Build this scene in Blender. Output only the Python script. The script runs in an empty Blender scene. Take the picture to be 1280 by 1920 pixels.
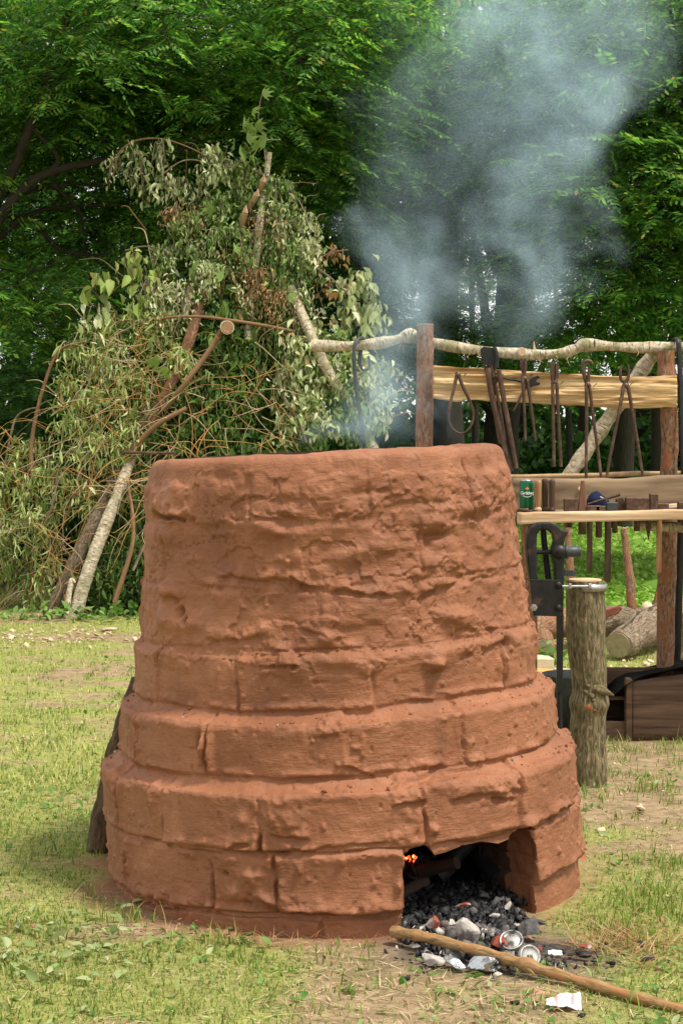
import bpy, math, random
import numpy as np
from mathutils import Vector, Matrix, Euler

random.seed(7)
RNG = np.random.default_rng(11)
R = math.radians
scene = bpy.context.scene
COL = scene.collection

# ------------------------------------------------------------------ camera
CAM_H = 1.25
F = 3300.0                                   # focal length in photo pixels (frame 1280 x 1920)
PITCH = math.atan(160 / F)
cd = bpy.data.cameras.new("camera")
cam = bpy.data.objects.new("camera", cd)
COL.objects.link(cam)
cam.location = (0, 0, CAM_H)
cam.rotation_euler = (R(90) - PITCH, 0, 0)
cd.sensor_fit = 'VERTICAL'
cd.sensor_height = 36.0
cd.lens = F / 1920 * 36.0
cd.clip_start = 0.05
cd.clip_end = 1000
scene.camera = cam

# ------------------------------------------------------------------ light
SUN_EL, SUN_AZ = 64.0, 62.0                  # degrees; azimuth: 0 = behind the camera, + to the right
world = bpy.data.worlds.new("World")
scene.world = world
world.use_nodes = True
wn = world.node_tree
wn.nodes.clear()
sky = wn.nodes.new('ShaderNodeTexSky')
sky.sky_type = 'NISHITA'
sky.sun_disc = False
sky.sun_elevation = R(SUN_EL)
sky.air_density = 1.0
sky.dust_density = 1.0
sky.ozone_density = 1.0
hs = wn.nodes.new('ShaderNodeHueSaturation')
hs.inputs['Saturation'].default_value = 0.35
bg = wn.nodes.new('ShaderNodeBackground')
bg.inputs['Strength'].default_value = 0.125
wo = wn.nodes.new('ShaderNodeOutputWorld')
veil = wn.nodes.new('ShaderNodeMix')          # a thin white overcast veil over the blue
veil.data_type = 'RGBA'
veil.inputs[0].default_value = 0.55
veil.inputs[7].default_value = (9.4, 9.2, 8.8, 1)
wn.links.new(sky.outputs[0], hs.inputs['Color'])
wn.links.new(hs.outputs[0], veil.inputs[6])
wn.links.new(veil.outputs[2], bg.inputs['Color'])
wn.links.new(bg.outputs[0], wo.inputs['Surface'])

sd = bpy.data.lights.new("sun", 'SUN')
sun = bpy.data.objects.new("sun", sd)
COL.objects.link(sun)
sd.energy = 3.4
sd.angle = R(10)
sd.color = (1.0, 0.94, 0.82)
sdir = Vector((math.sin(R(SUN_AZ)) * math.cos(R(SUN_EL)), -math.cos(R(SUN_AZ)) * math.cos(R(SUN_EL)), math.sin(R(SUN_EL))))
sun.location = sdir * 40
sun.rotation_euler = sdir.to_track_quat('Z', 'Y').to_euler()
sky.sun_rotation = math.atan2(sdir.x, sdir.y)

scene.render.engine = 'CYCLES'
scene.view_settings.view_transform = 'Standard'
scene.view_settings.look = 'None'
scene.view_settings.gamma = 1.0
scene.view_settings.use_curve_mapping = False
scene.view_settings.exposure = 0.50
scene.cycles.use_denoising = True
scene.cycles.max_bounces = 8
scene.cycles.diffuse_bounces = 4
scene.cycles.transmission_bounces = 4
scene.cycles.transparent_max_bounces = 8
scene.cycles.volume_bounces = 3
scene.cycles.volume_step_rate = 2.0
scene.cycles.sample_clamp_indirect = 4.0

# ------------------------------------------------------------------ helpers: picture point to world
def ray(px, py):
    u = (960 - py) / F
    c, s = math.cos(PITCH), math.sin(PITCH)
    return Vector(((px - 640) / F, u * s + c, u * c - s))

def W(px, py, Y):
    """world point at distance Y (metres along +Y) seen at photo pixel px, py"""
    d = ray(px, py)
    return Vector((0, 0, CAM_H)) + d * (Y / d.y)

def G(px, py, z=0.0):
    """world point on the ground plane at photo pixel px, py"""
    d = ray(px, py)
    return Vector((0, 0, CAM_H)) + d * ((z - CAM_H) / d.z)

# ------------------------------------------------------------------ helpers: noise
def _hash(ix, iy, iz, seed):
    h = (ix.astype(np.uint32) * np.uint32(374761393) + iy.astype(np.uint32) * np.uint32(668265263)
         + iz.astype(np.uint32) * np.uint32(2147483647) + np.uint32(seed * 974711 + 13))
    h = (h ^ (h >> np.uint32(13))) * np.uint32(1274126177)
    h = h ^ (h >> np.uint32(16))
    h = (h * np.uint32(2246822519)) ^ (h >> np.uint32(15))
    return (h & np.uint32(0xFFFFFF)).astype(np.float32) / np.float32(0xFFFFFF)

def vnoise(P, seed=0):
    """value noise in [-1, 1] at points P (n, 3)"""
    P = np.asarray(P, np.float32)
    I = np.floor(P).astype(np.int64)
    f = P - I
    f = f * f * f * (f * (f * 6 - 15) + 10)
    r = 0
    for dx in (0, 1):
        wx = f[:, 0] if dx else 1 - f[:, 0]
        for dy in (0, 1):
            wy = f[:, 1] if dy else 1 - f[:, 1]
            for dz in (0, 1):
                wz = f[:, 2] if dz else 1 - f[:, 2]
                r = r + wx * wy * wz * _hash(I[:, 0] + dx, I[:, 1] + dy, I[:, 2] + dz, seed)
    return r * 2 - 1

def fbm(P, octaves=4, seed=0, gain=0.5):
    P = np.asarray(P, np.float32)
    a, t, s = 1.0, 0, 0
    for o in range(octaves):
        t = t + a * vnoise(P * (2.03 ** o) + 17.3 * o, seed + o)
        s += a
        a *= gain
    return t / s

def sstep(a, b, x):
    t = np.clip((x - a) / (b - a), 0, 1)
    return t * t * (3 - 2 * t)

# ------------------------------------------------------------------ helpers: objects
def tag(o, label=None, cat=None, group=None, kind=None):
    if label: o['label'] = label
    if cat: o['category'] = cat
    if group: o['group'] = group
    if kind: o['kind'] = kind
    return o

def empty(name, loc=(0, 0, 0), rot=(0, 0, 0)):
    o = bpy.data.objects.new(name, None)
    COL.objects.link(o)
    o.location = loc
    o.rotation_euler = rot
    o.empty_display_size = 0.1
    return o

def mesh_np(name, V, Fq, mat, parent=None, smooth=True, uv=None, normals=None, mats=None, midx=None):
    """V (n,3), Fq (m,k) integer faces of equal size k, or a list of such arrays"""
    me = bpy.data.meshes.new(name)
    V = np.ascontiguousarray(V, np.float32)
    Fl = Fq if isinstance(Fq, list) else [Fq]
    Fl = [np.asarray(f, np.int32) for f in Fl if len(f)]
    loops = np.concatenate([f.ravel() for f in Fl])
    sizes = np.concatenate([np.full(len(f), f.shape[1], np.int32) for f in Fl])
    starts = np.concatenate([[0], np.cumsum(sizes)[:-1]]).astype(np.int32)
    me.vertices.add(len(V))
    me.vertices.foreach_set('co', V.ravel())
    me.loops.add(len(loops))
    me.loops.foreach_set('vertex_index', loops)
    me.polygons.add(len(sizes))
    me.polygons.foreach_set('loop_start', starts)
    if smooth:
        me.polygons.foreach_set('use_smooth', np.ones(len(sizes), bool))
    if midx is not None:
        me.polygons.foreach_set('material_index', np.asarray(midx, np.int32))
    if uv is not None:
        l = me.uv_layers.new(name='UVMap')
        l.data.foreach_set('uv', np.ascontiguousarray(np.asarray(uv, np.float32)[loops]).ravel())
    me.update(calc_edges=True)
    me.validate()
    if normals is not None:
        me.normals_split_custom_set_from_vertices(np.asarray(normals, np.float32).tolist())
    for m in (mats or [mat]):
        me.materials.append(m)
    o = bpy.data.objects.new(name, me)
    COL.objects.link(o)
    if parent: o.parent = parent
    return o

class MB:
    """collects shapes and links them as ONE mesh object"""
    def __init__(s):
        s.v, s.f, s.uv, s.sm = [], [], [], []
    def add(s, V, Fs, uv=None, smooth=False):
        b = len(s.v)
        s.v += [tuple(p) for p in V]
        s.uv += [tuple(p) for p in uv] if uv is not None else [(0.0, 0.0)] * len(V)
        for f in Fs:
            s.f.append(tuple(i + b for i in f)); s.sm.append(smooth)
        return s
    def box(s, c, size, rot=None, taper=1.0, bev=0.0, M=None):
        """axis-aligned (or rotated) box; bev cuts the vertical and horizontal edges"""
        hx, hy, hz = size[0] / 2, size[1] / 2, size[2] / 2
        if bev > 0:
            b = min(bev, hx * .9, hy * .9, hz * .9)
            V = []
            for sx in (-1, 1):
                for sy in (-1, 1):
                    for sz in (-1, 1):
                        V += [(sx * hx, sy * (hy - b), sz * (hz - b)), (sx * (hx - b), sy * hy, sz * (hz - b)), (sx * (hx - b), sy * (hy - b), sz * hz)]
            me_faces = []
            def idx(sx, sy, sz, k): return (((sx > 0) * 2 + (sy > 0)) * 2 + (sz > 0)) * 3 + k
            for a in (-1, 1):
                me_faces.append([idx(a, -1, -1, 0), idx(a, 1, -1, 0), idx(a, 1, 1, 0), idx(a, -1, 1, 0)][::a])
                me_faces.append([idx(1, a, -1, 1), idx(-1, a, -1, 1), idx(-1, a, 1, 1), idx(1, a, 1, 1)][::a])
                me_faces.append([idx(-1, -1, a, 2), idx(1, -1, a, 2), idx(1, 1, a, 2), idx(-1, 1, a, 2)][::a])
                for b_ in (-1, 1):
                    me_faces.append([idx(a, b_, -1, 0), idx(a, b_, 1, 0), idx(a, b_, 1, 1), idx(a, b_, -1, 1)][::-a * b_])
                    me_faces.append([idx(a, -1, b_, 0), idx(a, 1, b_, 0), idx(a, 1, b_, 2), idx(a, -1, b_, 2)][::a * b_])
                    me_faces.append([idx(-1, a, b_, 1), idx(1, a, b_, 1), idx(1, a, b_, 2), idx(-1, a, b_, 2)][::-a * b_])
                    for c_ in (-1, 1):
                        me_faces.append([idx(a, b_, c_, 0), idx(a, b_, c_, 1), idx(a, b_, c_, 2)][::a * b_ * c_])
        else:
            V = [(x * hx, y * hy, z * hz) for x in (-1, 1) for y in (-1, 1) for z in (-1, 1)]
            me_faces = [(0, 1, 3, 2), (4, 6, 7, 5), (0, 4, 5, 1), (2, 3, 7, 6), (0, 2, 6, 4), (1, 5, 7, 3)]
        if taper != 1.0:
            V = [(x * (taper if z > 0 else 1), y * (taper if z > 0 else 1), z) for x, y, z in V]
        m = Matrix.Translation(Vector(c)) @ (Euler(rot).to_matrix().to_4x4() if rot else Matrix.Identity(4))
        if M: m = M @ m
        V = [m @ Vector(p) for p in V]
        uv = [(p.x, p.z) for p in V]
        return s.add(V, me_faces, uv)
    def tube(s, pts, rad, seg=10, caps=True, bump=0.0, bscale=30.0, seed=1, flat=1.0, up=None, smooth=True):
        """tube along pts; rad number or list; flat squashes the section across 'up'"""
        pts = [Vector(p) for p in pts]
        n = len(pts)
        rad = list(rad) if hasattr(rad, '__len__') else [rad] * n
        V, UV, L = [], [], 0.0
        t0 = (pts[1] - pts[0]).normalized()
        ref = Vector(up) if up else (Vector((0, 0, 1)) if abs(t0.z) < 0.9 else Vector((0, 1, 0)))
        a = (ref - t0 * ref.dot(t0)).normalized()
        for i in range(n):
            t = (pts[min(i + 1, n - 1)] - pts[max(i - 1, 0)]).normalized()
            a = (a - t * a.dot(t)).normalized()
            b = t.cross(a)
            if i: L += (pts[i] - pts[i - 1]).length
            for k in range(seg):
                an = 2 * math.pi * k / seg
                V.append(pts[i] + (a * math.cos(an) * flat + b * math.sin(an)) * rad[i])
                UV.append((an * max(rad) , L))
        if bump:
            A = np.array([tuple(p) for p in V], np.float32)
            c = np.array([tuple(pts[i // seg]) for i in range(len(V))], np.float32)
            d = A - c
            nn = fbm(A * bscale, 3, seed)
            A = c + d * (1 + nn[:, None] * bump)
            V = [tuple(p) for p in A]
        Fs = []
        for i in range(n - 1):
            for k in range(seg):
                k2 = (k + 1) % seg
                Fs.append((i * seg + k, i * seg + k2, (i + 1) * seg + k2, (i + 1) * seg + k))
        s.add(V, Fs, UV, smooth)
        if caps:
            for e, order in ((0, -1), (n - 1, 1)):
                ring = V[e * seg:(e + 1) * seg]
                s.add(ring, [tuple(range(seg))[::order]], [(0.5, 0.5)] * seg)
        return s
    def lathe(s, prof, c=(0, 0, 0), seg=24, M=None, smooth=True):
        """prof: list of (r, z) turned about z"""
        m = M or Matrix.Identity(4)
        V, UV, Fs = [], [], []
        for r, z in prof:
            for k in range(seg):
                an = 2 * math.pi * k / seg
                V.append(m @ (Vector(c) + Vector((r * math.cos(an), r * math.sin(an), z))))
                UV.append((k / seg, z))
        for i in range(len(prof) - 1):
            for k in range(seg):
                k2 = (k + 1) % seg
                Fs.append((i * seg + k, i * seg + k2, (i + 1) * seg + k2, (i + 1) * seg + k))
        return s.add(V, Fs, UV, smooth)
    def prism(s, outline, depth, M, smooth=False):
        """outline: list of (x, z) anticlockwise; extruded along y from -depth/2 to depth/2, placed by matrix M"""
        n = len(outline)
        V = [M @ Vector((x, -depth / 2, z)) for x, z in outline] + [M @ Vector((x, depth / 2, z)) for x, z in outline]
        Fs = [tuple(range(n)), tuple(range(2 * n - 1, n - 1, -1))]
        Fs += [(i, i + n, (i + 1) % n + n, (i + 1) % n) for i in range(n)]
        return s.add(V, Fs, [(p.x, p.z) for p in V], smooth)
    def build(s, name, mat, parent=None, bevel=0.0):
        me = bpy.data.meshes.new(name)
        me.from_pydata([tuple(v) for v in s.v], [], s.f)
        me.polygons.foreach_set('use_smooth', s.sm)
        l = me.uv_layers.new(name='UVMap')
        idx = np.empty(len(me.loops), np.int32)
        me.loops.foreach_get('vertex_index', idx)
        l.data.foreach_set('uv', np.array(s.uv, np.float32)[idx].ravel())
        me.validate()
        me.update()
        me.materials.append(mat)
        o = bpy.data.objects.new(name, me)
        COL.objects.link(o)
        if parent: o.parent = parent
        if bevel > 0:
            b = o.modifiers.new('bevel', 'BEVEL')
            b.width = bevel; b.segments = 2; b.limit_method = 'ANGLE'; b.angle_limit = R(40)
        return o

def curve_pts(keys, n=12, wob=0.0, seed=0):
    """smooth (Catmull-Rom) points through keys, n per span"""
    K = [Vector(k) for k in keys]
    K = [K[0] * 2 - K[1]] + K + [K[-1] * 2 - K[-2]]
    out = []
    for i in range(1, len(K) - 2):
        p0, p1, p2, p3 = K[i - 1], K[i], K[i + 1], K[i + 2]
        for j in range(n):
            t = j / n
            out.append(0.5 * ((2 * p1) + (p2 - p0) * t + (2 * p0 - 5 * p1 + 4 * p2 - p3) * t * t + (3 * p1 - p0 - 3 * p2 + p3) * t ** 3))
    out.append(K[-2].copy())
    if wob:
        rr = random.Random(seed)
        out = [p + Vector((rr.uniform(-wob, wob), rr.uniform(-wob, wob), rr.uniform(-wob, wob))) for p in out]
    return out

def lerp_list(a, b, n):
    return [a + (b - a) * i / (n - 1) for i in range(n)]

# ------------------------------------------------------------------ helpers: materials
class NT:
    def __init__(s, name):
        s.m = bpy.data.materials.new(name)
        s.m.use_nodes = True
        s.t = s.m.node_tree
        s.t.nodes.clear()
        s.out = s.n('ShaderNodeOutputMaterial')
    def n(s, typ, **kw):
        nd = s.t.nodes.new(typ)
        for k, v in kw.items():
            if hasattr(nd, k): setattr(nd, k, v)
            else: nd.inputs[k.replace('_', ' ')].default_value = v
        return nd
    def link(s, a, b): s.t.links.new(a, b)
    def coord(s, kind='Object', scale=(1, 1, 1)):
        tc = s.n('ShaderNodeTexCoord')
        mp = s.n('ShaderNodeMapping')
        mp.inputs['Scale'].default_value = scale
        s.link(tc.outputs[kind], mp.inputs[0])
        return mp.outputs[0]
    def noise(s, vec, scale=5, detail=6, rough=0.55, dist=0.0, out='Fac'):
        nd = s.n('ShaderNodeTexNoise')
        nd.inputs['Scale'].default_value = scale
        nd.inputs['Detail'].default_value = detail
        nd.inputs['Roughness'].default_value = rough
        nd.inputs['Distortion'].default_value = dist
        s.link(vec, nd.inputs['Vector'])
        return nd.outputs[out]
    def ramp(s, fac, stops, interp='LINEAR'):
        nd = s.n('ShaderNodeValToRGB')
        cr = nd.color_ramp
        cr.interpolation = interp
        while len(cr.elements) < len(stops): cr.elements.new(0.5)
        for e, (p, c) in zip(cr.elements, stops):
            e.position = p
            e.color = (c, c, c, 1) if not hasattr(c, '__len__') else (*c[:3], 1)
        s.link(fac, nd.inputs[0])
        return nd.outputs[0]
    def mix(s, fac, a, b, mode='MIX'):
        nd = s.n('ShaderNodeMix')
        nd.data_type = 'RGBA'
        nd.blend_type = mode
        for sock, v in ((nd.inputs[0], fac), (nd.inputs[6], a), (nd.inputs[7], b)):
            if isinstance(v, (int, float)): sock.default_value = v
            elif hasattr(v, '__len__'): sock.default_value = (*v[:3], 1)
            else: s.link(v, sock)
        return nd.outputs[2]
    def math(s, op, a, b=0.0, clamp=False):
        nd = s.n('ShaderNodeMath')
        nd.operation = op
        nd.use_clamp = clamp
        for sock, v in ((nd.inputs[0], a), (nd.inputs[1], b)):
            if isinstance(v, (int, float)): sock.default_value = v
            else: s.link(v, sock)
        return nd.outputs[0]
    def bump(s, height, strength=0.5, dist=0.01, normal=None):
        nd = s.n('ShaderNodeBump')
        nd.inputs['Strength'].default_value = strength
        nd.inputs['Distance'].default_value = dist
        s.link(height, nd.inputs['Height'])
        if normal is not None: s.link(normal, nd.inputs['Normal'])
        return nd.outputs[0]
    def bsdf(s, col, rough=0.8, metal=0.0, normal=None, spec=None, **kw):
        nd = s.n('ShaderNodeBsdfPrincipled')
        for sock, v in ((nd.inputs['Base Color'], col), (nd.inputs['Roughness'], rough), (nd.inputs['Metallic'], metal)):
            if isinstance(v, (int, float)): sock.default_value = v
            elif hasattr(v, '__len__'): sock.default_value = (*v[:3], 1)
            else: s.link(v, sock)
        if normal is not None: s.link(normal, nd.inputs['Normal'])
        if spec is not None: nd.inputs['Specular IOR Level'].default_value = spec
        for k, v in kw.items(): nd.inputs[k].default_value = v
        s.link(nd.outputs[0], s.out.inputs['Surface'])
        return nd

def simple_mat(name, c1, c2, scale=20, rough=0.8, metal=0.0, bump=0.3, bdist=0.003, kind='Object', stretch=(1, 1, 1), spec=0.3, c3=None, s3=4.0, f3=(0.5, 0.7)):
    m = NT(name)
    v = m.coord(kind, stretch)
    n1 = m.noise(v, scale, 6, 0.6)
    col = m.ramp(n1, [(0.3, c1), (0.7, c2)])
    if c3 is not None:
        n3 = m.noise(v, s3, 4, 0.6)
        col = m.mix(m.ramp(n3, [(f3[0], 0.0), (f3[1], 1.0)]), col, c3)
    n2 = m.noise(v, scale * 2.5, 5, 0.6)
    h = m.math('ADD', n1, m.math('MULTIPLY', n2, 0.4))
    m.bsdf(col, rough, metal, m.bump(h, bump, bdist), spec)
    return m.m

def leaf_mat(name, stops, trans=0.35, rough=0.55, tcol=1.6, bg=None):
    """leaf: diffuse + a little gloss + light passing through; each leaf has its own tone"""
    m = NT(name)
    g = m.n('ShaderNodeNewGeometry')
    col = m.ramp(g.outputs['Random Per Island'], stops)
    nd = m.n('ShaderNodeBsdfPrincipled')
    m.link(col, nd.inputs['Base Color'])
    nd.inputs['Roughness'].default_value = rough
    nd.inputs['Specular IOR Level'].default_value = 0.25
    tr = m.n('ShaderNodeBsdfTranslucent')
    tc = m.mix(1.0, col, (tcol * .92, tcol, tcol * 0.7), 'MULTIPLY')
    m.link(tc, tr.inputs['Color'])
    mx = m.n('ShaderNodeMixShader')
    mx.inputs[0].default_value = trans
    m.link(nd.outputs[0], mx.inputs[1])
    m.link(tr.outputs[0], mx.inputs[2])
    m.link(mx.outputs[0], m.out.inputs['Surface'])
    return m.m
# ------------------------------------------------------------------ the kiln
def clay_material(name='wet_clay', soot=0.0):
    m = NT(name)
    v = m.coord('Object')
    big = m.noise(v, 3.6, 8, 0.68, .6)
    mid = m.noise(v, 14, 6, 0.65, 0.6)
    fine = m.noise(v, 90, 6, 0.7)
    c = m.ramp(big, [(0.3, (0.165, 0.061, 0.027)), (0.48, (0.250, 0.097, 0.044)), (0.62, (0.31, 0.125, 0.060)), (0.78, (0.40, 0.178, 0.098))])
    c = m.mix(m.ramp(mid, [(0.42, 0.0), (0.68, 0.55)]), c, (0.235, 0.088, 0.040))
    c = m.mix(m.ramp(m.noise(v, 7, 6, 0.7, 1.0), [(0.55, 0.0), (0.72, 0.45)]), c, (0.43, 0.19, 0.10))
    c = m.mix(m.ramp(fine, [(0.60, 0.0), (0.8, 0.5)]), c, (0.18, 0.066, 0.033))
    # sandy straw-coloured specks and tiny dark pits
    sp = m.n('ShaderNodeTexVoronoi'); sp.inputs['Scale'].default_value = 55; m.link(v, sp.inputs['Vector'])
    spk = m.math('MULTIPLY', m.ramp(sp.outputs['Distance'], [(0.03, 1.0), (0.09, 0.0)]), m.ramp(m.noise(v, 4, 2), [(0.58, 0.0), (0.66, 1.0)]))
    c = m.mix(spk, c, (0.46, 0.33, 0.17))
    pit = m.n('ShaderNodeTexVoronoi'); pit.inputs['Scale'].default_value = 75; m.link(v, pit.inputs['Vector'])
    pitm = m.math('MULTIPLY', m.ramp(pit.outputs['Distance'], [(0.06, 1.0), (0.16, 0.0)]), m.ramp(m.noise(v, 6, 3), [(0.5, 0.0), (0.6, 1.0)]))
    c = m.mix(m.math('MULTIPLY', pitm, 0.55), c, (0.12, 0.04, 0.025))
    if soot > 0:
        c = m.mix(soot, c, (0.02, 0.016, 0.014))
    tc2 = m.coord('Object', (1.0, 1.0, 5.0))
    streak = m.noise(tc2, 24, 5, 0.6, 0.8)
    h = m.math('ADD', m.math('MULTIPLY', mid, 0.45), m.math('MULTIPLY', m.noise(v, 45, 6, 0.65), 0.45))
    h = m.math('ADD', h, m.math('MULTIPLY', streak, 0.35))
    h = m.math('SUBTRACT', h, m.math('MULTIPLY', pitm, 0.25))
    h2 = m.noise(v, 260, 4, 0.6)
    nrm = m.bump(h2, 0.6, 0.0016, m.bump(h, 0.85, 0.008))
    m.bsdf(c, m.ramp(mid, [(.35, .55), (.65, .75)]), 0.0, nrm, 0.35)
    return m.m
CLAY = clay_material()
SOOTCLAY = clay_material('sooty_clay', 0.86)
DUSTCLAY = clay_material('dusty_clay', 0.12)

KX, KY, KTILT = 0.011, 4.915, R(2.6)
kiln = empty('clay_kiln', (KX, KY, 0), (0, -KTILT, 0))
tag(kiln, 'round stepped smelting kiln of clay-smeared reddish blocks with a fire hole at its foot', 'kiln')
KM = Matrix.Translation((KX, KY, 0)) @ Euler((0, -KTILT, 0)).to_matrix().to_4x4()
KMI = KM.inverted()

def kuv(px, py, r=0.66):
    """(theta, z) on the kiln's near side at radius r for a photo pixel"""
    o = KMI @ Vector((0, 0, CAM_H))
    d = KMI.to_3x3() @ ray(px, py)
    a = d.x ** 2 + d.y ** 2
    b = o.x * d.x + o.y * d.y
    c = o.x ** 2 + o.y ** 2 - r * r
    disc = max(b * b - a * c, 0.0)
    t = (-b - math.sqrt(disc)) / a
    p = o + d * t
    return math.atan2(p.x, -p.y), p.z

# courses: (z bottom, z top, radius bottom, radius top)
COURSES = [(-0.06, 0.048, 0.655, 0.646), (0.048, 0.205, 0.658, 0.656), (0.205, 0.352, 0.660, 0.656), (0.352, 0.515, 0.606, 0.602),
           (0.515, 0.678, 0.554, 0.550), (0.678, 0.845, 0.533, 0.519), (0.845, 1.005, 0.516, 0.506), (1.005, 1.184, 0.504, 0.488)]
JPX = [([(330, 1730), (600, 1745)], 0.66),
       ([(237, 1640), (397, 1650), (514, 1655), (752, 1650), (1003, 1650)], 0.658),
       ([(213, 1490), (300, 1520), (480, 1530), (795, 1520), (977, 1480)], 0.67),
       ([(253, 1370), (385, 1400), (652, 1420), (872, 1400), (1022, 1330)], 0.615),
       ([(297, 1260), (443, 1270), (700, 1290), (940, 1220)], 0.558),
       ([(335, 1150), (600, 1160), (850, 1150), (975, 1130)], 0.537),
       ([(300, 1040), (540, 1030), (790, 1020), (945, 1000)], 0.527),
       ([(297, 920), (470, 920), (690, 910), (868, 900)], 0.5)]
JOINT_DEPTH = [[.6, .5], [.9, .9, 1.0, .9, .7], [.7, .7, 1.2, .8, .7], [1.1, 1.1, .35, .45, 1.0], [1.0, .35, .2, 1.1], [.4, .2, .2, .7], [.7, .15, .3, .6], [.6, .25, .2, .9]]
rj = random.Random(5)
JOINTS = []
for (pl, r), dp in zip(JPX, JOINT_DEPTH):
    th = [kuv(x, y, r)[0] for x, y in pl]
    js = list(zip(th, dp))
    a = max(th) + 0.42
    while a < min(th) + 2 * math.pi - 0.25:
        js.append((a if a < math.pi else a - 2 * math.pi, 0.8)); a += rj.uniform(0.40, 0.52)
    JOINTS.append(sorted(js))

# profile rows
STEP = 0.0036
prof = []          # (r, z, course index)
FILL = [0.004, 0.004, 0.030, 0.026, 0.016, 0.006, 0.012, 0.0]
for ci, (z0, z1, r0, r1) in enumerate(COURSES):
    if ci: z0 = z0 + FILL[ci - 1]
    n = max(2, int((z1 - z0) / STEP))
    for i in range(n):
        t = i / n
        prof.append((r0 + (r1 - r0) * t, z0 + (z1 - z0) * t, ci))
    nr = COURSES[ci + 1][2] if ci + 1 < len(COURSES) else 0.40
    k = max(1, int(math.hypot(r1 - nr, FILL[ci]) / STEP)) if ci < len(COURSES) - 1 else int(abs(r1 - nr) / 0.006)
    if abs(r1 - nr) > 0.003:
        for i in range(k):
            t = i / k
            prof.append((r1 + (nr - r1) * t, z1 + FILL[ci] * (0.35 * t + 0.65 * t ** 3), ci))
PR = np.array([p[0] for p in prof]); PZ = np.array([p[1] for p in prof]); PC = np.array([p[2] for p in prof])
q7 = np.clip((PZ - (COURSES[7][1] - 0.030)) / 0.030, 0, 1) * (PC == 7)
PR = PR - 0.024 * (1 - np.sqrt(np.clip(1 - q7 ** 2, 0, 1)))
def smooth1(a, k):
    ker = np.exp(-np.linspace(-2, 2, 2 * k + 1) ** 2); ker /= ker.sum()
    return np.convolve(np.pad(a, k, mode='edge'), ker, mode='valid')
PRs, PZs = smooth1(PR, 3), smooth1(PZ, 3)
tang = np.stack([np.gradient(PRs), np.gradient(PZs)], 1)
tang /= np.linalg.norm(tang, axis=1)[:, None] + 1e-9
PN = np.stack([tang[:, 1], -tang[:, 0]], 1)          # outward: (nr, nz)
# distance in rows to the course's bottom and top
s_arc = np.concatenate([[0], np.cumsum(np.hypot(np.diff(PR), np.diff(PZ)))])
bot_s = np.array([s_arc[np.argmax(PC == c)] for c in range(8)])
lip_s = np.array([s_arc[np.where((PC == c) & (PZ >= COURSES[c][1] - 1e-6))[0][0]] if np.any((PC == c) & (PZ >= COURSES[c][1] - 1e-6)) else s_arc[np.where(PC == c)[0][-1]] for c in range(8)])

TH = np.concatenate([np.arange(-1.75, 1.75, 0.0057), np.linspace(1.75, 2 * math.pi - 1.75, 70, endpoint=False)])
NT_, NP_ = len(TH), len(prof)
thg, _ = np.meshgrid(TH, np.zeros(NP_))
rg = np.repeat(PRs[:, None], NT_, 1); zg = np.repeat(PZs[:, None], NT_, 1)
cg = np.repeat(PC[:, None], NT_, 1); sg = np.repeat(s_arc[:, None], NT_, 1)
nrg = np.repeat(PN[:, 0][:, None], NT_, 1); nzg = np.repeat(PN[:, 1][:, None], NT_, 1)
base = np.stack([rg * np.sin(thg), -rg * np.cos(thg), zg], -1).reshape(-1, 3).astype(np.float32)
thw = ((thg + math.pi) % (2 * math.pi)) - math.pi

upper = sstep(0.56, 0.70, zg).ravel()
low = 1 - upper
warp = fbm(base * 9, 3, 3).reshape(rg.shape)
warp2 = fbm(base * 34, 3, 4).reshape(rg.shape)
d = np.zeros(base.shape[0], np.float32)
facing = np.clip(nrg, 0, 1).ravel()
d += 0.010 * fbm(base * 6.5, 3, 21) * (0.22 + upper)
d += 0.009 * sstep(0.0, 0.5, fbm(base * np.array([7, 7, 12]) + 70, 3, 22)) * upper
d += (0.0014 + 0.0016 * upper) * fbm(base * np.array([15, 15, 24]), 3, 31, .42)
d += 0.0007 * fbm(base * 70, 3, 41)
# plates of clay laid over each other: sharp-edged steps
n1 = fbm(base * np.array([8, 8, 11]) + 5, 4, 51, 0.46)
d += 0.0055 * sstep(0.10, 0.13, n1) * (0.12 + 0.88 * upper) * (0.4 + 0.6 * sstep(-.2, .3, vnoise(base * 6, 7)))
n2 = fbm(base * np.array([12, 12, 19]) + 25, 4, 61, 0.46)
d += 0.0030 * sstep(0.20, 0.23, n2) * (0.18 + 0.82 * upper)
n3 = fbm(base * np.array([9, 9, 15]) + 55, 4, 62, 0.5)
d -= 0.0055 * np.exp(-(n3 / 0.010) ** 2) * sstep(0.15, 0.45, vnoise(base * 5 + 9, 8)) * (0.2 + 0.8 * upper)
# strokes of the hand
cyl = np.stack([thg.ravel() * 3.2, zg.ravel() * 55, rg.ravel()], 1)
d += 0.0012 * fbm(cyl + warp.ravel()[:, None] * 1.5, 3, 71) * (0.25 + upper) * sstep(-.2, .2, vnoise(base * 4 + 3, 9))
# crumbs
pv = vnoise(base * 48, 81)
d += 0.010 * np.clip(pv - 0.60, 0, 1) * sstep(0.0, 0.4, vnoise(base * 6 + 40, 82)) * 1.8
d -= 0.007 * np.clip(vnoise(base * 60, 83) - 0.68, 0, 1) * 2.0

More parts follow.
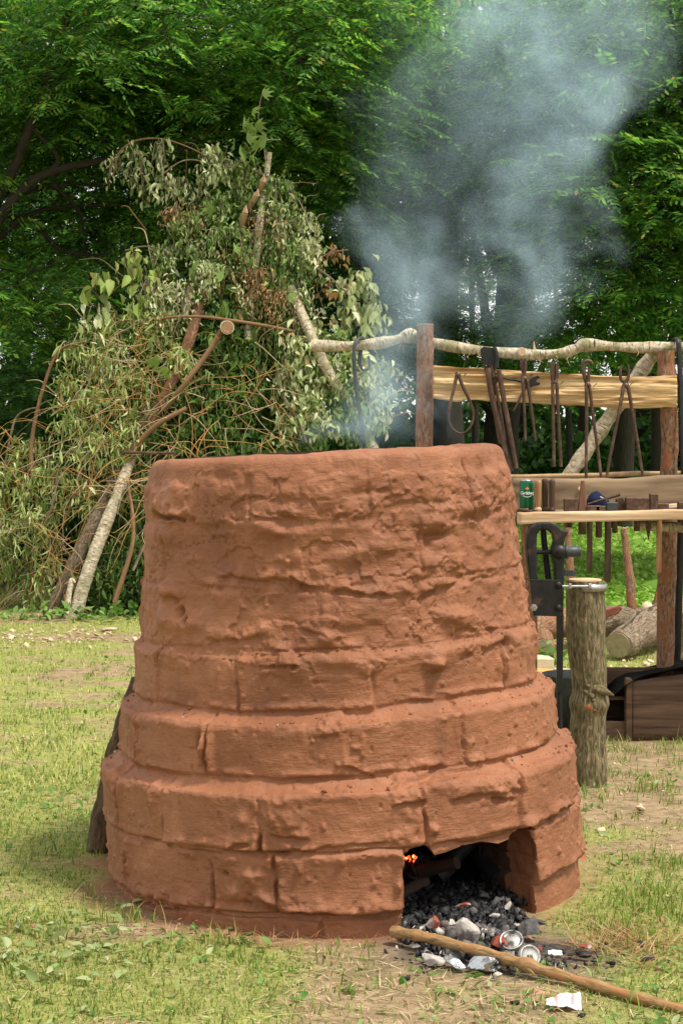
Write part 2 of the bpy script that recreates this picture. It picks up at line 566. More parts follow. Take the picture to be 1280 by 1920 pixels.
dd = d.reshape(rg.shape)
blk = np.zeros(rg.shape, np.int32)
rb = random.Random(9)
nb = 0
block_key = {}
for c in range(8):
    rows = np.where(PC == c)[0]
    r_ = slice(rows[0], rows[-1] + 1)
    js = JOINTS[c]
    t = thw[r_]
    best = np.full(t.shape, 9.0); amp = np.zeros(t.shape); side = np.zeros(t.shape)
    for th, dp in js:
        tj = th + warp[r_] * 0.020 + warp2[r_] * 0.008
        q = ((t - tj + math.pi) % (2 * math.pi)) - math.pi
        q = q * PR[rows[0]]
        m_ = np.abs(q) < best
        best[m_] = np.abs(q)[m_]; amp[m_] = dp; side[m_] = np.sign(q[m_])
    sfrom = sg[r_] - bot_s[c] + warp[r_] * 0.006
    slip = lip_s[c] - sg[r_] + warp2[r_] * 0.006
    if c >= 5: amp = amp * 0.6
    mask = sstep(-0.35, 0.25, vnoise(base.reshape(NP_, NT_, 3)[r_].reshape(-1, 3) * 26, 91)).reshape(t.shape)
    lum = (0.5 + 0.5 * warp2[r_]) * mask
    face = sstep(-0.004, 0.01, slip)
    gw = 0.0022 + 0.0026 * mask
    dd[r_] -= amp * (0.003 + 0.011 * mask) * sstep(-.55, -.1, warp[r_] + warp2[r_]) * np.exp(-(best / gw) ** 2) * np.clip(nrg[r_], 0.25, 1)
    dd[r_] += amp * 0.016 * lum * np.exp(-((best - 0.013) / 0.010) ** 2) * face
    # bottom of the course
    cl = sstep(0.0 if c < 5 else 0.15, 0.5, vnoise(base.reshape(NP_, NT_, 3)[r_].reshape(-1, 3) * (11 if c < 5 else 7), 92 + c)).reshape(t.shape)
    dd[r_] -= ((0.002 + 0.010 * cl) if c < 4 else (0.0035 * cl * cl)) * np.exp(-((sfrom - 0.002 - 0.010 * (c > 4) * warp[r_]) / 0.0045) ** 2) * (1.0 if c != 4 else .6)
    dd[r_] += (0.010 if c < 5 else 0.004) * lum * np.exp(-((sfrom - 0.013) / 0.009) ** 2)
    # lip: lumpy, pushed out here and there
    dd[r_] += (0.011 * np.clip(warp[r_] + 0.15, 0, 1) + 0.005 * warp2[r_]) * np.exp(-((slip - 0.006) / 0.016) ** 2) * (0.9 if c >= 5 else 0.8)
    # each block sits a little in or out, and a little turned
    ths = np.array([j[0] for j in js])
    bi = (np.searchsorted(ths, t - warp[r_] * 0.020 - warp2[r_] * 0.008) % len(ths))
    off = np.array([rb.uniform(-0.006, 0.006) * (1.0 if c in (1, 2, 3, 4) else 0.5) for _ in js])
    tip = np.array([rb.uniform(-0.03, 0.03) for _ in js])
    tz = (zg[r_] - (COURSES[c][0] + COURSES[c][1]) / 2)
    dd[r_] += (off[bi] + tip[bi] * tz) * sstep(0.0, 0.008, best)
    dd[r_] += 0.0035 * sstep(0, .009, best) * sstep(0, .009, sfrom) * sstep(0, 0.012, slip) * (1 if c < 5 else .4)
    blk[r_] = nb + bi
    nb += len(js)

def feat(px, py, wu, wz, h, r=0.54, rag=0.35, power=2.0):
    """a lump (h > 0) or hollow (h < 0) centred where the photo shows it"""
    th, z = kuv(px, py, r)
    a = ((thw - th) * r) / wu + warp2 * rag
    b = (zg - z) / wz + warp * rag
    dd[...] += h * np.exp(-(a * a + b * b) ** (power / 2))
def ledge(px0, py0, px1, py1, h, wz=0.010, r=0.54, under=1.0):
    """a pushed-up shelf of clay with a dark hollow beneath it"""
    t0, z0 = kuv(px0, py0, r); t1, z1 = kuv(px1, py1, r)
    u = np.clip((thw - t0) / (t1 - t0), 0, 1)
    zc = z0 + (z1 - z0) * u + warp * 0.026 + warp2 * 0.008
    inside = sstep(-0.05, 0.12, (thw - t0) / (t1 - t0)) * (1 - sstep(0.88, 1.05, (thw - t0) / (t1 - t0)))
    q = zg - zc
    prof_ = np.where(q > 0, np.exp(-(q / (wz * 2.6)) ** 2), np.exp(-(q / (wz * 0.35)) ** 2))
    h = h * (0.62 if r < 0.6 else 0.85)
    rag_ = sstep(-.5, .15, warp2 + warp)
    dd[...] += h * prof_ * inside * (0.75 + 0.5 * warp2) * rag_
    dd[...] -= h * 0.7 * rag_ * under * np.exp(-((q + wz * 0.9) / (wz * 0.6)) ** 2) * inside
feat(308, 1112, .034, .030, .026); feat(305, 1165, .035, .028, .022); feat(345, 1175, .05, .018, .012)
feat(330, 1150, .010, .012, -.030); feat(342, 1170, .008, .010, -.028); feat(322, 1128, .014, .010, -.014)
ledge(286, 962, 366, 966, .022, .011, .51, 2.2); feat(310, 966, .040, .0045, -.016, .51, .1, 3)
feat(415, 885, .035, .030, -.010, .5, .2, 4); ledge(372, 893, 440, 900, -.008, .012, .5)
ledge(300, 975, 430, 985, .010, .012, .52, .3)
ledge(380, 1200, 500, 1192, .016, .010); ledge(470, 1232, 560, 1240, .024, .010, .55, 1.5); ledge(440, 1215, 590, 1222, .010, .014, .55, .3)
feat(610, 1197, .020, .016, .016); feat(815, 1248, .022, .014, .030, .555); feat(818, 1228, .040, .030, .016, .55)
ledge(640, 1220, 740, 1210, .012); ledge(560, 1180, 640, 1195, .010)
ledge(400, 1085, 560, 1095, .014, .012, .535, 1.0); ledge(540, 1088, 690, 1112, .018, .010, .535, 1.4)
ledge(690, 1115, 790, 1105, .012, .010, .535, .8); ledge(780, 1118, 880, 1080, .018, .011, .535, 1.2); ledge(880, 1090, 960, 1060, .010, .010, .53, 1.0)
feat(790, 1080, .018, .020, .014); feat(815, 1005, .040, .012, -.020, .525); feat(805, 1020, .012, .018, -.016, .525)
ledge(835, 968, 945, 955, .026, .014, .515, .8); ledge(700, 950, 850, 935, .010, .016, .515, .3); ledge(620, 965, 710, 955, .014, .010, .515, 1.2)
feat(882, 915, .020, .030, .018, .5, .8); feat(868, 950, .026, .016, .014, .5, .8)
ledge(880, 950, 968, 932, .018, .022, .515, .2)
feat(500, 985, .030, .012, .014, .52, .8); feat(525, 995, .016, .010, .014, .52); ledge(470, 968, 560, 975, .012, .009, .52, 1.2)
feat(700, 1030, .055, .030, .014, .53, .5); ledge(690, 1035, 790, 1035, .010, .012, .53, 1.0)
feat(850, 1160, .07, .018, .016, .54, .5); ledge(800, 1140, 860, 1170, .010); ledge(850, 1180, 935, 1178, .014, .010, .54, 1.2)
feat(878, 1100, .022, .014, .012); feat(968, 1045, .05, .014, .014, .52); feat(965, 1068, .05, .012, -.008, .52)
ledge(850, 1232, 950, 1200, .016, .010, .55, .8); feat(945, 1205, .010, .016, -.020, .555); feat(945, 1250, .012, .030, .012, .56)
ledge(540, 930, 660, 925, .008, .012, .5, .5); feat(690, 925, .05, .012, -.009, .5, .6); feat(465, 905, .014, .030, -.012, .5, .5)
feat(385, 1405, .014, .040, .022, .615, .5); feat(372, 1390, .008, .020, -.018, .615); ledge(585, 1380, 652, 1368, .016, .010, .615, .8)
feat(283, 1500, .012, .050, .016, .66, .6); feat(455, 1540, .014, .018, .012, .66); feat(210, 1460, .010, .05, .014, .66, .6)
feat(525, 1530, .05, .035, .016, .66, .6); ledge(505, 1560, 580, 1570, .014, .012, .66, .8); feat(530, 1500, .030, .014, .010, .66, .8)
for fx, fy, a_, hh in ((430, 1610, .03, .014), (470, 1640, .035, .018), (440, 1670, .03, .016), (495, 1680, .02, .018), (490, 1600, .02, -.014), (425, 1640, .008, -.014), (510, 1690, .02, .012), (465, 1695, .012, -.012)):
    feat(fx, fy, a_, a_ * .7, hh, .658, .9)
ledge(515, 1712, 745, 1712, .020, .010, .658, 1.6); ledge(240, 1680, 400, 1705, .014, .010, .658, 1.0)
ledge(400, 1590, 470, 1588, .012, .008, .658, 1.4); ledge(510, 1592, 740, 1592, .008, .009, .66, .8)
ledge(735, 1510, 800, 1500, .012, .010, .66, 1.0); ledge(840, 1505, 975, 1470, .014, .014, .66, .5); ledge(920, 1495, 985, 1485, .016, .010, .66, 1.2)
ledge(745, 1478, 850, 1450, .012, .014, .66, .8); ledge(850, 1460, 930, 1445, .010, .012, .66, .8)
feat(770, 1530, .03, .03, .010, .66, 1.0); feat(760, 1565, .03, .02, .012, .66, 1.0); feat(812, 1556, .010, .010, .018, .66)
feat(985, 1545, .026, .018, .024, .66, .6); ledge(1010, 1540, 1060, 1515, .012, .008, .66, 1.2); feat(1042, 1597, .008, .008, .010, .66)
feat(745, 1660, .010, .012, .012, .658); feat(700, 1655, .010, .012, .008, .658); feat(1030, 1530, .02, .012, -.012, .66)
feat(1020, 1640, .02, .02, .008, .66, .8); feat(355, 1600, .02, .012, .010, .658, .9); feat(238, 1580, .02, .03, .010, .658, .9)
ledge(640, 1440, 720, 1450, .012, .008, .63, .8)
# rim of the top is uneven
dd *= 1 - 0.62 * sstep(1.115, 1.165, zg)
dd += 0.004 * sstep(1.10, 1.18, zg) * fbm(np.stack([thg.ravel() * 2.2, np.zeros(thg.size), np.zeros(thg.size)], 1), 3, 17).reshape(rg.shape)

rr_ = rg + dd * np.maximum(nrg, 0) + dd * np.minimum(nrg, 0)
zz_ = zg + dd * nzg + 0.010 * fbm(np.stack([thg.ravel() * 2.6, zg.ravel() * 4, np.zeros(thg.size)], 1), 3, 23).reshape(rg.shape) * (1 - .75 * sstep(1.05, 1.16, zg))

zz_ -= 0.035 * sstep(1.05, 1.17, zg) * sstep(1.2, 2.4, np.abs(thw))
# the fire hole: outline in photo pixels on the outer face
HOLE_PX = [(752, 1740), (753, 1700), (753, 1640), (754, 1604), (766, 1592), (790, 1584), (806, 1588), (814, 1603), (835, 1598), (870, 1585), (905, 1578),
           (935, 1582), (955, 1574), (966, 1558), (978, 1546), (992, 1552), (1000, 1572), (1003, 1610), (1004, 1660), (1003, 1710), (1000, 1760)]
HP = np.array([kuv(x, y, 0.658) for x, y in HOLE_PX]); HP[:, 0] *= 0.658
HP = np.vstack([HP, [[HP[-1, 0], -0.3], [HP[0, 0], -0.3]]])
uu = thw * 0.658
def inside_poly(u, v, P):
    c = np.zeros(u.shape, bool)
    j = len(P) - 1
    for i in range(len(P)):
        xi, yi = P[i]; xj, yj = P[j]
        if yi != yj:
            c ^= ((yi > v) != (yj > v)) & (u < (xj - xi) * (v - yi) / (yj - yi) + xi)
        j = i
    return c
zzq = (zz_[:-1] + zz_[1:]) / 2
zc4 = (zzq + np.roll(zzq, -1, 1)) / 2
uroll = np.roll(uu, -1, 1)
uc4 = (uu[:-1] + uroll[:-1]) / 2
hole = inside_poly(uc4, zc4, HP) & (np.abs(uc4) < 0.62) & (zc4 < 0.34)
# snap the verts on the edge of the hole to the outline
idx = np.arange(NP_ * NT_).reshape(NP_, NT_)
q = np.stack([idx[:-1], np.roll(idx, -1, 1)[:-1], np.roll(idx, -1, 1)[1:], idx[1:]], -1)   # (rows, cols, 4)
hin = np.zeros(NP_ * NT_, bool); hin[q[hole].ravel()] = True
hout = np.zeros(NP_ * NT_, bool); hout[q[~hole].ravel()] = True
edgev = np.where(hin & hout)[0]
def nearest_on_poly(p, P):
    bd, bp = 1e9, None
    for i in range(len(P)):
        a, b = P[i], P[(i + 1) % len(P)]
        ab = b - a; t = np.clip(np.dot(p - a, ab) / (np.dot(ab, ab) + 1e-12), 0, 1)
        c = a + ab * t; dist = np.sum((p - c) ** 2)
        if dist < bd: bd, bp = dist, c
    return bp
thf, zf, rf = thw.ravel().copy(), zz_.ravel().copy(), rr_.ravel().copy()
for i in edgev:
    if zf[i] > -0.055:
        c = nearest_on_poly(np.array([uu.ravel()[i], zf[i]]), HP)
        thf[i], zf[i] = c[0] / 0.658, c[1]
KV = np.stack([rf * np.sin(thf), -rf * np.cos(thf), zf], -1).astype(np.float32)
KVg = KV.reshape(NP_, NT_, 3)
tu = np.roll(KVg, -1, 1) - np.roll(KVg, 1, 1)
tv = np.gradient(KVg, axis=0)
KN = np.cross(tu, tv).reshape(-1, 3)
KN /= np.linalg.norm(KN, axis=1)[:, None] + 1e-9
bq = blk[:-1]
for b in range(nb):
    sel = (bq == b) & ~hole
    if sel.sum() < 12: continue
    Q = q[sel]
    us, inv = np.unique(Q.ravel(), return_inverse=True)
    mesh_np('clay_block', KV[us], inv.reshape(-1, 4), CLAY, kiln, normals=KN[us])

# walls of the fire hole: from its outer edge into the firebox
edges = {}
for row, colm in np.argwhere(hole):
    for a, b2, (nr_, nc) in ((0, 1, (row - 1, colm)), (1, 2, (row, (colm + 1) % NT_)), (2, 3, (row + 1, colm)), (3, 0, (row, (colm - 1) % NT_))):
        if 0 <= nr_ < NP_ - 1 and not hole[nr_, nc]:
            edges[(int(q[row, colm, a]), int(q[row, colm, b2]))] = 1
ev = sorted({v for e in edges for v in e})
em = {v: i for i, v in enumerate(ev)}
A = KV[ev].astype(np.float64)
STEPS = 26
depth = np.linspace(0, 0.235, STEPS)
radin = -A.copy(); radin[:, 2] = 0; radin /= np.linalg.norm(radin, axis=1)[:, None]
dirv = radin * 0.75 + np.array([0, 1.0, 0]) * 0.45
dirv /= np.linalg.norm(dirv, axis=1)[:, None]
rings = []
for k, dpt in enumerate(depth):
    P_ = A + dirv * dpt
    if k:
        nn = fbm(P_ * 14, 4, 33)[:, None] * 0.012 + fbm(P_ * 55, 3, 34)[:, None] * 0.003
        cen = np.array([0.28, -0.6, 0.05])
        away = P_ - cen; away[:, 1] = 0; away /= np.linalg.norm(away, axis=1)[:, None] + 1e-9
        P_ = P_ + away * nn * min(1, k / 3) - away * 0.004 * (k == 1) + np.array([0, 0, 0.02]) * (k / STEPS) * (A[:, 2:3] > 0.12)
    rings.append(P_)
TV = np.concatenate(rings)
n_ev = len(ev)
FQ = []
for (a, b2) in edges:
    for k in range(STEPS - 1):
        FQ.append((em[b2] + k * n_ev, em[a] + k * n_ev, em[a] + (k + 1) * n_ev, em[b2] + (k + 1) * n_ev))
FQ = np.array(FQ); kk = FQ[:, 0] // n_ev
mesh_np('fire_hole_lining', TV, FQ[kk < 13], DUSTCLAY, kiln)
mesh_np('sooty_lining', TV, FQ[kk >= 13], SOOTCLAY, kiln)

FLUE_PLUG = simple_mat('flue_plug_black', (.008, .008, .009), (.03, .028, .027), 40, .8, 0, .8, .01)
MB().lathe([(0, .50), (.15, .49), (.30, .46), (.425, .44), (.43, .30), (0, .30)], seg=40).build('unseen_flue_plug', FLUE_PLUG, kiln)  # unseen plug added in the flue to keep light out of the firebox
# firebox and flue: the inside of the ring
iv, iz = np.meshgrid(np.linspace(-math.pi, math.pi, 96, endpoint=False), np.linspace(-0.05, 1.18, 60))
rin = 0.44 - 0.04 * (iz / 1.18)
IP = np.stack([rin * np.sin(iv), -rin * np.cos(iv), iz], -1).reshape(-1, 3)
IP[:, :2] *= (1 + 0.03 * fbm(IP * 9, 4, 77))[:, None]
ii = np.arange(60 * 96).reshape(60, 96)
IQ = np.stack([ii[:-1], ii[1:], np.roll(ii, -1, 1)[1:], np.roll(ii, -1, 1)[:-1]], -1)
keep = ~((iv[:-1] > 0.13) & (iv[:-1] < 0.95) & (iz[:-1] < 0.19))
mesh_np('inner_wall', IP, IQ[keep], SOOTCLAY, kiln)
# ------------------------------------------------------------------ ground
def ground_h(x, y):
    """gentle unevenness of the meadow"""
    P = np.stack([np.asarray(x, np.float32) * 0.9, np.asarray(y, np.float32) * 0.9, np.zeros_like(np.asarray(x, np.float32))], -1).reshape(-1, 3)
    near = fbm(P, 3, 5) * 0.012 + fbm(P * 7, 3, 6) * 0.006
    return near.reshape(np.shape(x))
def gh(x, y): return float(ground_h(np.array([x]), np.array([y]))[0])
def bare_f(x, y):
    """0..1: how worn the turf is at x, y (numpy)"""
    P = np.stack([x, y, np.zeros_like(x)], -1).astype(np.float32)
    n = fbm(P * np.array([0.9, 1.4, 1]), 4, 11)
    n2 = fbm(P * np.array([3.5, 6, 1]), 4, 12)
    b = 0.34 + 0.95 * n + 0.75 * n2
    b += 1.3 * np.exp(-(((x - 1.45) / 0.8) ** 2 + ((y - 5.9) / 0.95) ** 2))          # trampled by the bench
    b += 0.55 * np.exp(-(((x + 2.6) / 2.2) ** 2 + ((y - 10.4) / 0.45) ** 2))            # straw strip before the hut
    b += 0.35 * np.exp(-(((x + 1.6) / 0.9) ** 2 + ((y - 6.2) / 1.0) ** 2))
    rk = np.hypot(x - KX, y - KY)
    b += 0.5 * np.exp(-((rk - 0.66) / 0.08) ** 2)
    b += 1.2 * np.exp(-(((x - 0.33) / 0.22) ** 2 + ((y - 4.15) / 0.22) ** 2))
    b -= 0.9 * sstep(11.5, 14, y) * (x > 0.5)
    b -= 0.35 * np.exp(-((y - 3.9) / 0.35) ** 2) * (x < -0.1)
    return np.clip(b, 0, 1)

def ground_material():
    m = NT('meadow_soil')
    v = m.coord('Object')
    a = m.n('ShaderNodeAttribute'); a.attribute_name = 'bare'
    n1 = m.noise(v, 9, 8, 0.7)
    n2 = m.noise(v, 55, 6, 0.7)
    soil = m.ramp(n1, [(0.3, (0.20, 0.145, 0.082)), (0.55, (0.35, 0.25, 0.15)), (0.75, (0.48, 0.37, 0.235))])
    turf = m.ramp(n2, [(0.3, (0.12, 0.15, 0.035)), (0.5, (0.28, 0.30, 0.08)), (0.7, (0.46, 0.42, 0.17))])
    turf_patch = m.ramp(m.noise(v, 2.4, 4, 0.6), [(0.35, 0.0), (0.6, 1.0)])  # random patches that pull the turf towards straw brown
    turf = m.mix(m.math('MULTIPLY', turf_patch, 0.35), turf, (0.30, 0.27, 0.12))
    c = m.mix(m.ramp(a.outputs['Fac'], [(0.35, 0.0), (0.8, 1.0)]), turf, soil)
    c = m.mix(m.math('MULTIPLY', m.ramp(m.noise(v, 17, 5, .7), [(.5, 0.0), (.66, 1.0)]), .6), c, (.10, .085, .035))
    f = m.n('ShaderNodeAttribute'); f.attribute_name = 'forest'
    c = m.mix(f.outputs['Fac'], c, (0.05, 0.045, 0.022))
    k = m.n('ShaderNodeAttribute'); k.attribute_name = 'clay'
    c = m.mix(m.math('MULTIPLY', k.outputs['Fac'], m.ramp(n1, [(0.35, 0.35), (0.6, 1.0)])), c, (0.30, 0.135, 0.075))
    ck = m.n('ShaderNodeAttribute'); ck.attribute_name = 'ash'
    c = m.mix(ck.outputs['Fac'], c, m.ramp(m.noise(v, 60, 5, .7), [(.35, (0.025, 0.023, 0.022)), (.58, (0.09, 0.08, 0.072)), (.75, (.28, .25, .23))]))
    h = m.math('ADD', n2, m.math('MULTIPLY', m.noise(v, 180, 4, 0.6), 0.4))
    m.bsdf(c, 0.95, 0, m.bump(h, 0.8, 0.012), 0.1)
    return m.m

def build_ground():
    xs = np.concatenate([-np.geomspace(250, 4.2, 26), np.arange(-4, 4.01, 0.05), np.geomspace(4.2, 250, 26)])
    ys = np.concatenate([-np.geomspace(200, 1, 16), np.arange(0, 2.9, 0.3), np.arange(3, 13, 0.05), np.geomspace(13.2, 300, 60)])
    X, Y = np.meshgrid(xs, ys)
    Z = ground_h(X, Y)
    bare = bare_f(X.ravel(), Y.ravel())
    near = (np.abs(X) < 4.2) & (Y > 2.8) & (Y < 13)
    rk = np.hypot(X - KX, Y - KY)
    nn = fbm(np.stack([X.ravel() * 7, Y.ravel() * 7, X.ravel() * 0], -1), 4, 14).reshape(X.shape)
    clay = np.clip(1.15 - np.abs(rk - 0.66) / (0.055 + 0.16 * np.clip(nn + .2, 0, 1)), 0, 1) * (0.35 + 0.65 * (X < .2)) * (rk > 0.5)
    ash = np.clip(1.6 * np.exp(-(((X - 0.36) / 0.26) ** 2 + ((Y - 4.14) / 0.19) ** 2)) + nn * 0.6 - 0.25, 0, 1)
    ash = np.maximum(ash, (rk < 0.58) * 1.0)
    Z = Z * near
    V = np.stack([X, Y, Z], -1).reshape(-1, 3)
    I = np.arange(X.size).reshape(X.shape)
    Q = np.stack([I[:-1, :-1], I[:-1, 1:], I[1:, 1:], I[1:, :-1]], -1).reshape(-1, 4)
    o = mesh_np('ground', V, Q, ground_material())
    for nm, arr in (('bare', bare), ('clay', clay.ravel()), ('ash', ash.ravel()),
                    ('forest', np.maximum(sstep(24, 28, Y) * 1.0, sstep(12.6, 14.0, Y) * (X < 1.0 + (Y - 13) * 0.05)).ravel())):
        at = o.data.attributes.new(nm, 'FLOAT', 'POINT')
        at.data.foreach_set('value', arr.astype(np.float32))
    tag(o, kind='structure')
build_ground()

# ------------------------------------------------------------------ grass, straw, small leaves
def blades(n, pos, length, width, bend, mat, name, flat=0.3, seg=3, seed=1, yaw=None, base=0.25):
    rg_ = np.random.default_rng(seed)
    n = len(pos)
    yaw = rg_.uniform(0, 2 * math.pi, n) if yaw is None else yaw
    L = length * rg_.lognormal(0, 0.35, n)
    w = width * rg_.uniform(0.6, 1.3, n)
    lean = flat + rg_.uniform(0, bend, n)                       # angle from upright at the tip
    dx, dy = np.cos(yaw), np.sin(yaw)
    V = []
    p = pos.copy()
    ang0 = lean * base
    for k in range(seg + 1):
        t = k / seg
        ww = w * (1 - t ** 1.6) * 0.5 + 1e-5
        V.append(np.stack([p[:, 0] - dy * ww, p[:, 1] + dx * ww, p[:, 2]], 1))
        V.append(np.stack([p[:, 0] + dy * ww, p[:, 1] - dx * ww, p[:, 2]], 1))
        a = ang0 + (lean - ang0) * t
        st = L / seg
        p = p + np.stack([dx * np.sin(a) * st, dy * np.sin(a) * st, np.cos(a) * st], 1)
    K = 2 * (seg + 1)
    VV = np.stack(V, 1).reshape(-1, 3)
    b = (np.arange(n) * K)[:, None]
    Q = np.concatenate([b + np.array([2 * k, 2 * k + 1, 2 * k + 3, 2 * k + 2]) for k in range(seg)], 0)
    return mesh_np(name, VV, Q, mat)

GRASS = leaf_mat('grass_blade', [(0.0, (0.12, 0.19, 0.035)), (0.35, (0.22, 0.31, 0.06)), (0.6, (0.37, 0.44, 0.085)), (0.8, (0.54, 0.52, 0.17)), (1.0, (0.66, 0.55, 0.27))], 0.3, 0.6, 1.3)
GRASS_N = leaf_mat('matted_grass_blade', [(0.0, (0.07, 0.12, 0.02)), (0.4, (0.15, 0.24, 0.03)), (0.7, (0.27, 0.34, 0.06)), (0.88, (0.42, 0.38, 0.14)), (1.0, (0.50, 0.38, 0.19))], 0.3, 0.6, 1.3)
STRAW = leaf_mat('dry_straw', [(0.0, (0.26, 0.18, 0.09)), (0.4, (0.46, 0.36, 0.19)), (0.8, (0.62, 0.52, 0.31)), (1.0, (0.34, 0.16, 0.08))], 0.15, 0.6, 1.1)
WEED = leaf_mat('weed_leaf', [(0.0, (0.08, 0.17, 0.03)), (0.5, (0.14, 0.26, 0.05)), (0.85, (0.22, 0.33, 0.09)), (1.0, (0.34, 0.38, 0.20))], 0.3, 0.5, 1.3)

def scatter(n, x0, x1, y0, y1, seed, fn, power=1.0):
    """n points, denser close to the camera; fn(x, y) -> keep probability"""
    g = np.random.default_rng(seed)
    t = g.uniform(0, 1, n) ** power
    y = y0 + (y1 - y0) * t
    half = 0.21 * y + 0.45
    x = g.uniform(-1, 1, n) * half * 1.25
    m = (g.uniform(0, 1, n) < fn(x, y)) & (x > x0) & (x < x1)
    m &= np.hypot(x - KX, y - KY) > 0.665 + 0.075 * g.uniform(0, 1, n)
    m &= ~((np.abs(x - 0.36) < 0.26) & (np.abs(y - 4.19) < 0.15) & (g.uniform(0, 1, n) < 0.93))
    m &= ~((x > 1.22) & (x < 2.4) & (y > 6.75) & (y < 7.3))
    x, y = x[m], y[m]
    return np.stack([x, y, ground_h(x, y) * ((np.abs(x) < 4.2) & (y < 13)) - 0.004], 1)

def gfun(lo):
    return lambda x, y: np.clip(1.05 - bare_f(x, y) * 1.2, lo * (1 - np.exp(-(((x - 1.45) / .8) ** 2 + ((y - 5.9) / .8) ** 2))), 1)
pos = scatter(125000, -9, 9, 3.2, 6.2, 1, gfun(0.10), 1.1)
g1 = blades(0, pos, 0.016, 0.0032, 0.7, GRASS_N, 'grass', 0.8, 3, 2)
tag(g1, 'short yellow-green meadow grass around the kiln', 'grass', kind='stuff')
pos = scatter(90000, -9, 9, 6.0, 12.6, 3, gfun(0.06), 1.25)
g2 = blades(0, pos, 0.021, 0.0060, 0.8, GRASS, 'grass', 0.75, 2, 4)
tag(g2, 'short sunlit meadow grass stretching back to the brushwood hut', 'grass', kind='stuff')
# taller tufts at the kiln foot right of the fire hole and at random
g = np.random.default_rng(5)
tuf = []
low_tuf = []
for (tx, ty, s, n) in ((0.70, 4.34, .06, 130), (0.80, 4.50, .06, 110), (0.72, 4.22, .05, 80), (0.88, 4.65, .07, 110), (0.9, 5.0, .06, 90),
                       (-0.52, 4.42, .05, 90), (-0.30, 4.22, .05, 60), (1.08, 6.75, .08, 120), (1.35, 6.72, .1, 160), (1.65, 6.7, .1, 140), (1.9, 6.72, .1, 140),
                       (0.80, 5.9, .1, 120), (1.05, 6.02, .05, 60), (-0.8, 5.1, .08, 100)):
    a = g.normal(0, s, (n, 2)); tuf.append(np.stack([tx + a[:, 0], ty + a[:, 1] * 0.7, np.full(n, -0.004)], 1))
for i in range(520):
    y = 3.4 + 8 * g.uniform() ** 1.4; x = g.uniform(-1, 1) * (0.21 * y + 0.4)
    n = int(g.uniform(14, 46)); a = g.normal(0, 0.03, (n, 2))
    low_tuf.append(np.stack([x + a[:, 0], y + a[:, 1], np.full(n, -0.004)], 1))
def clear(t):
    t = t[np.hypot(t[:, 0] - KX, t[:, 1] - KY) > 0.705]
    return t[~((t[:, 0] > .08) & (t[:, 0] < .56) & (np.abs(t[:, 1] - 4.16) < .17))]
low_tuf = clear(np.concatenate(low_tuf))
tag(blades(0, low_tuf, 0.026, 0.0034, 1.1, GRASS_N, 'grass', 0.55, 3, 16), 'small tufts of green grass scattered over the meadow', 'grass', kind='stuff')
tuf = clear(np.concatenate(tuf))
tuf = tuf[np.hypot(tuf[:, 0] - KX, tuf[:, 1] - KY) > 0.665]
tuf = tuf[~((tuf[:, 0] > .12) & (tuf[:, 0] < .60) & (np.abs(tuf[:, 1] - 4.2) < .16))]
tag(blades(0, tuf, 0.042, 0.0036, 1.5, GRASS_N, 'grass', 0.35, 4, 6), 'longer green grass tufts at the foot of the kiln and trough', 'grass', kind='stuff')
# straw lying flat
pos = scatter(30000, -9, 9, 3.3, 11.5, 7, lambda x, y: np.clip(bare_f(x, y) * 1.3, 0.2, 1), 1.5)
pos[:, 2] += g.uniform(0.004, 0.014, len(pos))
s1 = blades(0, pos, 0.042, 0.0026, 0.22, STRAW, 'straw', 1.46, 3, 8, base=1.0)
tag(s1, 'dry straw and dead grass lying over the worn turf', 'straw', kind='stuff')
pos = np.stack([0.68 + g.normal(0, .10, 420), 4.19 + g.normal(0, .09, 420), g.uniform(0.0, 0.02, 420)], 1)
pos = pos[(np.hypot(pos[:, 0] - KX, pos[:, 1] - KY) > 0.665) & (pos[:, 0] > .54)]
tag(blades(0, pos, 0.07, 0.0022, 0.5, leaf_mat('rusty_straw', [(0, (0.30, 0.13, 0.06)), (0.5, (0.38, 0.20, 0.09)), (1, (0.46, 0.33, 0.17))], 0.1), 'straw', 1.35, 4, 9, base=.85),
    'rusty brown dead grass right of the fire hole', 'straw', kind='stuff')
pos = np.stack([-0.22 + g.normal(0, .14, 150), 4.21 + g.normal(0, .03, 150), g.uniform(0.0, 0.012, 150)], 1)
pos = pos[(np.hypot(pos[:, 0] - KX, pos[:, 1] - KY) > 0.675) & (pos[:, 0] < .10)]
tag(blades(0, pos, 0.055, 0.0012, 0.4, bpy.data.materials['rusty_straw'], 'straw', 1.35, 4, 10, base=.8),
    'thin reddish dead grass along the front foot of the kiln', 'straw', kind='stuff')

def leaf_cards(pos, size, mat, name, tilt=0.5, aspect=0.55, seed=1, yaw=None, droop=None):
    """oval leaves with a fold, lying about at random"""
    rg_ = np.random.default_rng(seed)
    n = len(pos)
    out = np.array([(0, 0, 0), (.28, .5, .10), (.62, .46, .10), (1, 0, -.04), (.62, -.46, .10), (.28, -.5, .10), (.35, 0, 0), (.7, 0, -.01)], np.float32)
    out[:, 1] *= aspect
    fc = np.array([(0, 6, 1, 1), (6, 7, 2, 1), (7, 3, 2, 2), (0, 5, 6, 6), (6, 5, 4, 7), (7, 4, 3, 3)])
    yaw = rg_.uniform(0, 2 * math.pi, n) if yaw is None else yaw
    pit = rg_.normal(0, tilt, n) if droop is None else droop
    rol = rg_.normal(0, tilt, n)
    s = size * rg_.lognormal(0, 0.28, n)
    return card_mesh(out, fc, pos, yaw, pit, rol, s, mat, name)

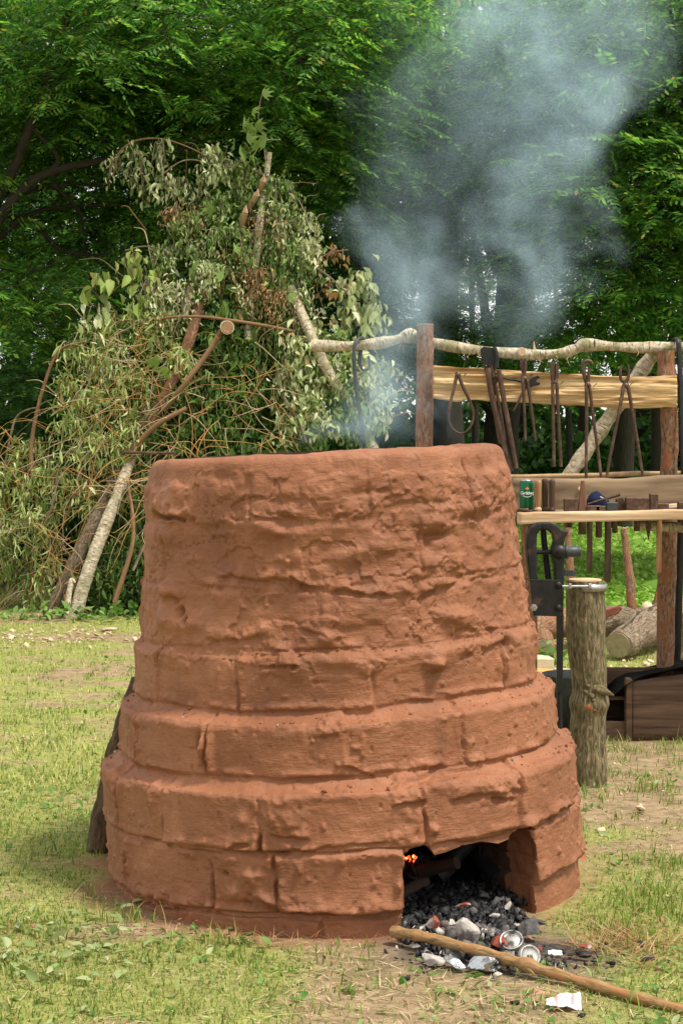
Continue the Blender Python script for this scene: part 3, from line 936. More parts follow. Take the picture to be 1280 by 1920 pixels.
def rot_mats(yaw, pit, rol):
    cy, sy, cp, sp, cr, sr = np.cos(yaw), np.sin(yaw), np.cos(pit), np.sin(pit), np.cos(rol), np.sin(rol)
    Rm = np.empty((len(yaw), 3, 3))
    Rm[:, 0, 0] = cy * cp; Rm[:, 0, 1] = cy * sp * sr - sy * cr; Rm[:, 0, 2] = cy * sp * cr + sy * sr
    Rm[:, 1, 0] = sy * cp; Rm[:, 1, 1] = sy * sp * sr + cy * cr; Rm[:, 1, 2] = sy * sp * cr - cy * sr
    Rm[:, 2, 0] = -sp; Rm[:, 2, 1] = cp * sr; Rm[:, 2, 2] = cp * cr
    return Rm

def inst_arrays(tv, tf, pos, yaw, pit, rol, s):
    Rm = rot_mats(np.asarray(yaw), np.asarray(pit), np.asarray(rol))
    V = np.einsum('nij,kj->nki', Rm, tv) * np.asarray(s)[:, None, None] + np.asarray(pos)[:, None, :]
    Fq = (np.arange(len(pos)) * len(tv))[:, None, None] + tf[None]
    return V.reshape(-1, 3).astype(np.float32), Fq.reshape(-1, tf.shape[1])

def card_mesh(tv, tf, pos, yaw, pit, rol, s, mat, name, parent=None):
    V, Fq = inst_arrays(tv, tf, pos, yaw, pit, rol, s)
    tri = Fq[:, 2] == Fq[:, 3]
    return mesh_np(name, V, [Fq[~tri], Fq[tri][:, :3]], mat, parent)

pos = scatter(9000, -9, 9, 3.4, 9.5, 21, lambda x, y: 0.15 + 1.3 * sstep(-.05, .35, fbm(np.stack([x * 2.6, y * 2.6, x * 0], 1), 3, 44)), 1.2); pos[:, 2] += 0.012
tag(leaf_cards(pos, 0.022, WEED, 'weeds', 0.5, 0.45, 22), 'small weed leaves scattered through the grass', 'weeds', kind='stuff')
g = np.random.default_rng(31)
pos = np.stack([-0.66 + g.normal(0, .17, 150), 4.10 + g.normal(0, .20, 150), g.uniform(.004, .03, 150)], 1)
pos = pos[np.hypot(pos[:, 0] - KX, pos[:, 1] - KY) > 0.68]
tag(leaf_cards(pos, 0.034, leaf_mat('wilted_leaf', [(0, (0.16, 0.22, 0.06)), (0.5, (0.26, 0.32, 0.13)), (1, (0.40, 0.42, 0.24))], 0.2), 'fallen_leaves', 0.45, 0.42, 33),
    'pale wilted leaves lying in the grass left of the kiln foot', 'leaves', kind='stuff')
# lush lawn beyond the bench
g = np.random.default_rng(41)
n = 260000
y = 11.2 + 15 * g.uniform(0, 1, n) ** 1.2; x = g.uniform(0.2, 1.0, n) * (0.30 * y + 1.0)
keep_ = (x > 0.6) & (g.uniform(0, 1, n) < sstep(11.2, 12.6, y) * 0.9 + 0.1)
x, y = x[keep_], y[keep_]
lawn = leaf_mat('lush_ground_cover', [(0, (0.14, 0.27, 0.03)), (0.5, (0.24, 0.41, 0.06)), (1, (0.38, 0.52, 0.12))], 0.35, 0.5, 1.3)
lq = np.array([(0, 0, 0), (.5, .36, .08), (1, 0, -.02), (.5, -.36, .08)], np.float32)
nl_ = len(x)
tag(card_mesh(lq, np.array([(0, 3, 2, 1)]), np.stack([x, y, g.uniform(.005, .075, nl_)], 1), g.uniform(0, 6.3, nl_), g.normal(0, .5, nl_), g.normal(0, .5, nl_), .040 * g.lognormal(0, .35, nl_), lawn, 'ground_cover'),
    'bright green leafy ground cover on the lawn behind the tool bench', 'ground cover', kind='stuff')
# wood chips and crumbs on the ground
CHIP = simple_mat('pale_wood_chip', (0.50, 0.36, 0.22), (0.72, 0.58, 0.40), 14, 0.8)
tvb = np.array([(x_ * .5, y_ * .3, z_ * .08) for x_ in (-1, 1) for y_ in (-1, 1) for z_ in (-1, 1)], np.float32)
tfb = np.array([(0, 1, 3, 2), (4, 6, 7, 5), (0, 4, 5, 1), (2, 3, 7, 6), (0, 2, 6, 4), (1, 5, 7, 3)])
def chips(cx, cy, sx, sy, n, size, mat, name, label, cat, z0=0.006, seed=1, box=None):
    q_ = np.random.default_rng(seed)
    p = np.stack([cx + q_.normal(0, sx, n), cy + q_.normal(0, sy, n), q_.uniform(z0, z0 + .015, n)], 1)
    p = p[np.hypot(p[:, 0] - KX, p[:, 1] - KY) > 0.69]
    m_ = len(p)
    return tag(card_mesh(tvb, tfb, p, q_.uniform(0, 6.3, m_), q_.normal(0, .4, m_), q_.normal(0, .4, m_), size * q_.lognormal(0, .5, m_), mat, name), label, cat, kind='stuff')
chips(-2.7, 10.35, 1.5, .22, 700, .016, CHIP, 'wood_chips', 'pale wood chips strewn in the strip before the brushwood hut', 'wood chips', seed=3)
chips(1.25, 8.6, .45, .35, 160, .028, CHIP, 'wood_chips', 'pale wood chips strewn before the log pile', 'wood chips', seed=4)
chips(1.1, 5.8, .5, .5, 130, .008, CHIP, 'wood_chips', 'small wood crumbs on the trampled soil by the stump', 'wood chips', seed=5)
CL = simple_mat('clay_crumb', (0.28, 0.12, 0.07), (0.38, 0.17, 0.10), 20)
chips(-.1, 4.28, .45, .06, 150, .007, CL, 'clay_crumbs', 'crumbs of red clay along the front foot of the kiln', 'clay crumbs', seed=6)
# ------------------------------------------------------------------ trees
BARK = simple_mat('dark_trunk_bark', (0.020, 0.016, 0.011), (0.055, 0.042, 0.028), 8, 0.9, 0, 0.8, 0.02, 'UV', (5, 1.2, 1))  # dark brown bark of trunks and limbs
BARK_GREY = simple_mat('grey_bark', (0.05, 0.045, 0.035), (0.11, 0.095, 0.07), 8, 0.9, 0, 0.8, 0.02, 'UV', (5, 1.2, 1))
LOCUST = leaf_mat('locust_leaf', [(0.0, (0.026, 0.085, 0.020)), (0.5, (0.072, 0.185, 0.034)), (0.82, (0.16, 0.31, 0.048)), (0.96, (0.24, 0.38, 0.045)), (1.0, (0.28, 0.18, 0.05))], 0.45, 0.5, 1.9)
LOCUST_D = leaf_mat('locust_leaf_deep', [(0.0, (0.040, 0.115, 0.034)), (0.5, (0.080, 0.195, 0.052)), (1.0, (0.140, 0.27, 0.068))], 0.46, 0.5, 1.7)
MAPLE = leaf_mat('maple_leaf', [(0.0, (0.045, 0.115, 0.028)), (0.5, (0.085, 0.195, 0.044)), (1.0, (0.150, 0.280, 0.062))], 0.46, 0.45, 1.7)
TWIG = simple_mat('twig_bark', (0.03, 0.024, 0.016), (0.07, 0.05, 0.03), 30)

def pinnate(nl=6, L=0.20, lw=0.017, ll=0.042, droop=0.5, rs=0):
    """one compound leaf along +x: rachis and paired leaflets"""
    q_ = np.random.default_rng(rs)
    V, Q = [], []
    def at_(t):
        a = droop * t
        return np.array([L * t * math.cos(a * .6), 0, -L * t * math.sin(a * .6)])
    # rachis: thin strip
    for k in range(4):
        p = at_(k / 3)
        V += [p + (0, .0012, 0), p - (0, .0012, 0)]
    for k in range(3): Q.append((2 * k, 2 * k + 1, 2 * k + 3, 2 * k + 2))
    def leaflet(p, dirx, diry, s):
        b = len(V)
        d_ = np.array([dirx, diry, -0.22 + q_.normal(0, .12)]); d_ /= np.linalg.norm(d_)
        sd_ = np.array([-d_[1], d_[0], 0.0]); sd_ /= np.linalg.norm(sd_)
        sd_[2] = q_.normal(0, .25)
        V.extend([p, p + d_ * s * ll * .5 + sd_ * lw * .5 * s, p + d_ * ll * s, p + d_ * s * ll * .5 - sd_ * lw * .5 * s])
        Q.append((b, b + 1, b + 2, b + 3))
    for k in range(nl):
        t = 0.16 + 0.78 * k / (nl - 1)
        s = 0.75 + 0.45 * math.sin(math.pi * min(1, t * 1.05))
        for sgn in (-1, 1): leaflet(at_(t), 0.38, sgn, s)
    leaflet(at_(1.0), 1, 0, 1)
    return np.array(V, np.float32), np.array(Q, np.int64)

def palmate(n=5, s=0.075, rs=0):
    """a lobed (maple-like) leaf, fan of quads, stalk at origin, along +x"""
    V = [(0, 0, 0)]; Q = []
    for k in range(n):
        a = (k - (n - 1) / 2) * (2.0 / (n - 1))
        l = s * (1.0 - 0.28 * abs(a))
        b = len(V)
        V += [(l * .5 * math.cos(a - .27), l * .5 * math.sin(a - .27), 0.004), (l * math.cos(a), l * math.sin(a), -0.010), (l * .5 * math.cos(a + .27), l * .5 * math.sin(a + .27), 0.004)]
        Q.append((0, b, b + 1, b + 2))
    return np.array(V, np.float32), np.array(Q, np.int64)

def join(parts):
    V, Q, b = [], [], 0
    for v, q_ in parts:
        V.append(v); Q.append(q_ + b); b += len(v)
    return np.concatenate(V), np.concatenate(Q)

def spray(kind, rs):
    """a leafy branchlet about 0.6 m long along +x"""
    q_ = np.random.default_rng(rs)
    L = 0.55
    parts = []
    tw = []
    nodes = 9 if kind != 'maple' else 8
    pts = [(L * t, 0.03 * math.sin(3 * t + rs), -0.10 * t * t) for t in np.linspace(0, 1, 5)]
    V, Q = [], []
    for i, p in enumerate(pts):
        w = 0.004 * (1 - i / 5.5)
        V += [(p[0], p[1] + w, p[2]), (p[0], p[1] - w, p[2]), (p[0], p[1], p[2] + w * 1.6)]
    for i in range(4):
        for k in range(3): Q.append((3 * i + k, 3 * i + (k + 1) % 3, 3 * i + 3 + (k + 1) % 3, 3 * i + 3 + k))
    tw.append((np.array(V, np.float32), np.array(Q)))
    for k in range(nodes):
        t = 0.12 + 0.88 * k / (nodes - 1)
        p = np.array([L * t, 0.03 * math.sin(3 * t + rs), -0.10 * t * t])
        sg_ = -1 if k % 2 else 1
        yaw = sg_ * q_.uniform(0.7, 1.35) * (1 - 0.75 * (k == nodes - 1))
        if kind == 'maple':
            for m_ in range(2):
                v, f = palmate(5, q_.uniform(.06, .095), rs)
                a_, b_ = inst_arrays(v, f, [p + q_.normal(0, .03, 3)], [yaw + q_.normal(0, .5)], [q_.normal(.35, .3)], [q_.normal(0, .35)], [1.0])
                parts.append((a_, b_))
        else:
            v, f = pinnate(7, q_.uniform(.15, .23), rs=rs * 31 + k, droop=q_.uniform(.1, .6))
            a_, b_ = inst_arrays(v, f, [p], [yaw], [q_.normal(.08, .2)], [q_.normal(0, .3)], [1.0])
            parts.append((a_, b_))
    return join(parts), join(tw)
SPR = {k: [spray(k, i + 1) for i in range(6)] for k in ('locust', 'maple')}

def crown_mesh(name, kind, P, yaw, pit, rol, s, mat, parent, seed=0):
    """leaf sprays at the given places as one crown (leaves and twigs)"""
    q_ = np.random.default_rng(seed)
    pick = q_.integers(0, 6, len(P))
    LV, LQ, TVs, TQs = [], [], [], []
    bl = bt = 0
    for i in range(6):
        m_ = pick == i
        if not m_.any(): continue
        (lv, lq), (tv_, tq) = SPR[kind][i]
        a, b = inst_arrays(lv, lq, P[m_], yaw[m_], pit[m_], rol[m_], s[m_])
        LV.append(a); LQ.append(b + bl); bl += len(a)
        a, b = inst_arrays(tv_, tq, P[m_], yaw[m_], pit[m_], rol[m_], s[m_])
        TVs.append(a); TQs.append(b + bt); bt += len(a)
    LV, LQ, TV_, TQ = map(np.concatenate, (LV, LQ, TVs, TQs))
    V = np.concatenate([LV, TV_]); Q = np.concatenate([LQ, TQ + len(LV)])
    mi = np.concatenate([np.zeros(len(LQ), int), np.ones(len(TQ), int)])
    return mesh_np(name, V, Q, mat, parent, smooth=False, mats=[mat, TWIG], midx=mi)

def limb(parent, pts, r0, r1, mat=BARK, name='limb', seed=0):
    c = curve_pts(pts, 6)
    return MB().tube(c, lerp_list(r0, r1, len(c)), 9, bump=0.18, bscale=6, seed=seed).build(name, mat, parent)

def tree(kind, base, height, lobes, label, mat, group='trees of the wood behind the kiln', trunk_r=0.13, lean=(0, 0), dens=1.0, limbs=(), seed=0, bark=None, cat='tree', name=None, trunk_top=None, ssc=1.0, auto=True):
    """lobes: (centre xyz, radii xyz, number of sprays) in world metres"""
    q_ = np.random.default_rng(seed + 100)
    bx, by = base
    t = empty(name or ('locust_tree' if kind == 'locust' else 'maple_tree'), (bx, by, 0))
    tag(t, label, cat, group)
    bark = bark or BARK
    top = trunk_top or height
    tp = [(lean[0] * f ** 1.3 + 0.10 * math.sin(f * 5 + seed), lean[1] * f + 0.08 * math.cos(f * 4 + seed), top * f - 0.1 * (f == 0)) for f in np.linspace(0, 1, 7)]
    c = curve_pts(tp, 5)
    MB().tube(c, [trunk_r * (1 - 0.65 * i / len(c)) * (1.35 if i == 0 else 1) for i in range(len(c))], 12, bump=0.15, bscale=5, seed=seed).build('trunk', bark, t)
    base3 = np.array([bx, by, 0.0])
    Ps, Ys, Pi, Ro, Ss = [], [], [], [], []
    for (cx, cy, cz), (rx, ry, rz), n in lobes:
        n = int(n * dens)
        v = q_.normal(0, 1, (n, 3)); v /= np.linalg.norm(v, axis=1)[:, None]
        rad = q_.uniform(0.25, 1.0, n) ** 0.45
        p = v * rad[:, None]
        # clump into tiers: pull heights towards layers
        lay = np.round(p[:, 2] * 4 + 0.3 * vnoise(np.stack([p[:, 0] * 3, p[:, 1] * 3, p[:, 2] * 0], 1), seed)) / 4
        p[:, 2] = p[:, 2] * 0.45 + lay * 0.55
        P = p * np.array([rx, ry, rz]) + np.array([cx, cy, cz]) - base3
        out = np.arctan2(p[:, 1], p[:, 0]) + q_.normal(0, .75, n)
        Ps.append(P); Ys.append(out)
        Pi.append(q_.normal(.05, .2, n) + np.clip(-p[:, 2], 0, 1) * 0.2); Ro.append(q_.normal(0, .25, n)); Ss.append(q_.uniform(.8, 1.35, n) * ssc)
        # limbs that carry this lobe
        f = min(.92, max(.18, (cz - rz * .5) / top * .8))
        sx, sy, sz = tp[int(f * 6)]
        k_ = max(2, int(rx * ry * 1.6)) if auto else 0
        for j in range(min(k_, 5)):
            e = P[q_.integers(0, n)] * 0.9 + (np.array([cx, cy, cz]) - base3) * 0.1
            mid = (np.array([sx, sy, sz]) + e) / 2 + np.array([0, 0, 0.25]) + q_.normal(0, .12, 3)
            limb(t, [(sx, sy, sz), tuple(mid), tuple(e)], trunk_r * .36, 0.012, bark, seed=seed + j)
    P, Y_, Pt, Rl, S_ = map(np.concatenate, (Ps, Ys, Pi, Ro, Ss))
    crown_mesh('crown', kind, P, Y_, Pt, Rl, S_, mat, t, seed)
    for pts, r0, r1 in limbs:
        limb(t, [tuple(np.array(p) - base3) for p in pts], r0 * .62, r1 * .7, bark, seed=seed)
    return t

def lobe(px, py, Y, rpx, rpy, ry, n):
    """crown lobe seen centred on a photo pixel at distance Y, radii in photo pixels across and up"""
    c = W(px, py, Y)
    k = Y / F
    return (tuple(c), (rpx * k, ry, rpy * k), n)

# the big locust on the left, its boughs reaching over the hut
tree('locust', (-3.9, 13.6), 6.4, [
        lobe(120, 60, 13.2, 260, 150, 1.0, 230), lobe(420, 60, 13.4, 260, 140, 0.9, 200), lobe(600, 30, 13.6, 120, 70, .6, 60), lobe(100, 200, 13.9, 220, 90, 0.9, 90),
        lobe(350, 230, 14.0, 260, 120, 0.9, 200), lobe(560, 260, 14.4, 110, 110, 0.7, 90), lobe(180, 430, 14.9, 230, 60, .6, 80), lobe(350, 400, 14.6, 200, 100, .8, 110),
        lobe(30, 560, 13.2, 110, 60, .6, 50), lobe(-250, 200, 13.8, 260, 300, 1.4, 260), lobe(60, -160, 13.6, 420, 110, .8, 110), lobe(500, -140, 13.8, 300, 100, .7, 70)],
     'big bright locust tree arching over the brushwood hut, upper left', LOCUST, trunk_r=0.2, lean=(0.3, .2), seed=1, auto=False, ssc=1.15, dens=.95,
     limbs=[([W(-160, 640, 13.15), W(-40, 470, 12.95), W(60, 340, 12.85), W(200, 300, 12.95), W(330, 285, 13.05)], .085, .02),
            ([W(-120, 520, 13.15), W(0, 370, 12.95), W(60, 230, 12.75), W(120, 60, 12.65), W(140, -60, 12.65)], .075, .025),
            ([W(60, 340, 12.90), W(110, 300, 12.85), W(60, 240, 12.75)], .04, .015),
            ([W(0, 370, 12.95), W(120, 345, 13.15), W(200, 350, 13.35)], .05, .015),
            ([W(-60, 380, 13.05), W(60, 420, 13.35), W(120, 470, 13.45), W(210, 480, 13.55)], .055, .012),
            ([W(-80, 520, 13.15), W(30, 420, 13.25), W(100, 390, 13.35), W(230, 385, 13.45)], .05, .012),
            ([W(300, 330, 13.65), W(390, 240, 13.55), W(450, 170, 13.45), W(460, 60, 13.35)], .05, .012),
            ([W(450, 170, 13.45), W(500, 120, 13.35), W(560, 90, 13.25)], .025, .008),
            ([W(330, 285, 13.05), W(380, 250, 13.15), W(450, 150, 13.15)], .025, .008),
            ([W(100, 345, 12.95), W(150, 400, 13.25), W(160, 470, 13.45)], .03, .01)])
tree('locust', (-2.2, 17.5), 6.5, [lobe(150, 560, 17, 220, 90, .9, 120), lobe(60, 700, 17, 180, 90, .9, 90), lobe(330, 500, 17.4, 200, 120, 1.0, 120), lobe(-200, 500, 17, 240, 240, 1.2, 150), lobe(200, 200, 18, 420, 240, 1.5, 260)],
     'shaded locust tree standing behind the hut on the left', LOCUST_D, seed=2, trunk_r=.12)
# the maple in the middle
tree('maple', (1.15, 18.6), 8.5, [
        lobe(640, 130, 16.2, 120, 120, .8, 130), lobe(700, 240, 16.6, 130, 90, .8, 120), lobe(760, 150, 17, 110, 80, .7, 70), lobe(720, 20, 17.2, 130, 90, .8, 90),
        lobe(640, 310, 16.8, 120, 60, .6, 70), lobe(860, 30, 17.6, 120, 90, .8, 60), lobe(800, -160, 17.5, 300, 110, .8, 80)],
     'dark maple behind the smoke with its trunk at the top of the picture', MAPLE, trunk_r=0.19, seed=3, lean=(0.1, 0))
# middle locusts
tree('locust', (0.35, 17.0), 6.5, [
        lobe(660, 420, 15.6, 110, 80, .7, 90), lobe(700, 540, 15.8, 120, 90, .7, 100), lobe(790, 360, 16, 130, 110, .8, 130), lobe(640, 640, 16, 100, 90, .7, 70), lobe(760, 620, 16.3, 110, 70, .7, 80)],
     'blue-green locust in the smoke between hut and tool rack', LOCUST_D, trunk_r=0.12, seed=4, lean=(.1, 0))
tree('locust', (1.62, 17.2), 7.5, [
        lobe(900, 160, 15.8, 130, 90, .8, 120), lobe(960, 280, 15.6, 120, 100, .8, 130), lobe(890, 400, 15.8, 100, 60, .6, 70), lobe(1010, 120, 16, 130, 110, .8, 120), lobe(1050, 330, 16.2, 80, 110, .7, 80),
        lobe(870, 620, 16.6, 130, 40, .6, 60), lobe(1010, -160, 16.4, 300, 110, .8, 70)],
     'locust tree with a thick dark trunk seen through the smoke', LOCUST, trunk_r=0.19, seed=5, lean=(0.0, 0), ssc=1.2, dens=.75)
# right locust
tree('locust', (3.55, 15.2), 7.5, [
        lobe(1190, 330, 13.8, 120, 80, .7, 130), lobe(1240, 160, 13.9, 110, 90, .7, 120), lobe(1160, 450, 14, 90, 60, .6, 80), lobe(1230, 560, 14.2, 110, 60, .6, 55), lobe(1140, 590, 14.4, 80, 50, .5, 60),
        lobe(1260, 20, 14, 130, 90, .8, 110), lobe(1450, 300, 14, 170, 320, 1.2, 260), lobe(1300, -170, 14.2, 320, 110, .8, 80), lobe(1130, 60, 14.6, 110, 80, .7, 80)],
     'bright locust tree hanging down behind the right end of the rack', LOCUST, trunk_r=0.17, seed=6, lean=(-.2, 0), ssc=1.25, dens=.75)
tree('locust', (3.2, 20.5), 8, [
        lobe(1120, 420, 19.5, 170, 150, 1.0, 130), lobe(1000, 560, 20, 90, 50, .8, 40), lobe(1100, 180, 20, 260, 160, 1.2, 200)],
     'shaded locust tree further back behind the right one', LOCUST_D, trunk_r=0.13, seed=7, dens=.55)
# the back of the wood: a row of trees, each with a full crown
k = 0
BACK = [(-9.5, 19, 1.15), (-6.6, 21, 1.0), (-4.4, 24, 1.1), (-2.4, 22, 1.1), (-0.6, 25, 1.15), (1.2, 23.5, 1.0), (2.9, 27, 1.15), (4.4, 25.5, 1.0), (6.3, 23, 1.1), (8.6, 20, 1.1), (0.2, 30, 1.3), (-3.4, 30, 1.3), (5.4, 31, 1.3)]
WHERE = ['far left edge of the wood', 'behind the left locust', 'behind the hut, left side', 'behind the hut top', 'behind the hut right edge', 'behind the rack left post',
         'behind the split board', 'behind the birch brace', 'behind the rack right post', 'far right edge of the wood', 'deepest in the wood behind the smoke', 'deepest in the wood behind the hut', 'deepest in the wood on the right']
for (x, y, s) in BACK:
    q_ = random.Random(k + 50)
    h = 8.5 * s
    lb = []
    for j in range(1 if -0.3 < x < 6 else 0, 5):
        zc = h * (0.30 + 0.15 * j)
        lb.append(((x + q_.uniform(-.7, .7), y + q_.uniform(-.7, .7), zc), (q_.uniform(1.4, 2.1) * s, q_.uniform(1.2, 1.8) * s, h * .14), (15 if y > 22 else 30) if -0.3 < x < 6 else 65))
    tree('maple' if k % 3 == 0 else 'locust', (x, y), h, lb, 'tall dark background tree, ' + WHERE[k], MAPLE if k % 3 == 0 else LOCUST_D, trunk_r=.13 + .04 * q_.random(), seed=60 + k, lean=(q_.uniform(-.4, .4), 0), ssc=1.5)
    k += 1
# thin bare young trunks standing in the shade
POLES = [(-5.1, 19.0), (-4.3, 20.5), (-3.75, 18.2), (-3.2, 21), (-2.6, 19.3), (1.05, 24.2), (2.25, 25), (3.05, 23.5), (3.6, 26), (4.0, 22.4), (1.7, 22.6)]
for i, (x, y) in enumerate(POLES):
    q_ = random.Random(i)
    t = empty('young_tree', (x, y, 0))
    tag(t, 'thin dark young trunk in the shade, ' + ['far left', 'left of the brown stems', 'left edge behind drooping willow', 'left behind the hut', 'nearest the hut on its left',
        'under the split board by the calipers', 'under the board between tongs', 'behind the birch brace', 'right of the birch brace', 'beside the right post', 'behind the short tongs'][i], 'tree', 'young trunks in the shade')
    c = curve_pts([(0, 0, -.1), (q_.uniform(-.1, .1), 0, 1.5), (q_.uniform(-.3, .3), 0, 3.2), (q_.uniform(-.5, .5), .1, 5.5)], 5)
    MB().tube(c, lerp_list(q_.uniform(.05, .09), .02, len(c)), 8, bump=.15, bscale=6).build('trunk', BARK, t)
    for j in range(3):
        a = c[int(len(c) * (.35 + .2 * j))]
        e = a + Vector((q_.choice((-1, 1)) * q_.uniform(.4, .9), q_.uniform(-.2, .2), q_.uniform(.3, .7)))
        MB().tube([a, (a + e) / 2 + Vector((0, 0, -.06)), e], [.022, .014, .006], 6).build('limb', BARK, t)
# undergrowth: low leafy mass in the shade of the wood
def undergrowth(n, x0, x1, y0, y1, zmax, mat, label, seed, size=.11):
    q_ = np.random.default_rng(seed)
    P = np.stack([q_.uniform(x0, x1, n), q_.uniform(y0, y1, n), np.zeros(n)], 1)
    hh = zmax * (0.55 + 0.45 * vnoise(P * .9, seed)) * np.clip(.25 + (P[:, 1] - y0) / (y1 - y0) * 1.1, 0, 1)
    P[:, 2] = hh * q_.uniform(0, 1, n) ** .6
    tag(leaf_cards(P, size, mat, 'undergrowth', .7, .7, seed), label, 'undergrowth', kind='stuff')
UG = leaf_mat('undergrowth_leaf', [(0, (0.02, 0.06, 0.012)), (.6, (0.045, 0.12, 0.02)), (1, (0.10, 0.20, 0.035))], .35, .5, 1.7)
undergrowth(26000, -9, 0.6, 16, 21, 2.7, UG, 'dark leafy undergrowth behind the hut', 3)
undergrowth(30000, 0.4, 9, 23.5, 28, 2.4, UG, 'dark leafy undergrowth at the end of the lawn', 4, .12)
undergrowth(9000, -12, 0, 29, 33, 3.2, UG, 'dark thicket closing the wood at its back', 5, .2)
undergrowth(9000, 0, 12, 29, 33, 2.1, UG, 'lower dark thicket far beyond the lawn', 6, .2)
# ------------------------------------------------------------------ materials of the workplace
def birch_mat():
    m = NT('birch_bark')
    v = m.coord('UV', (30, 45, 1))
    v2 = m.coord('UV', (16, 110, 1))
    n1 = m.noise(v, 1.0, 5, 0.6)
    base = m.ramp(n1, [(0.28, (0.22, 0.17, 0.10)), (0.46, (0.48, 0.40, 0.28)), (0.62, (0.66, 0.59, 0.46)), (0.8, (0.76, 0.71, 0.60))])
    base = m.mix(m.ramp(m.noise(v, .3, 3), [(0.5, 0), (0.62, .85)]), base, (0.27, 0.26, 0.13))
    dark = m.ramp(m.noise(v2, 1.0, 4, 0.65), [(0.56, 0.0), (0.63, 1.0)])
    c = m.mix(dark, base, (0.10, 0.075, 0.05))
    c = m.mix(m.ramp(m.noise(v, .5, 5, .7, 1.5), [(0.60, 0.0), (0.64, 1.0)]), c, (0.42, 0.20, 0.09))
    h = m.math('ADD', n1, m.math('MULTIPLY', m.noise(v2, 3, 5, .7), .6))
    m.bsdf(c, 0.8, 0, m.bump(h, 1.0, 0.008), .15)
    return m.m
def pine_mat(name='reddish_pine_bark', dark=1.0):
    m = NT(name)
    v = m.coord('UV', (95, 38, 1))
    n1 = m.noise(v, 1.0, 6, 0.65, .6)
    c = m.ramp(n1, [(0.30, (0.07 * dark, 0.03 * dark, 0.018 * dark)), (0.46, (0.185 * dark, 0.10 * dark, 0.06 * dark)), (0.6, (0.31 * dark, 0.195 * dark, 0.12 * dark)), (0.75, (0.42 * dark, 0.30 * dark, 0.20 * dark))])
    c = m.mix(m.ramp(m.noise(v, .28, 5, .6, 1), [(0.50, 0.0), (0.58, .85)]), c, (0.30 * dark, 0.115 * dark, 0.05 * dark))
    m.bsdf(c, 0.85, 0, m.bump(n1, 1.0, 0.009), .15)
    return m.m
def stump_mat():
    m = NT('mossy_ridged_bark')
    v = m.coord('UV', (120, 26, 1))
    n1 = m.noise(v, 1.0, 5, 0.6, .5)
    n2 = m.noise(m.coord('UV', (28, 14, 1)), 1, 4, .6)
    c = m.ramp(n1, [(0.30, (0.045, 0.038, 0.020)), (0.48, (0.15, 0.125, 0.065)), (0.60, (0.29, 0.215, 0.13)), (0.76, (0.44, 0.35, 0.23))])
    c = m.mix(m.ramp(n2, [(0.46, 0.0), (0.66, .55)]), c, (0.105, 0.105, 0.040))
    m.bsdf(c, 0.9, 0, m.bump(n1, 1.0, 0.010), .15)
    return m.m
def wood_mat(name, stops, scale=(3, 3, 60), rough=.7, bump=.35, bd=.003, kind='Object'):
    m = NT(name)
    v = m.coord(kind, scale)
    n1 = m.noise(v, 1.0, 6, 0.6, .8)
    c = m.ramp(n1, stops)
    m.bsdf(c, rough, 0, m.bump(n1, bump, bd), .25)
    return m.m
BIRCH, PINE, STUMPB = birch_mat(), pine_mat(), stump_mat()
SPLIT = wood_mat('fresh_split_wood', [(0.30, (0.26, 0.12, 0.04)), (0.40, (0.50, 0.30, 0.125)), (0.55, (0.66, 0.45, 0.23)), (0.75, (0.76, 0.58, 0.35))], (2.6, 12, 46), .75, 1.0, .02)
PLANKW = wood_mat('pale_plank', [(0.3, (0.36, 0.22, 0.12)), (0.5, (0.56, 0.38, 0.22)), (0.75, (0.68, 0.52, 0.34))], (3, 12, 50), .75, .5, .003)
OLDPLANK = wood_mat('weathered_plank', [(0.28, (0.09, 0.055, 0.03)), (0.45, (0.20, 0.135, 0.08)), (0.58, (0.29, 0.20, 0.12)), (0.75, (0.36, 0.25, 0.14))], (1.6, 5, 12), .8, .5, .004)
DARKPLANK = wood_mat('dark_board', [(0.3, (0.040, 0.022, 0.013)), (0.5, (0.10, 0.058, 0.035)), (0.72, (0.19, 0.115, 0.07))], (2, 9, 30), .75, .6, .004)
CUT = wood_mat('cut_wood_end', [(0.3, (0.42, 0.25, 0.12)), (0.6, (0.62, 0.43, 0.25)), (0.8, (0.72, 0.55, 0.36))], (12, 12, 12), .8, .3)
HANDLE = wood_mat('worn_handle', [(0.3, (0.20, 0.10, 0.045)), (0.6, (0.34, 0.19, 0.085)), (0.8, (0.44, 0.27, 0.13))], (20, 20, 5), .5, .2)
HANDLE_D = wood_mat('dark_and_shaded_handle', [(0.3, (0.035, 0.022, 0.014)), (0.6, (0.085, 0.05, 0.03)), (0.8, (0.15, 0.09, 0.05))], (20, 20, 5), .55, .2)  # dark handles; on hung hammers it puts the bench's shade into the colour
IRON = simple_mat('rusty_iron', (0.055, 0.035, 0.026), (0.13, 0.075, 0.05), 60, .55, .55, .4, .001, c3=(0.19, 0.12, 0.085), s3=14, f3=(.52, .66))
BLACKIRON = simple_mat('black_iron', (0.010, 0.0095, 0.009), (0.024, 0.022, 0.021), 40, .45, .25, .35, .001, c3=(0.07, 0.04, 0.028), s3=18, f3=(.60, .7), spec=.35)
STEEL = simple_mat('bare_steel', (0.30, 0.30, 0.31), (0.48, 0.47, 0.46), 60, .38, .9, .2, .0006)
ROPEM = simple_mat('black_sheet', (0.005, 0.0045, 0.004), (0.012, 0.011, 0.010), 30, .85, 0, .3, .002, spec=.05)
GREYMET = simple_mat('dull_dark_metal', (0.03, 0.035, 0.036), (0.07, 0.08, 0.08), 22, .5, .4, .2, .001)

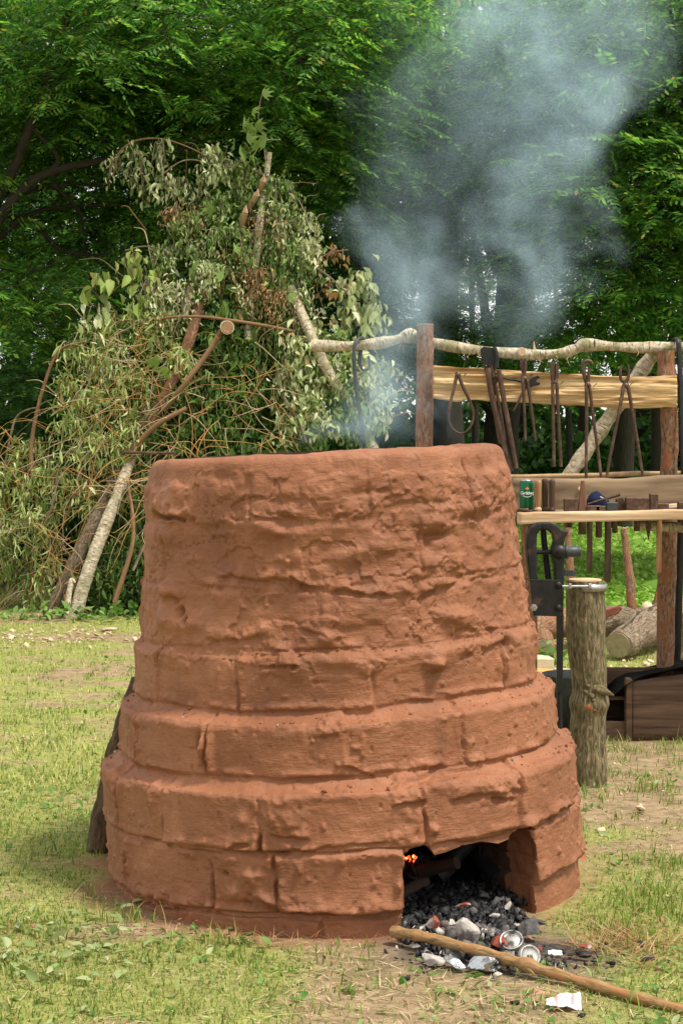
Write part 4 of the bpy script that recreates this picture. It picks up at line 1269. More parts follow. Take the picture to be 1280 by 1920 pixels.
# ------------------------------------------------------------------ the tool rack and bench
RY = 7.25
rack = empty('tool_rack', (W(1020, 900, RY).x, RY, 0))
tag(rack, 'rough tool rack and bench of posts, birch rail and boards right of the kiln', 'tool rack')
def loc(p, root): return Vector(p) - root.location
def rk(px, py, Y): return loc(W(px, py, Y), rack)
def foot(px, py, Y, root=rack):
    p = W(px, py, Y); return loc((p.x, p.y, -0.05), root)
# left post: squared log
c = curve_pts([foot(795, 1400, RY), rk(793, 1100, RY), rk(795, 830, RY), rk(796, 700, RY), rk(797, 609, RY)], 10)
o = MB().tube(c, lerp_list(.037, .0345, len(c)), 16, bump=.10, bscale=16, seed=3).build('post', PINE, rack)
o['label'] = 'left post, sawn flat on top'
c = curve_pts([foot(1243, 1450, RY), rk(1246, 1250, RY), rk(1250, 1000, RY), rk(1254, 800, RY), rk(1247, 658, RY)], 12)
o = MB().tube(c, [.036 + .006 * math.exp(-((i - len(c) * .45) / 2.5) ** 2) + .010 * math.exp(-((i - len(c) * .88) / 1.3) ** 2) for i in range(len(c))], 16, bump=.16, bscale=18, seed=4).build('post', PINE, rack)
o['label'] = 'right post with reddish peeling bark'
MB().tube([rk(797, 608.5, RY) , rk(797, 607.6, RY)], .033, 16, bump=.05).build('cut_end', CUT, rack)
# top rail
ry = RY + .055
keys = [(583, 648), (640, 649), (700, 645), (742, 637), (768, 630), (800, 640), (860, 652), (930, 660), (1000, 665), (1055, 662), (1078, 655), (1098, 647), (1150, 650), (1220, 652), (1300, 650), (1420, 655)]
c = curve_pts([rk(x, y, ry) for x, y in keys], 5)
rr0 = [.022 + .0035 * math.sin(i * .7) + .006 * math.exp(-((i - 20) / 2.) ** 2) + .007 * math.exp(-((i - 54) / 2.2) ** 2) for i in range(len(c))]
rail = MB().tube(c, rr0, 14, bump=.14, bscale=22, seed=7).build('top_rail', BIRCH, rack)
MB().tube([rk(584, 648, ry) + Vector((-.0015, 0, 0)), rk(584, 648, ry) + Vector((.004, 0, 0))], .021, 12).build('cut_end', CUT, rack)
stub = MB().tube([rk(975, 665, ry), rk(974, 663, ry) + Vector((0, -.075, .006))], [.020, .017], 12, bump=.1).build('branch_stub', BIRCH, rack)
MB().tube([rk(974, 663, ry) + Vector((0, -.0755, .006)), rk(974, 663, ry) + Vector((0, -.0775, .006))], [.0165, .015], 12).build('cut_end', CUT, stub)
MB().tube([rk(1001, 655, ry), rk(1000, 640, ry)], [.006, .0015], 6).build('splinter', CUT, rack)
# shreds of bark hanging from the rail
sh = MB()
rs = random.Random(3)
for (x, y) in ((752, 650), (756, 655), (748, 655), (905, 672), (1040, 676), (1062, 678), (700, 660), (1010, 682), (880, 668), (1190, 662), (640, 662)):
    p = rk(x, y - 8, ry) + Vector((0, -.022, 0))
    q_ = [p]
    for i in range(3): q_.append(q_[-1] + Vector((rs.uniform(-.008, .010), rs.uniform(-.004, .004), -rs.uniform(.004, .014))))
    sh.tube(q_, [.0016, .0014, .0012, .0006], 4)
sh.build('bark_shreds', CUT, rack)['kind'] = 'stuff'
# split board
def slab(name, top, bot, Y0, Y1, mat, nx=60, wob=.004, seed=0, nz=10, root=rack, face=.006):
    """a plank lying along x between two edge polylines given in photo pixels; its front face is uneven"""
    tx = [p[0] for p in top]; bx = [p[0] for p in bot]
    V = []
    xs0 = np.linspace(tx[0], tx[-1], nx)
    rows = []
    for j in range(nz):
        f = j / (nz - 1)
        for x in xs0:
            yt = np.interp(x, tx, [p[1] for p in top]); yb = np.interp(x, bx, [p[1] for p in bot])
            rows.append(tuple(loc(W(x, yt + (yb - yt) * f, Y0), root)))
    A = np.array(rows, np.float32)
    st = np.stack([A[:, 0] * 4, A[:, 1] * 0, A[:, 2] * 55], 1)
    A[:, 1] += fbm(st, 4, seed) * face
    e = fbm(np.stack([A[:, 0] * 14, A[:, 2] * 3, A[:, 1] * 0], 1), 3, seed + 1) * wob
    ed = np.zeros((nz, nx)); ed[0] = 1; ed[-1] = 1
    A[:, 2] += e * ed.ravel()
    B = A.copy(); B[:, 1] = A[:, 1].mean() + (Y1 - Y0)
    nv = len(A)
    V = np.concatenate([A, B])
    I = np.arange(nv).reshape(nz, nx)
    Fq = [np.stack([I[:-1, :-1], I[1:, :-1], I[1:, 1:], I[:-1, 1:]], -1).reshape(-1, 4)]
    J = I + nv
    Fq.append(np.stack([J[:-1, :-1], J[:-1, 1:], J[1:, 1:], J[1:, :-1]], -1).reshape(-1, 4))
    for a, b in ((I[0], J[0]), (J[-1], I[-1]), (J[:, 0], I[:, 0]), (I[:, -1], J[:, -1])):
        Fq.append(np.stack([a[:-1], a[1:], b[1:], b[:-1]], -1))
    return mesh_np(name, V, np.concatenate(Fq), mat, root, smooth=False)
slab('split_board', [(812, 685), (900, 690), (1000, 697), (1100, 703), (1200, 706), (1268, 704)], [(812, 746), (860, 753), (870, 749), (1000, 756), (1100, 762), (1200, 765), (1262, 764)], 7.17, 7.205, SPLIT, seed=5, nx=120, nz=26, face=.022)
# diagonal birch brace
c = curve_pts([rk(1232, 652, 7.36), rk(1205, 690, 7.37), rk(1150, 770, 7.38), (rk(1105, 835, 7.38)), rk(1058, 902, 7.38)], 8)
MB().tube(c, [.031 + .003 * math.sin(i) for i in range(len(c))], 14, bump=.12, bscale=24, seed=9).build('brace', BIRCH, rack)
c = curve_pts([rk(930, 895, 7.33), rk(1040, 893, 7.33), rk(1130, 891, 7.33), rk(1185, 888, 7.33), rk(1240, 888, 7.33), rk(1380, 885, 7.33)], 6)
MB().tube(c, .0105, 9, bump=.15, bscale=30).build('lower_rail', wood_mat('peeled_stick', [(.3, (.30, .18, .09)), (.7, (.52, .36, .2))], (30, 30, 30)), rack)
# bench: back plank, rear deck and front plank
slab('back_plank', [(930, 899), (1000, 897), (1080, 899), (1180, 897), (1240, 893), (1420, 890)], [(930, 962), (1420, 958)], 7.10, 7.15, OLDPLANK, seed=8, wob=.006)
DZ = W(1100, 961, 6.80).z
def deck(name, x0, x1, y0, y1, z0, z1, mat):
    a, b = loc((x0, y0, z0), rack), loc((x1, y1, z1), rack)
    c_ = (a + b) / 2; s = b - a
    return MB().box(c_, (abs(s.x), abs(s.y), abs(s.z)), bev=.003).build(name, mat, rack)
xl, xr = W(975, 965, 6.8).x, W(1420, 965, 6.8).x
deck('deck_plank', xl + .02, xr, 6.91, 7.095, DZ - .03, DZ - .001, OLDPLANK)
slab('front_plank', [(972, 962), (1100, 960), (1280, 956), (1420, 953)], [(976, 983), (1060, 980), (1180, 976), (1280, 974), (1420, 972)], 6.78, 6.86, PLANKW, seed=12, wob=.003, nz=6, face=.004)
# supports
MB().tube([rk(1195, 985, 7.0), rk(1300, 990, 7.05), rk(1420, 990, 7.05)], .021, 12, bump=.12, bscale=20).build('under_log', BIRCH, rack)
c = [foot(990, 1420, 7.18), rk(992, 1200, 7.18), rk(990, 965, 7.15)]
MB().tube(c, .032, 12, bump=.12, bscale=16).build('leg', PINE, rack)
c = [foot(1400, 1420, 7.18), rk(1400, 1200, 7.18), rk(1400, 660, 7.25)]
MB().tube(c, .034, 12, bump=.12, bscale=16).build('leg', PINE, rack)
MB().tube([rk(1380, 975, 6.84), foot(1378, 1440, 6.86)], .028, 10, bump=.1).build('leg', PINE, rack)
# nails
for (x, y) in ((868, 705), (938, 706), (992, 706), (1050, 720), (1112, 724), (1172, 727), (1180, 722)):
    MB().tube([rk(x, y, 7.175), rk(x + 6, y - 5, 7.13)], .0016, 6).build('nail', IRON, rack)

# ------------------------------------------------------------------ hanging tools
TY = 7.125
def tool(name, label, cat, px, py, Y=TY, group=None):
    t = empty(name, W(px, py, Y))
    return tag(t, label, cat, group)
TG = 'blacksmith tongs hung on the split board'
def arm(t, pts, w0, w1, Y=TY, mat=IRON, name='handle', seg=8, flat=.75, dy=0.0, n=5):
    k = Y / F
    c_ = curve_pts([loc(W(x, y, Y + dy), t) for x, y in pts], n)
    return MB().tube(c_, lerp_list(w0 * k, w1 * k, len(c_)), seg, flat=flat, up=(0, 1, 0), bump=.05, bscale=60).build(name, mat, t)
def rivet(t, px, py, r, Y=TY, mat=IRON):
    p = loc(W(px, py, Y), t)
    M_ = Matrix.Translation(p) @ Matrix.Rotation(R(90), 4, 'X')
    return MB().lathe([(0, -.011), (r * .7, -.010), (r, -.006), (r, .012), (0, .013)], seg=12, M=M_).build('rivet', mat, t)
def plate(t, outline, thick, name, mat=IRON, Y=TY, bevel=.0015, dy=0.0):
    cx = sum(p[0] for p in outline) / len(outline); cy = sum(p[1] for p in outline) / len(outline)
    k = Y / F
    o_ = [((x - cx) * k, -(y - cy) * k) for x, y in outline]
    area = sum(o_[i][0] * o_[(i + 1) % len(o_)][1] - o_[(i + 1) % len(o_)][0] * o_[i][1] for i in range(len(o_)))
    if area < 0: o_ = o_[::-1]
    return MB().prism(o_, thick, Matrix.Translation(loc(W(cx, cy, Y + dy), t))).build(name, mat, t, bevel=bevel)
# calipers
t = tool('calipers', 'rusty bow-legged calipers hanging closed at the left end of the board', 'calipers', 858, 702)
arm(t, [(857, 698), (851, 725), (842, 765), (841, 790), (850, 806), (863, 813)], 3.6, 1.6, name='leg', n=8)
arm(t, [(858, 698), (866, 722), (880, 752), (887, 775), (883, 797), (872, 810), (861, 813)], 3.6, 1.6, name='leg', dy=-.004, n=8)
rivet(t, 857.5, 702, .011)
# big tongs
t = tool('tongs', 'largest heavy tongs with a broad square jaw, hung over the birch rail', 'tongs', 920, 690, 7.11, TG)
plate(t, [(900, 655), (905, 650), (930, 653), (932, 676), (925, 684), (915, 688), (907, 680), (901, 668)], .030, 'jaw', BLACKIRON, 7.11)
arm(t, [(926, 650), (931, 668), (930, 690)], 4, 4, 7.11, BLACKIRON, 'jaw', dy=-.02)
arm(t, [(911, 686), (915, 702), (925, 718), (932, 700)], 5.5, 4.5, 7.11, IRON, 'boss', n=5)
arm(t, [(914, 690), (922, 745), (938, 810), (958, 884)], 6.2, 4.2, 7.11, dy=-.01)
arm(t, [(934, 694), (944, 750), (957, 820), (967, 878)], 5, 4, 7.11, dy=-.018)
rivet(t, 930, 706, .009, 7.10)
t = tool('tongs', 'thin tongs half hidden behind the largest heavy tongs', 'tongs', 928, 700, 7.155, TG)
arm(t, [(918, 680), (926, 712), (937, 770), (946, 825)], 3.4, 2.6, 7.155); arm(t, [(926, 690), (924, 720), (928, 780), (936, 832)], 3.4, 2.6, 7.155, dy=.006)
arm(t, [(918, 680), (920, 668)], 3.4, 2.6, 7.155, name='jaw'); arm(t, [(926, 690), (927, 668)], 3.0, 2.4, 7.155, name='jaw')
# nippers
t = tool('nippers', 'small nippers with an open curved jaw hung sideways behind the shortest tongs', 'nippers', 985, 716, 7.15)
plate(t, [(986, 724), (992, 712), (1000, 707), (1008, 704), (1011, 708), (1005, 712), (1004, 716), (1012, 718), (1010, 722), (1000, 724), (990, 728)], .018, 'jaw', BLACKIRON, 7.15)
arm(t, [(988, 720), (972, 714), (958, 712), (942, 708)], 2.8, 1.4, 7.15, BLACKIRON); arm(t, [(987, 722), (976, 742), (970, 756), (963, 769)], 3, 1.6, 7.15, IRON)
# short tongs
t = tool('tongs', 'shortest tongs with slim closed jaws, hung below the cut branch stub', 'tongs', 983, 705, TY, TG)
arm(t, [(977, 672), (978, 690), (984, 706), (988, 716)], 3, 4, name='jaw'); arm(t, [(984, 672), (984, 690), (980, 706), (979, 716)], 3, 4, name='jaw', dy=-.008)
arm(t, [(979, 714), (982, 760), (984, 826)], 3.2, 2.4, dy=-.008); arm(t, [(988, 714), (996, 770), (1003, 826)], 3.2, 2.2)
rivet(t, 983, 709, .007)
# straight tongs
t = tool('tongs', 'straight tongs with long box jaws and parallel handles, middle of the board', 'tongs', 1039, 715, TY, TG)
plate(t, [(1031, 683), (1034, 680), (1039, 681), (1039, 712), (1036, 720), (1032, 712)], .020, 'jaw'); plate(t, [(1040, 681), (1046, 682), (1046, 708), (1042, 720), (1039.6, 712)], .020, 'jaw', dy=-.003)
arm(t, [(1035, 716), (1036, 770), (1038, 875)], 3.3, 3.0); arm(t, [(1043, 718), (1046, 780), (1051, 875)], 3.3, 3.0)
rivet(t, 1040, 716, .008)
# hook tongs
t = tool('tongs', 'longest tongs with a hooked beak jaw, handles reaching down to the back plank', 'tongs', 1100, 720, TY, TG)
arm(t, [(1109, 683), (1106, 678), (1098, 677), (1093, 683), (1094, 700), (1098, 715), (1104, 724)], 3.4, 4.2, name='jaw', n=6); arm(t, [(1106, 690), (1103, 698), (1102, 712), (1099, 722)], 2.6, 4.2, name='jaw', dy=-.006)
arm(t, [(1098, 718), (1099, 780), (1098, 860), (1098, 916)], 3.3, 2.8, dy=-.006); arm(t, [(1104, 722), (1111, 780), (1122, 860), (1128, 916)], 3.3, 2.6)
rivet(t, 1101, 720, .008)
# open tongs
t = tool('tongs', 'tongs with open forked jaws and handles spread wide, right of the hooked tongs', 'tongs', 1172, 722, TY, TG)
arm(t, [(1164, 685), (1162, 700), (1164, 712), (1172, 718), (1178, 730)], 2.2, 4.2, name='jaw', n=6); arm(t, [(1177, 684), (1178, 700), (1176, 710), (1170, 720), (1166, 732)], 2.2, 4.2, name='jaw', n=6, dy=-.006)
arm(t, [(1168, 726), (1160, 770), (1146, 840), (1136, 895)], 3.6, 2.6, dy=-.006); arm(t, [(1177, 727), (1186, 780), (1196, 840), (1204, 892)], 3.6, 2.6)
rivet(t, 1172, 722, .009)
# hook over the rail
t = tool('iron_hook', 'long grey iron hook with a curled end hung over the birch rail above the kiln', 'hook', 672, 640, 7.27)
c = curve_pts([loc(W(x, y, Yh), t) for x, y, Yh in ((690, 668, 7.37), (693, 680, 7.36), (690, 692, 7.35), (680, 694, 7.35), (674, 680, 7.35), (676, 655, 7.36), (681, 640, 7.33), (678, 634, 7.30), (670, 637, 7.27), (664, 652, 7.25), (664, 690, 7.24), (670, 745, 7.24), (679, 800, 7.24), (688, 900, 7.24))], 6)
MB().tube(c, [.0055 if i < 24 else .0095 for i in range(len(c))], 8, flat=.7, up=(0, 1, 0)).build('shank', GREYMET, t)
# dark strap at the right end
t = tool('iron_hook', 'black flat iron bar hooked over the far right end of the birch rail', 'hook', 1268, 640, 7.25)
c = curve_pts([loc(W(x, y, Yh), t) for x, y, Yh in ((1262, 652, 7.34), (1262, 637, 7.31), (1268, 636, 7.26), (1272, 655, 7.24), (1275, 720, 7.22), (1278, 800, 7.2), (1281, 892, 7.2))], 6)
MB().tube(c, lerp_list(.009, .013, len(c)), 8, flat=.4, up=(0, 1, 0)).build('shank', BLACKIRON, t)
t = tool('iron_bar', 'tall black iron bar standing behind the right post, under the bench', 'bar', 1268, 1100, 7.33)
MB().tube([loc(W(1276, 975, 7.33), t), loc((W(1264, 1400, 7.33).x, 7.33, 0), t)], .017, 6, flat=.5, up=(0, 1, 0)).build('shank', BLACKIRON, t)

# ------------------------------------------------------------------ things on the bench
DY0 = 6.93
def onb(px, Y=DY0): p = W(px, 955, Y); return Vector((p.x, Y, DZ))
k_ = DY0 / F
# beer can
CANG = simple_mat('green_can_paint', (0.0, 0.085, 0.028), (0.0, 0.115, 0.04), 10, .25, .35, .05, .0003, spec=.6)
ALU = simple_mat('can_aluminium', (0.55, 0.55, 0.56), (0.68, 0.68, 0.69), 40, .3, .95, .1, .0004)
cx = onb(987.5)
can = empty('beer_can', cx); tag(can, 'green beer can with white script at the left end of the bench', 'beer can')
MB().lathe([(0.0, .004), (.021, .002), (.024, 0), (.027, .006), (.0275, .010), (.0275, .104), (.0262, .110), (.0235, .1145)], seg=32).build('body', CANG, can)
MB().lathe([(.0237, .1140), (.0245, .1165), (.0235, .1185), (.0222, .1165), (.0215, .1140), (0, .1135)], seg=32).build('lid', ALU, can)
MB().box((.002, -.004, .1185), (.012, .016, .0012), rot=(R(24), 0, .2)).build('pull_tab', ALU, can)
WHITEP = simple_mat('white_print', (.82, .82, .80), (.9, .9, .88), 10, .4)
ORANGEP = simple_mat('orange_print', (.75, .25, .05), (.85, .32, .08), 10, .4)
def wrap_text(txt, size, zc, r, mat, parent, name, font_shear=.3, xoff=0.0):
    cu = bpy.data.curves.new('lettering', 'FONT'); cu.body = txt; cu.size = size; cu.align_x = 'CENTER'; cu.shear = font_shear; cu.offset = size * .02
    to = bpy.data.objects.new('lettering', cu); COL.objects.link(to)
    dg = bpy.context.evaluated_depsgraph_get(); dg.update()
    me = bpy.data.meshes.new_from_object(to.evaluated_get(dg))
    bpy.data.objects.remove(to); 
    for v in me.vertices:
        a = (v.co.x + xoff) / r
        z = v.co.y + zc
        v.co = (r * math.sin(a), -r * math.cos(a), z)
    me.materials.clear(); me.materials.append(mat)
    o_ = bpy.data.objects.new(name, me); COL.objects.link(o_); o_.parent = parent
    return o_
wrap_text('Carlsberg', .0165, .062, .02815, WHITEP, can, 'lettering')
def wrap_poly(polys, r, mat, parent, name):
    m_ = MB()
    for poly in polys:
        m_.add([(r * math.sin(x / r), -r * math.cos(x / r), z) for x, z in poly], [tuple(range(len(poly)))])
    return m_.build(name, mat, parent)
wrap_poly([[(-.006, .081), (.006, .081), (.008, .090), (.0035, .086), (0, .093), (-.0035, .086), (-.008, .090)]], .0282, ORANGEP, can, 'crown_emblem')
sw = []
for i in range(8):
    x0, x1 = -.018 + i * .0045, -.018 + (i + 1) * .0045
    f = lambda x: .0555 - .003 * math.cos(x / .018 * 2.4) * 1.0
    sw.append([(x0, f(x0) - .0022), (x1, f(x1) - .0022), (x1, f(x1)), (x0, f(x0))])
wrap_poly(sw, .0282, WHITEP, can, 'underline')
# upright wooden handles (files and chisels)
for i, (px, ht, mt, r_, lab, gy) in enumerate(((1008, .122, HANDLE, .0135, 'pale round-topped wooden handle standing beside the green can', 6.9),
                                     (1021, .128, HANDLE_D, .0135, 'grey brown wooden handle standing between two others by the can', 6.93),
                                     (1034, .126, HANDLE_D, .0125, 'dark wooden handle standing third from the green can', 6.9))):
    t = empty('hand_tool', onb(px, gy)); tag(t, lab, 'hand tool', 'wooden handled tools standing by the can')
    MB().lathe([(0, 0), (r_ * 1.05, 0), (r_ * 1.08, .010), (r_ * .8, .014), (r_ * .75, .02)], seg=14).build('ferrule', IRON if i else PLANKW, t)
    MB().lathe([(r_ * .8, .018), (r_ * .92, .05), (r_ * .95, ht * .8), (r_ * 1.05, ht * .92), (r_ * .85, ht * .985), (r_ * .4, ht), (0, ht)], seg=14).build('grip', mt, t)
t = empty('pan', onb(982, 6.9)); tag(t, 'flat dark iron pan lying under the green can with a short handle', 'pan')
MB().lathe([(0, 0), (.04, 0), (.05, .006), (.047, .007), (.038, .003), (0, .003)], seg=24).build('dish', IRON, t)
MB().tube([(-.05, -.03, .008), (.012, -.045, .008)], .006, 8).build('handle', IRON, t)
can.location.z += .0035; can.location.y = 6.955
# hammers hung with their handles through the slot between the planks
SLOT = 6.885
def hammer(px, head, hw, ybot, label, mat=HANDLE_D, tip='flat', hm=IRON, hh=.03, cat='hammer', seedt=0):  # default handle tone has the shade below the bench painted in
    t = empty('hammer', (W(px, 960, SLOT).x, SLOT, DZ)); tag(t, label, cat, 'hammers and stakes hung through the slot of the bench')
    k = SLOT / F
    if head:
        l, h_ = head
        MB().box((l[0] * k, 0, h_ * k / 2 + .001), (l[1] * k, hh, h_ * k), bev=.003).build('head', hm, t)
    zb = W(px, ybot, SLOT).z - DZ
    if tip == 'point':
        MB().tube([(0, 0, 0), (0, 0, zb * .5), (0, 0, zb)], [hw * k, hw * k * .8, .001], 8, up=(0, 1, 0)).build('shank', IRON, t)
    else:
        MB().tube([(0, 0, .001), (0, 0, zb * .6), (0, 0, zb * .97), (0, 0, zb)], [hw * k, hw * k * .95, hw * k * 1.0, hw * k * .8], 10, flat=.8, up=(0, 1, 0)).build('handle' if zb < -.12 else 'shank', mat, t)
    return t
hammer(1065, ((4, 26), 24), 7.5, 989, 'square block hammer with a stub shank, right of the three handles', IRON)
hammer(1091, None, 8, 1002, 'thick stub of a tapered brown stake below the bench front', HANDLE_D)
t = empty('wedge', (W(1091, 960, 6.9).x, 6.9, DZ)); tag(t, 'tall tapered brown wedge standing left of the navy cap', 'wedge')
MB().box((0, 0, .060), (.037, .03, .12), taper=.35, bev=.002).build('wedge_body', wood_mat('red_brown_wood', [(.3, (.09, .04, .025)), (.7, (.20, .10, .06))], (30, 30, 6), .5), t)
hammer(1105, ((6, 24), 11), 5.5, 1072, 'low hammer head with the shorter of the two long handles below', HANDLE_D)
hammer(1122, ((2, 18), 10), 6.5, 1008, 'small steel hammer with a short tapering shank under the cap', IRON)
hammer(1139, ((7, 22), 17), 6.5, 1091, 'hammer with a greyer worn face and the longest handle below', HANDLE_D, hm=GREYMET)
hammer(1152, None, 5.5, 999, 'narrow iron stub shank beside the longest handle', IRON)
hammer(1162, None, 4.5, 987, 'shortest iron stub shank beside the longest handle', IRON)
hammer(1193, ((0, 44), 26), 6, 996, 'wide iron swage block with a rounded notch in its top', IRON, hh=.04)
hammer(1215, ((9, 16), 33), 7, 1013, 'tall iron block with a pointed spike reaching below the bench', IRON, 'point')
hammer(1235, ((6, 22), 15), 5.5, 1074, 'hammer with a pale handle hanging just left of the right post', HANDLE)
hammer(1280, ((0, 22), 18), 6, 985, 'iron block at the right end of the bench', IRON)
t = empty('swage', (W(1170, 960, 6.93).x, 6.93, DZ)); tag(t, 'iron swage with a polished half round groove, left of the wide block', 'swage')
k = 6.93 / F
ol = [(-16, 0), (18, 0), (18, 25), (10, 25)] + [(3 + 7 * math.cos(a), 25 - 10 * math.sin(a)) for a in np.linspace(.05, math.pi - .05, 7)] + [(-8, 25), (-16, 22)]
MB().prism([(x * k, z * k) for x, z in ol], .04, Matrix.Identity(4)).build('swage_body', IRON, t, bevel=.0015)
# rod, strip and cap
t = empty('iron_rod', onb(1130, 6.9)); tag(t, 'short rusty rod leaning over the hammers in front of the navy cap', 'rod')
MB().tube([(-.062, 0, .028), (.066, .01, .066)], [.0035, .007], 8).build('rod_body', IRON, t)
t = empty('wood_strip', onb(1258, 7.03)); tag(t, 'pale wooden strip lying on the bench left of the end block', 'wood strip')
MB().box((.02, 0, .018), (.13, .05, .012), rot=(0, R(-4), R(8))).build('strip_body', CHIP, t)
NAVY = simple_mat('navy_cloth', (0.008, 0.012, 0.035), (0.016, 0.022, 0.06), 60, .85, 0, .4, .001, spec=.15)
cap = empty('cap', onb(1127, 6.98)); tag(cap, 'dark navy cap with a white stripe lying on the bench', 'cap')
gx, gz = np.meshgrid(np.linspace(0, 2 * math.pi, 28, endpoint=False), np.linspace(0, 1, 12))
V = np.stack([.052 * np.cos(gx) * np.cos(gz * 1.5), .045 * np.sin(gx) * np.cos(gz * 1.5), .055 * np.sin(gz * 1.5)], -1).reshape(-1, 3)
V[:, 2] *= 1 - .45 * np.clip(V[:, 0] / .05, -.2, 1); V += (fbm(V * 30, 3, 4) * .008)[:, None]; V[:, 0] -= .012
V[:, 2] += .018
I = np.arange(12 * 28).reshape(12, 28)
mesh_np('crown_cloth', V, np.stack([I[:-1], np.roll(I, -1, 1)[:-1], np.roll(I, -1, 1)[1:], I[1:]], -1).reshape(-1, 4), NAVY, cap)
MB().prism([(.0, -.04), (.05, -.045), (.075, -.02), (.078, .01), (.06, .035), (.0, .04)], .004, Matrix.Translation((.01, 0, .022)) @ Matrix.Rotation(R(-90), 4, 'X') @ Matrix.Rotation(R(-10), 4, 'Y')).build('visor', NAVY, cap, bevel=.001)
MB().box((.0, -.049, .050), (.030, .002, .004), rot=(0, R(28), 0)).build('stripe', WHITEP, cap)
t = empty('leaf_litter', onb(1085, 7.08)); tag(t, 'dry curled yellow leaf caught on the back plank', 'leaf')
leafo = leaf_cards(np.array([[0, -.0, .075]]), .036, leaf_mat('dry_yellow_leaf', [(0, (.55, .35, .13)), (1, (.6, .4, .18))], .2), 'blade', .3, .9, 3); leafo.parent = t

# ------------------------------------------------------------------ leg vice, stump, strap
VY = 6.08
vise = empty('leg_vice', (W(1048, 1200, VY).x, VY, 0)); tag(vise, 'black iron leg vice bolted to the bark-covered stump', 'vice')
plate(vise, [(992, 1090), (987, 1055), (984, 1022), (986, 1002), (993, 988), (1006, 980), (1016, 979), (1016, 991), (1010, 994), (1005, 1002), (1004, 1020), (1005, 1055), (1007, 1090)], .05, 'jaw', BLACKIRON, VY, .006)
plate(vise, [(1012, 979), (1030, 979), (1042, 984), (1050, 992), (1064, 995.5), (1057, 1008), (1055, 1022), (1058, 1040), (1055, 1060), (1057, 1090), (1039, 1090), (1037, 1062), (1033, 1045), (1032, 1030), (1036, 1016), (1034, 1003), (1026, 994), (1012, 992)], .052, 'jaw', BLACKIRON, VY, .006)
arm(vise, [(1017, 984), (1020, 1020), (1028, 1092)], 5.5, 6.5, VY, BLACKIRON, 'spring', dy=.03)
def cylx(px0, px1, py, rpx, Y, seg=20):
    k = Y / F
    return [loc(W(px0, py, Y), vise), loc(W(px1, py, Y), vise)], rpx * k
p, r_ = cylx(1002, 1040, 1035, 4.5, VY); MB().tube(p, r_, 14).build('screw', BLACKIRON, vise)
k = VY / F
p0 = loc(W(1046, 1034, VY), vise)
MB().lathe([(0, -15 * k), (9 * k, -13.5 * k), (14 * k, -7 * k), (16 * k, 0), (14 * k, 8 * k), (10 * k, 14 * k), (0, 15 * k)], seg=20, M=Matrix.Translation(p0 + Vector((0, -.012, 0))) @ Matrix.Rotation(R(90), 4, 'Y')).build('boss', BLACKIRON, vise)
MB().lathe([(11 * k, 0), (13 * k, 2 * k), (13 * k, 6 * k), (10.5 * k, 8 * k), (10.5 * k, 28 * k), (11 * k, 30 * k), (9 * k, 31 * k), (8.5 * k, 28 * k), (0, 28 * k)], seg=22,
          M=Matrix.Translation(loc(W(1056, 1034, VY), vise) + Vector((0, -.012, 0))) @ Matrix.Rotation(R(90), 4, 'Y')).build('screw_box', GREYMET, vise)
plate(vise, [(992, 1086), (1056, 1087), (1055, 1156), (999, 1154)], .014, 'mounting_plate', BLACKIRON, VY, .002, dy=-.034)
plate(vise, [(1042, 1150), (1055, 1150), (1054, 1300), (1043, 1300)], .02, 'leg', BLACKIRON, VY, .002)
MB().tube([loc(W(1048.5, 1295, VY), vise), loc((W(1048.5, 1295, VY).x, VY, 0), vise)], .011, 8).build('foot_spike', BLACKIRON, vise)
for (x, y, mt, kind_) in ((1000, 1139, STEEL, 'hex'), (1046, 1140, BLACKIRON, 'dome'), (1046, 1097, BLACKIRON, 'dome')):
    p0 = loc(W(x, y, VY - .042), vise)
    M_ = Matrix.Translation(p0) @ Matrix.Rotation(R(90), 4, 'X')
    if kind_ == 'hex': MB().lathe([(.013, -.002), (.013, .001), (.011, .001), (.011, .009), (.0055, .0095), (.0055, .006), (0, .006)], seg=6, M=M_, smooth=False).build('nut', mt, vise)
    else: MB().lathe([(.013, -.002), (.0125, .004), (.008, .009), (0, .010)], seg=16, M=M_).build('bolt', mt, vise)
plate(vise, [(1056, 1069), (1078, 1070), (1077, 1080), (1056, 1079)], .03, 'lug', GREYMET, VY, .001)
p, r_ = cylx(1050, 1104, 1097, 2.6, VY); q_ = [a + Vector((0, -.05, 0)) for a in p]
MB().tube(q_, r_, 10).build('tie_bolt', STEEL, vise)
for x in (1062, 1099):
    p, r_ = cylx(x, x + 5, 1097, 6, VY); q_ = [a + Vector((0, -.05, 0)) for a in p]
    MB().tube(q_, r_, 6, smooth=False).build('nut', STEEL, vise)

SY = 6.14
st = empty('chopping_post', (W(1100, 1480, SY).x, SY, 0)); tag(st, 'upright bark-covered log post that carries the leg vice', 'post')
c = curve_pts([loc(W(x, y, SY), st) for x, y in ((1096, 1088), (1097, 1150), (1099, 1220), (1104, 1290), (1101, 1360), (1100, 1430))] + [loc((W(1100, 1480, SY).x, SY, -.03), st)], 16)
n = len(c)
rads = [.0625 + .004 * math.sin(i * .09) + .010 * math.exp(-((i - n * .56) / 3.2) ** 2) for i in range(n)]
seg = 64
m_ = MB().tube(c, rads, seg, caps=False)
A = np.array(m_.v, np.float32); cen = np.array([tuple(c[i // seg]) for i in range(len(A))], np.float32)
ang = (np.arange(len(A)) % seg) / seg * 2 * math.pi
cyl = np.stack([np.cos(ang) * 3.6, np.sin(ang) * 3.6, A[:, 2] * 6.5], 1)
f_ = fbm(cyl, 4, 3)
f2 = 1 - np.abs(fbm(cyl * np.array([1.6, 1.6, .9]) + 9, 3, 6)) * 3.2
A = cen + (A - cen) * (1 + .05 * f_ + .055 * np.clip(f2, -1, 1))[:, None]
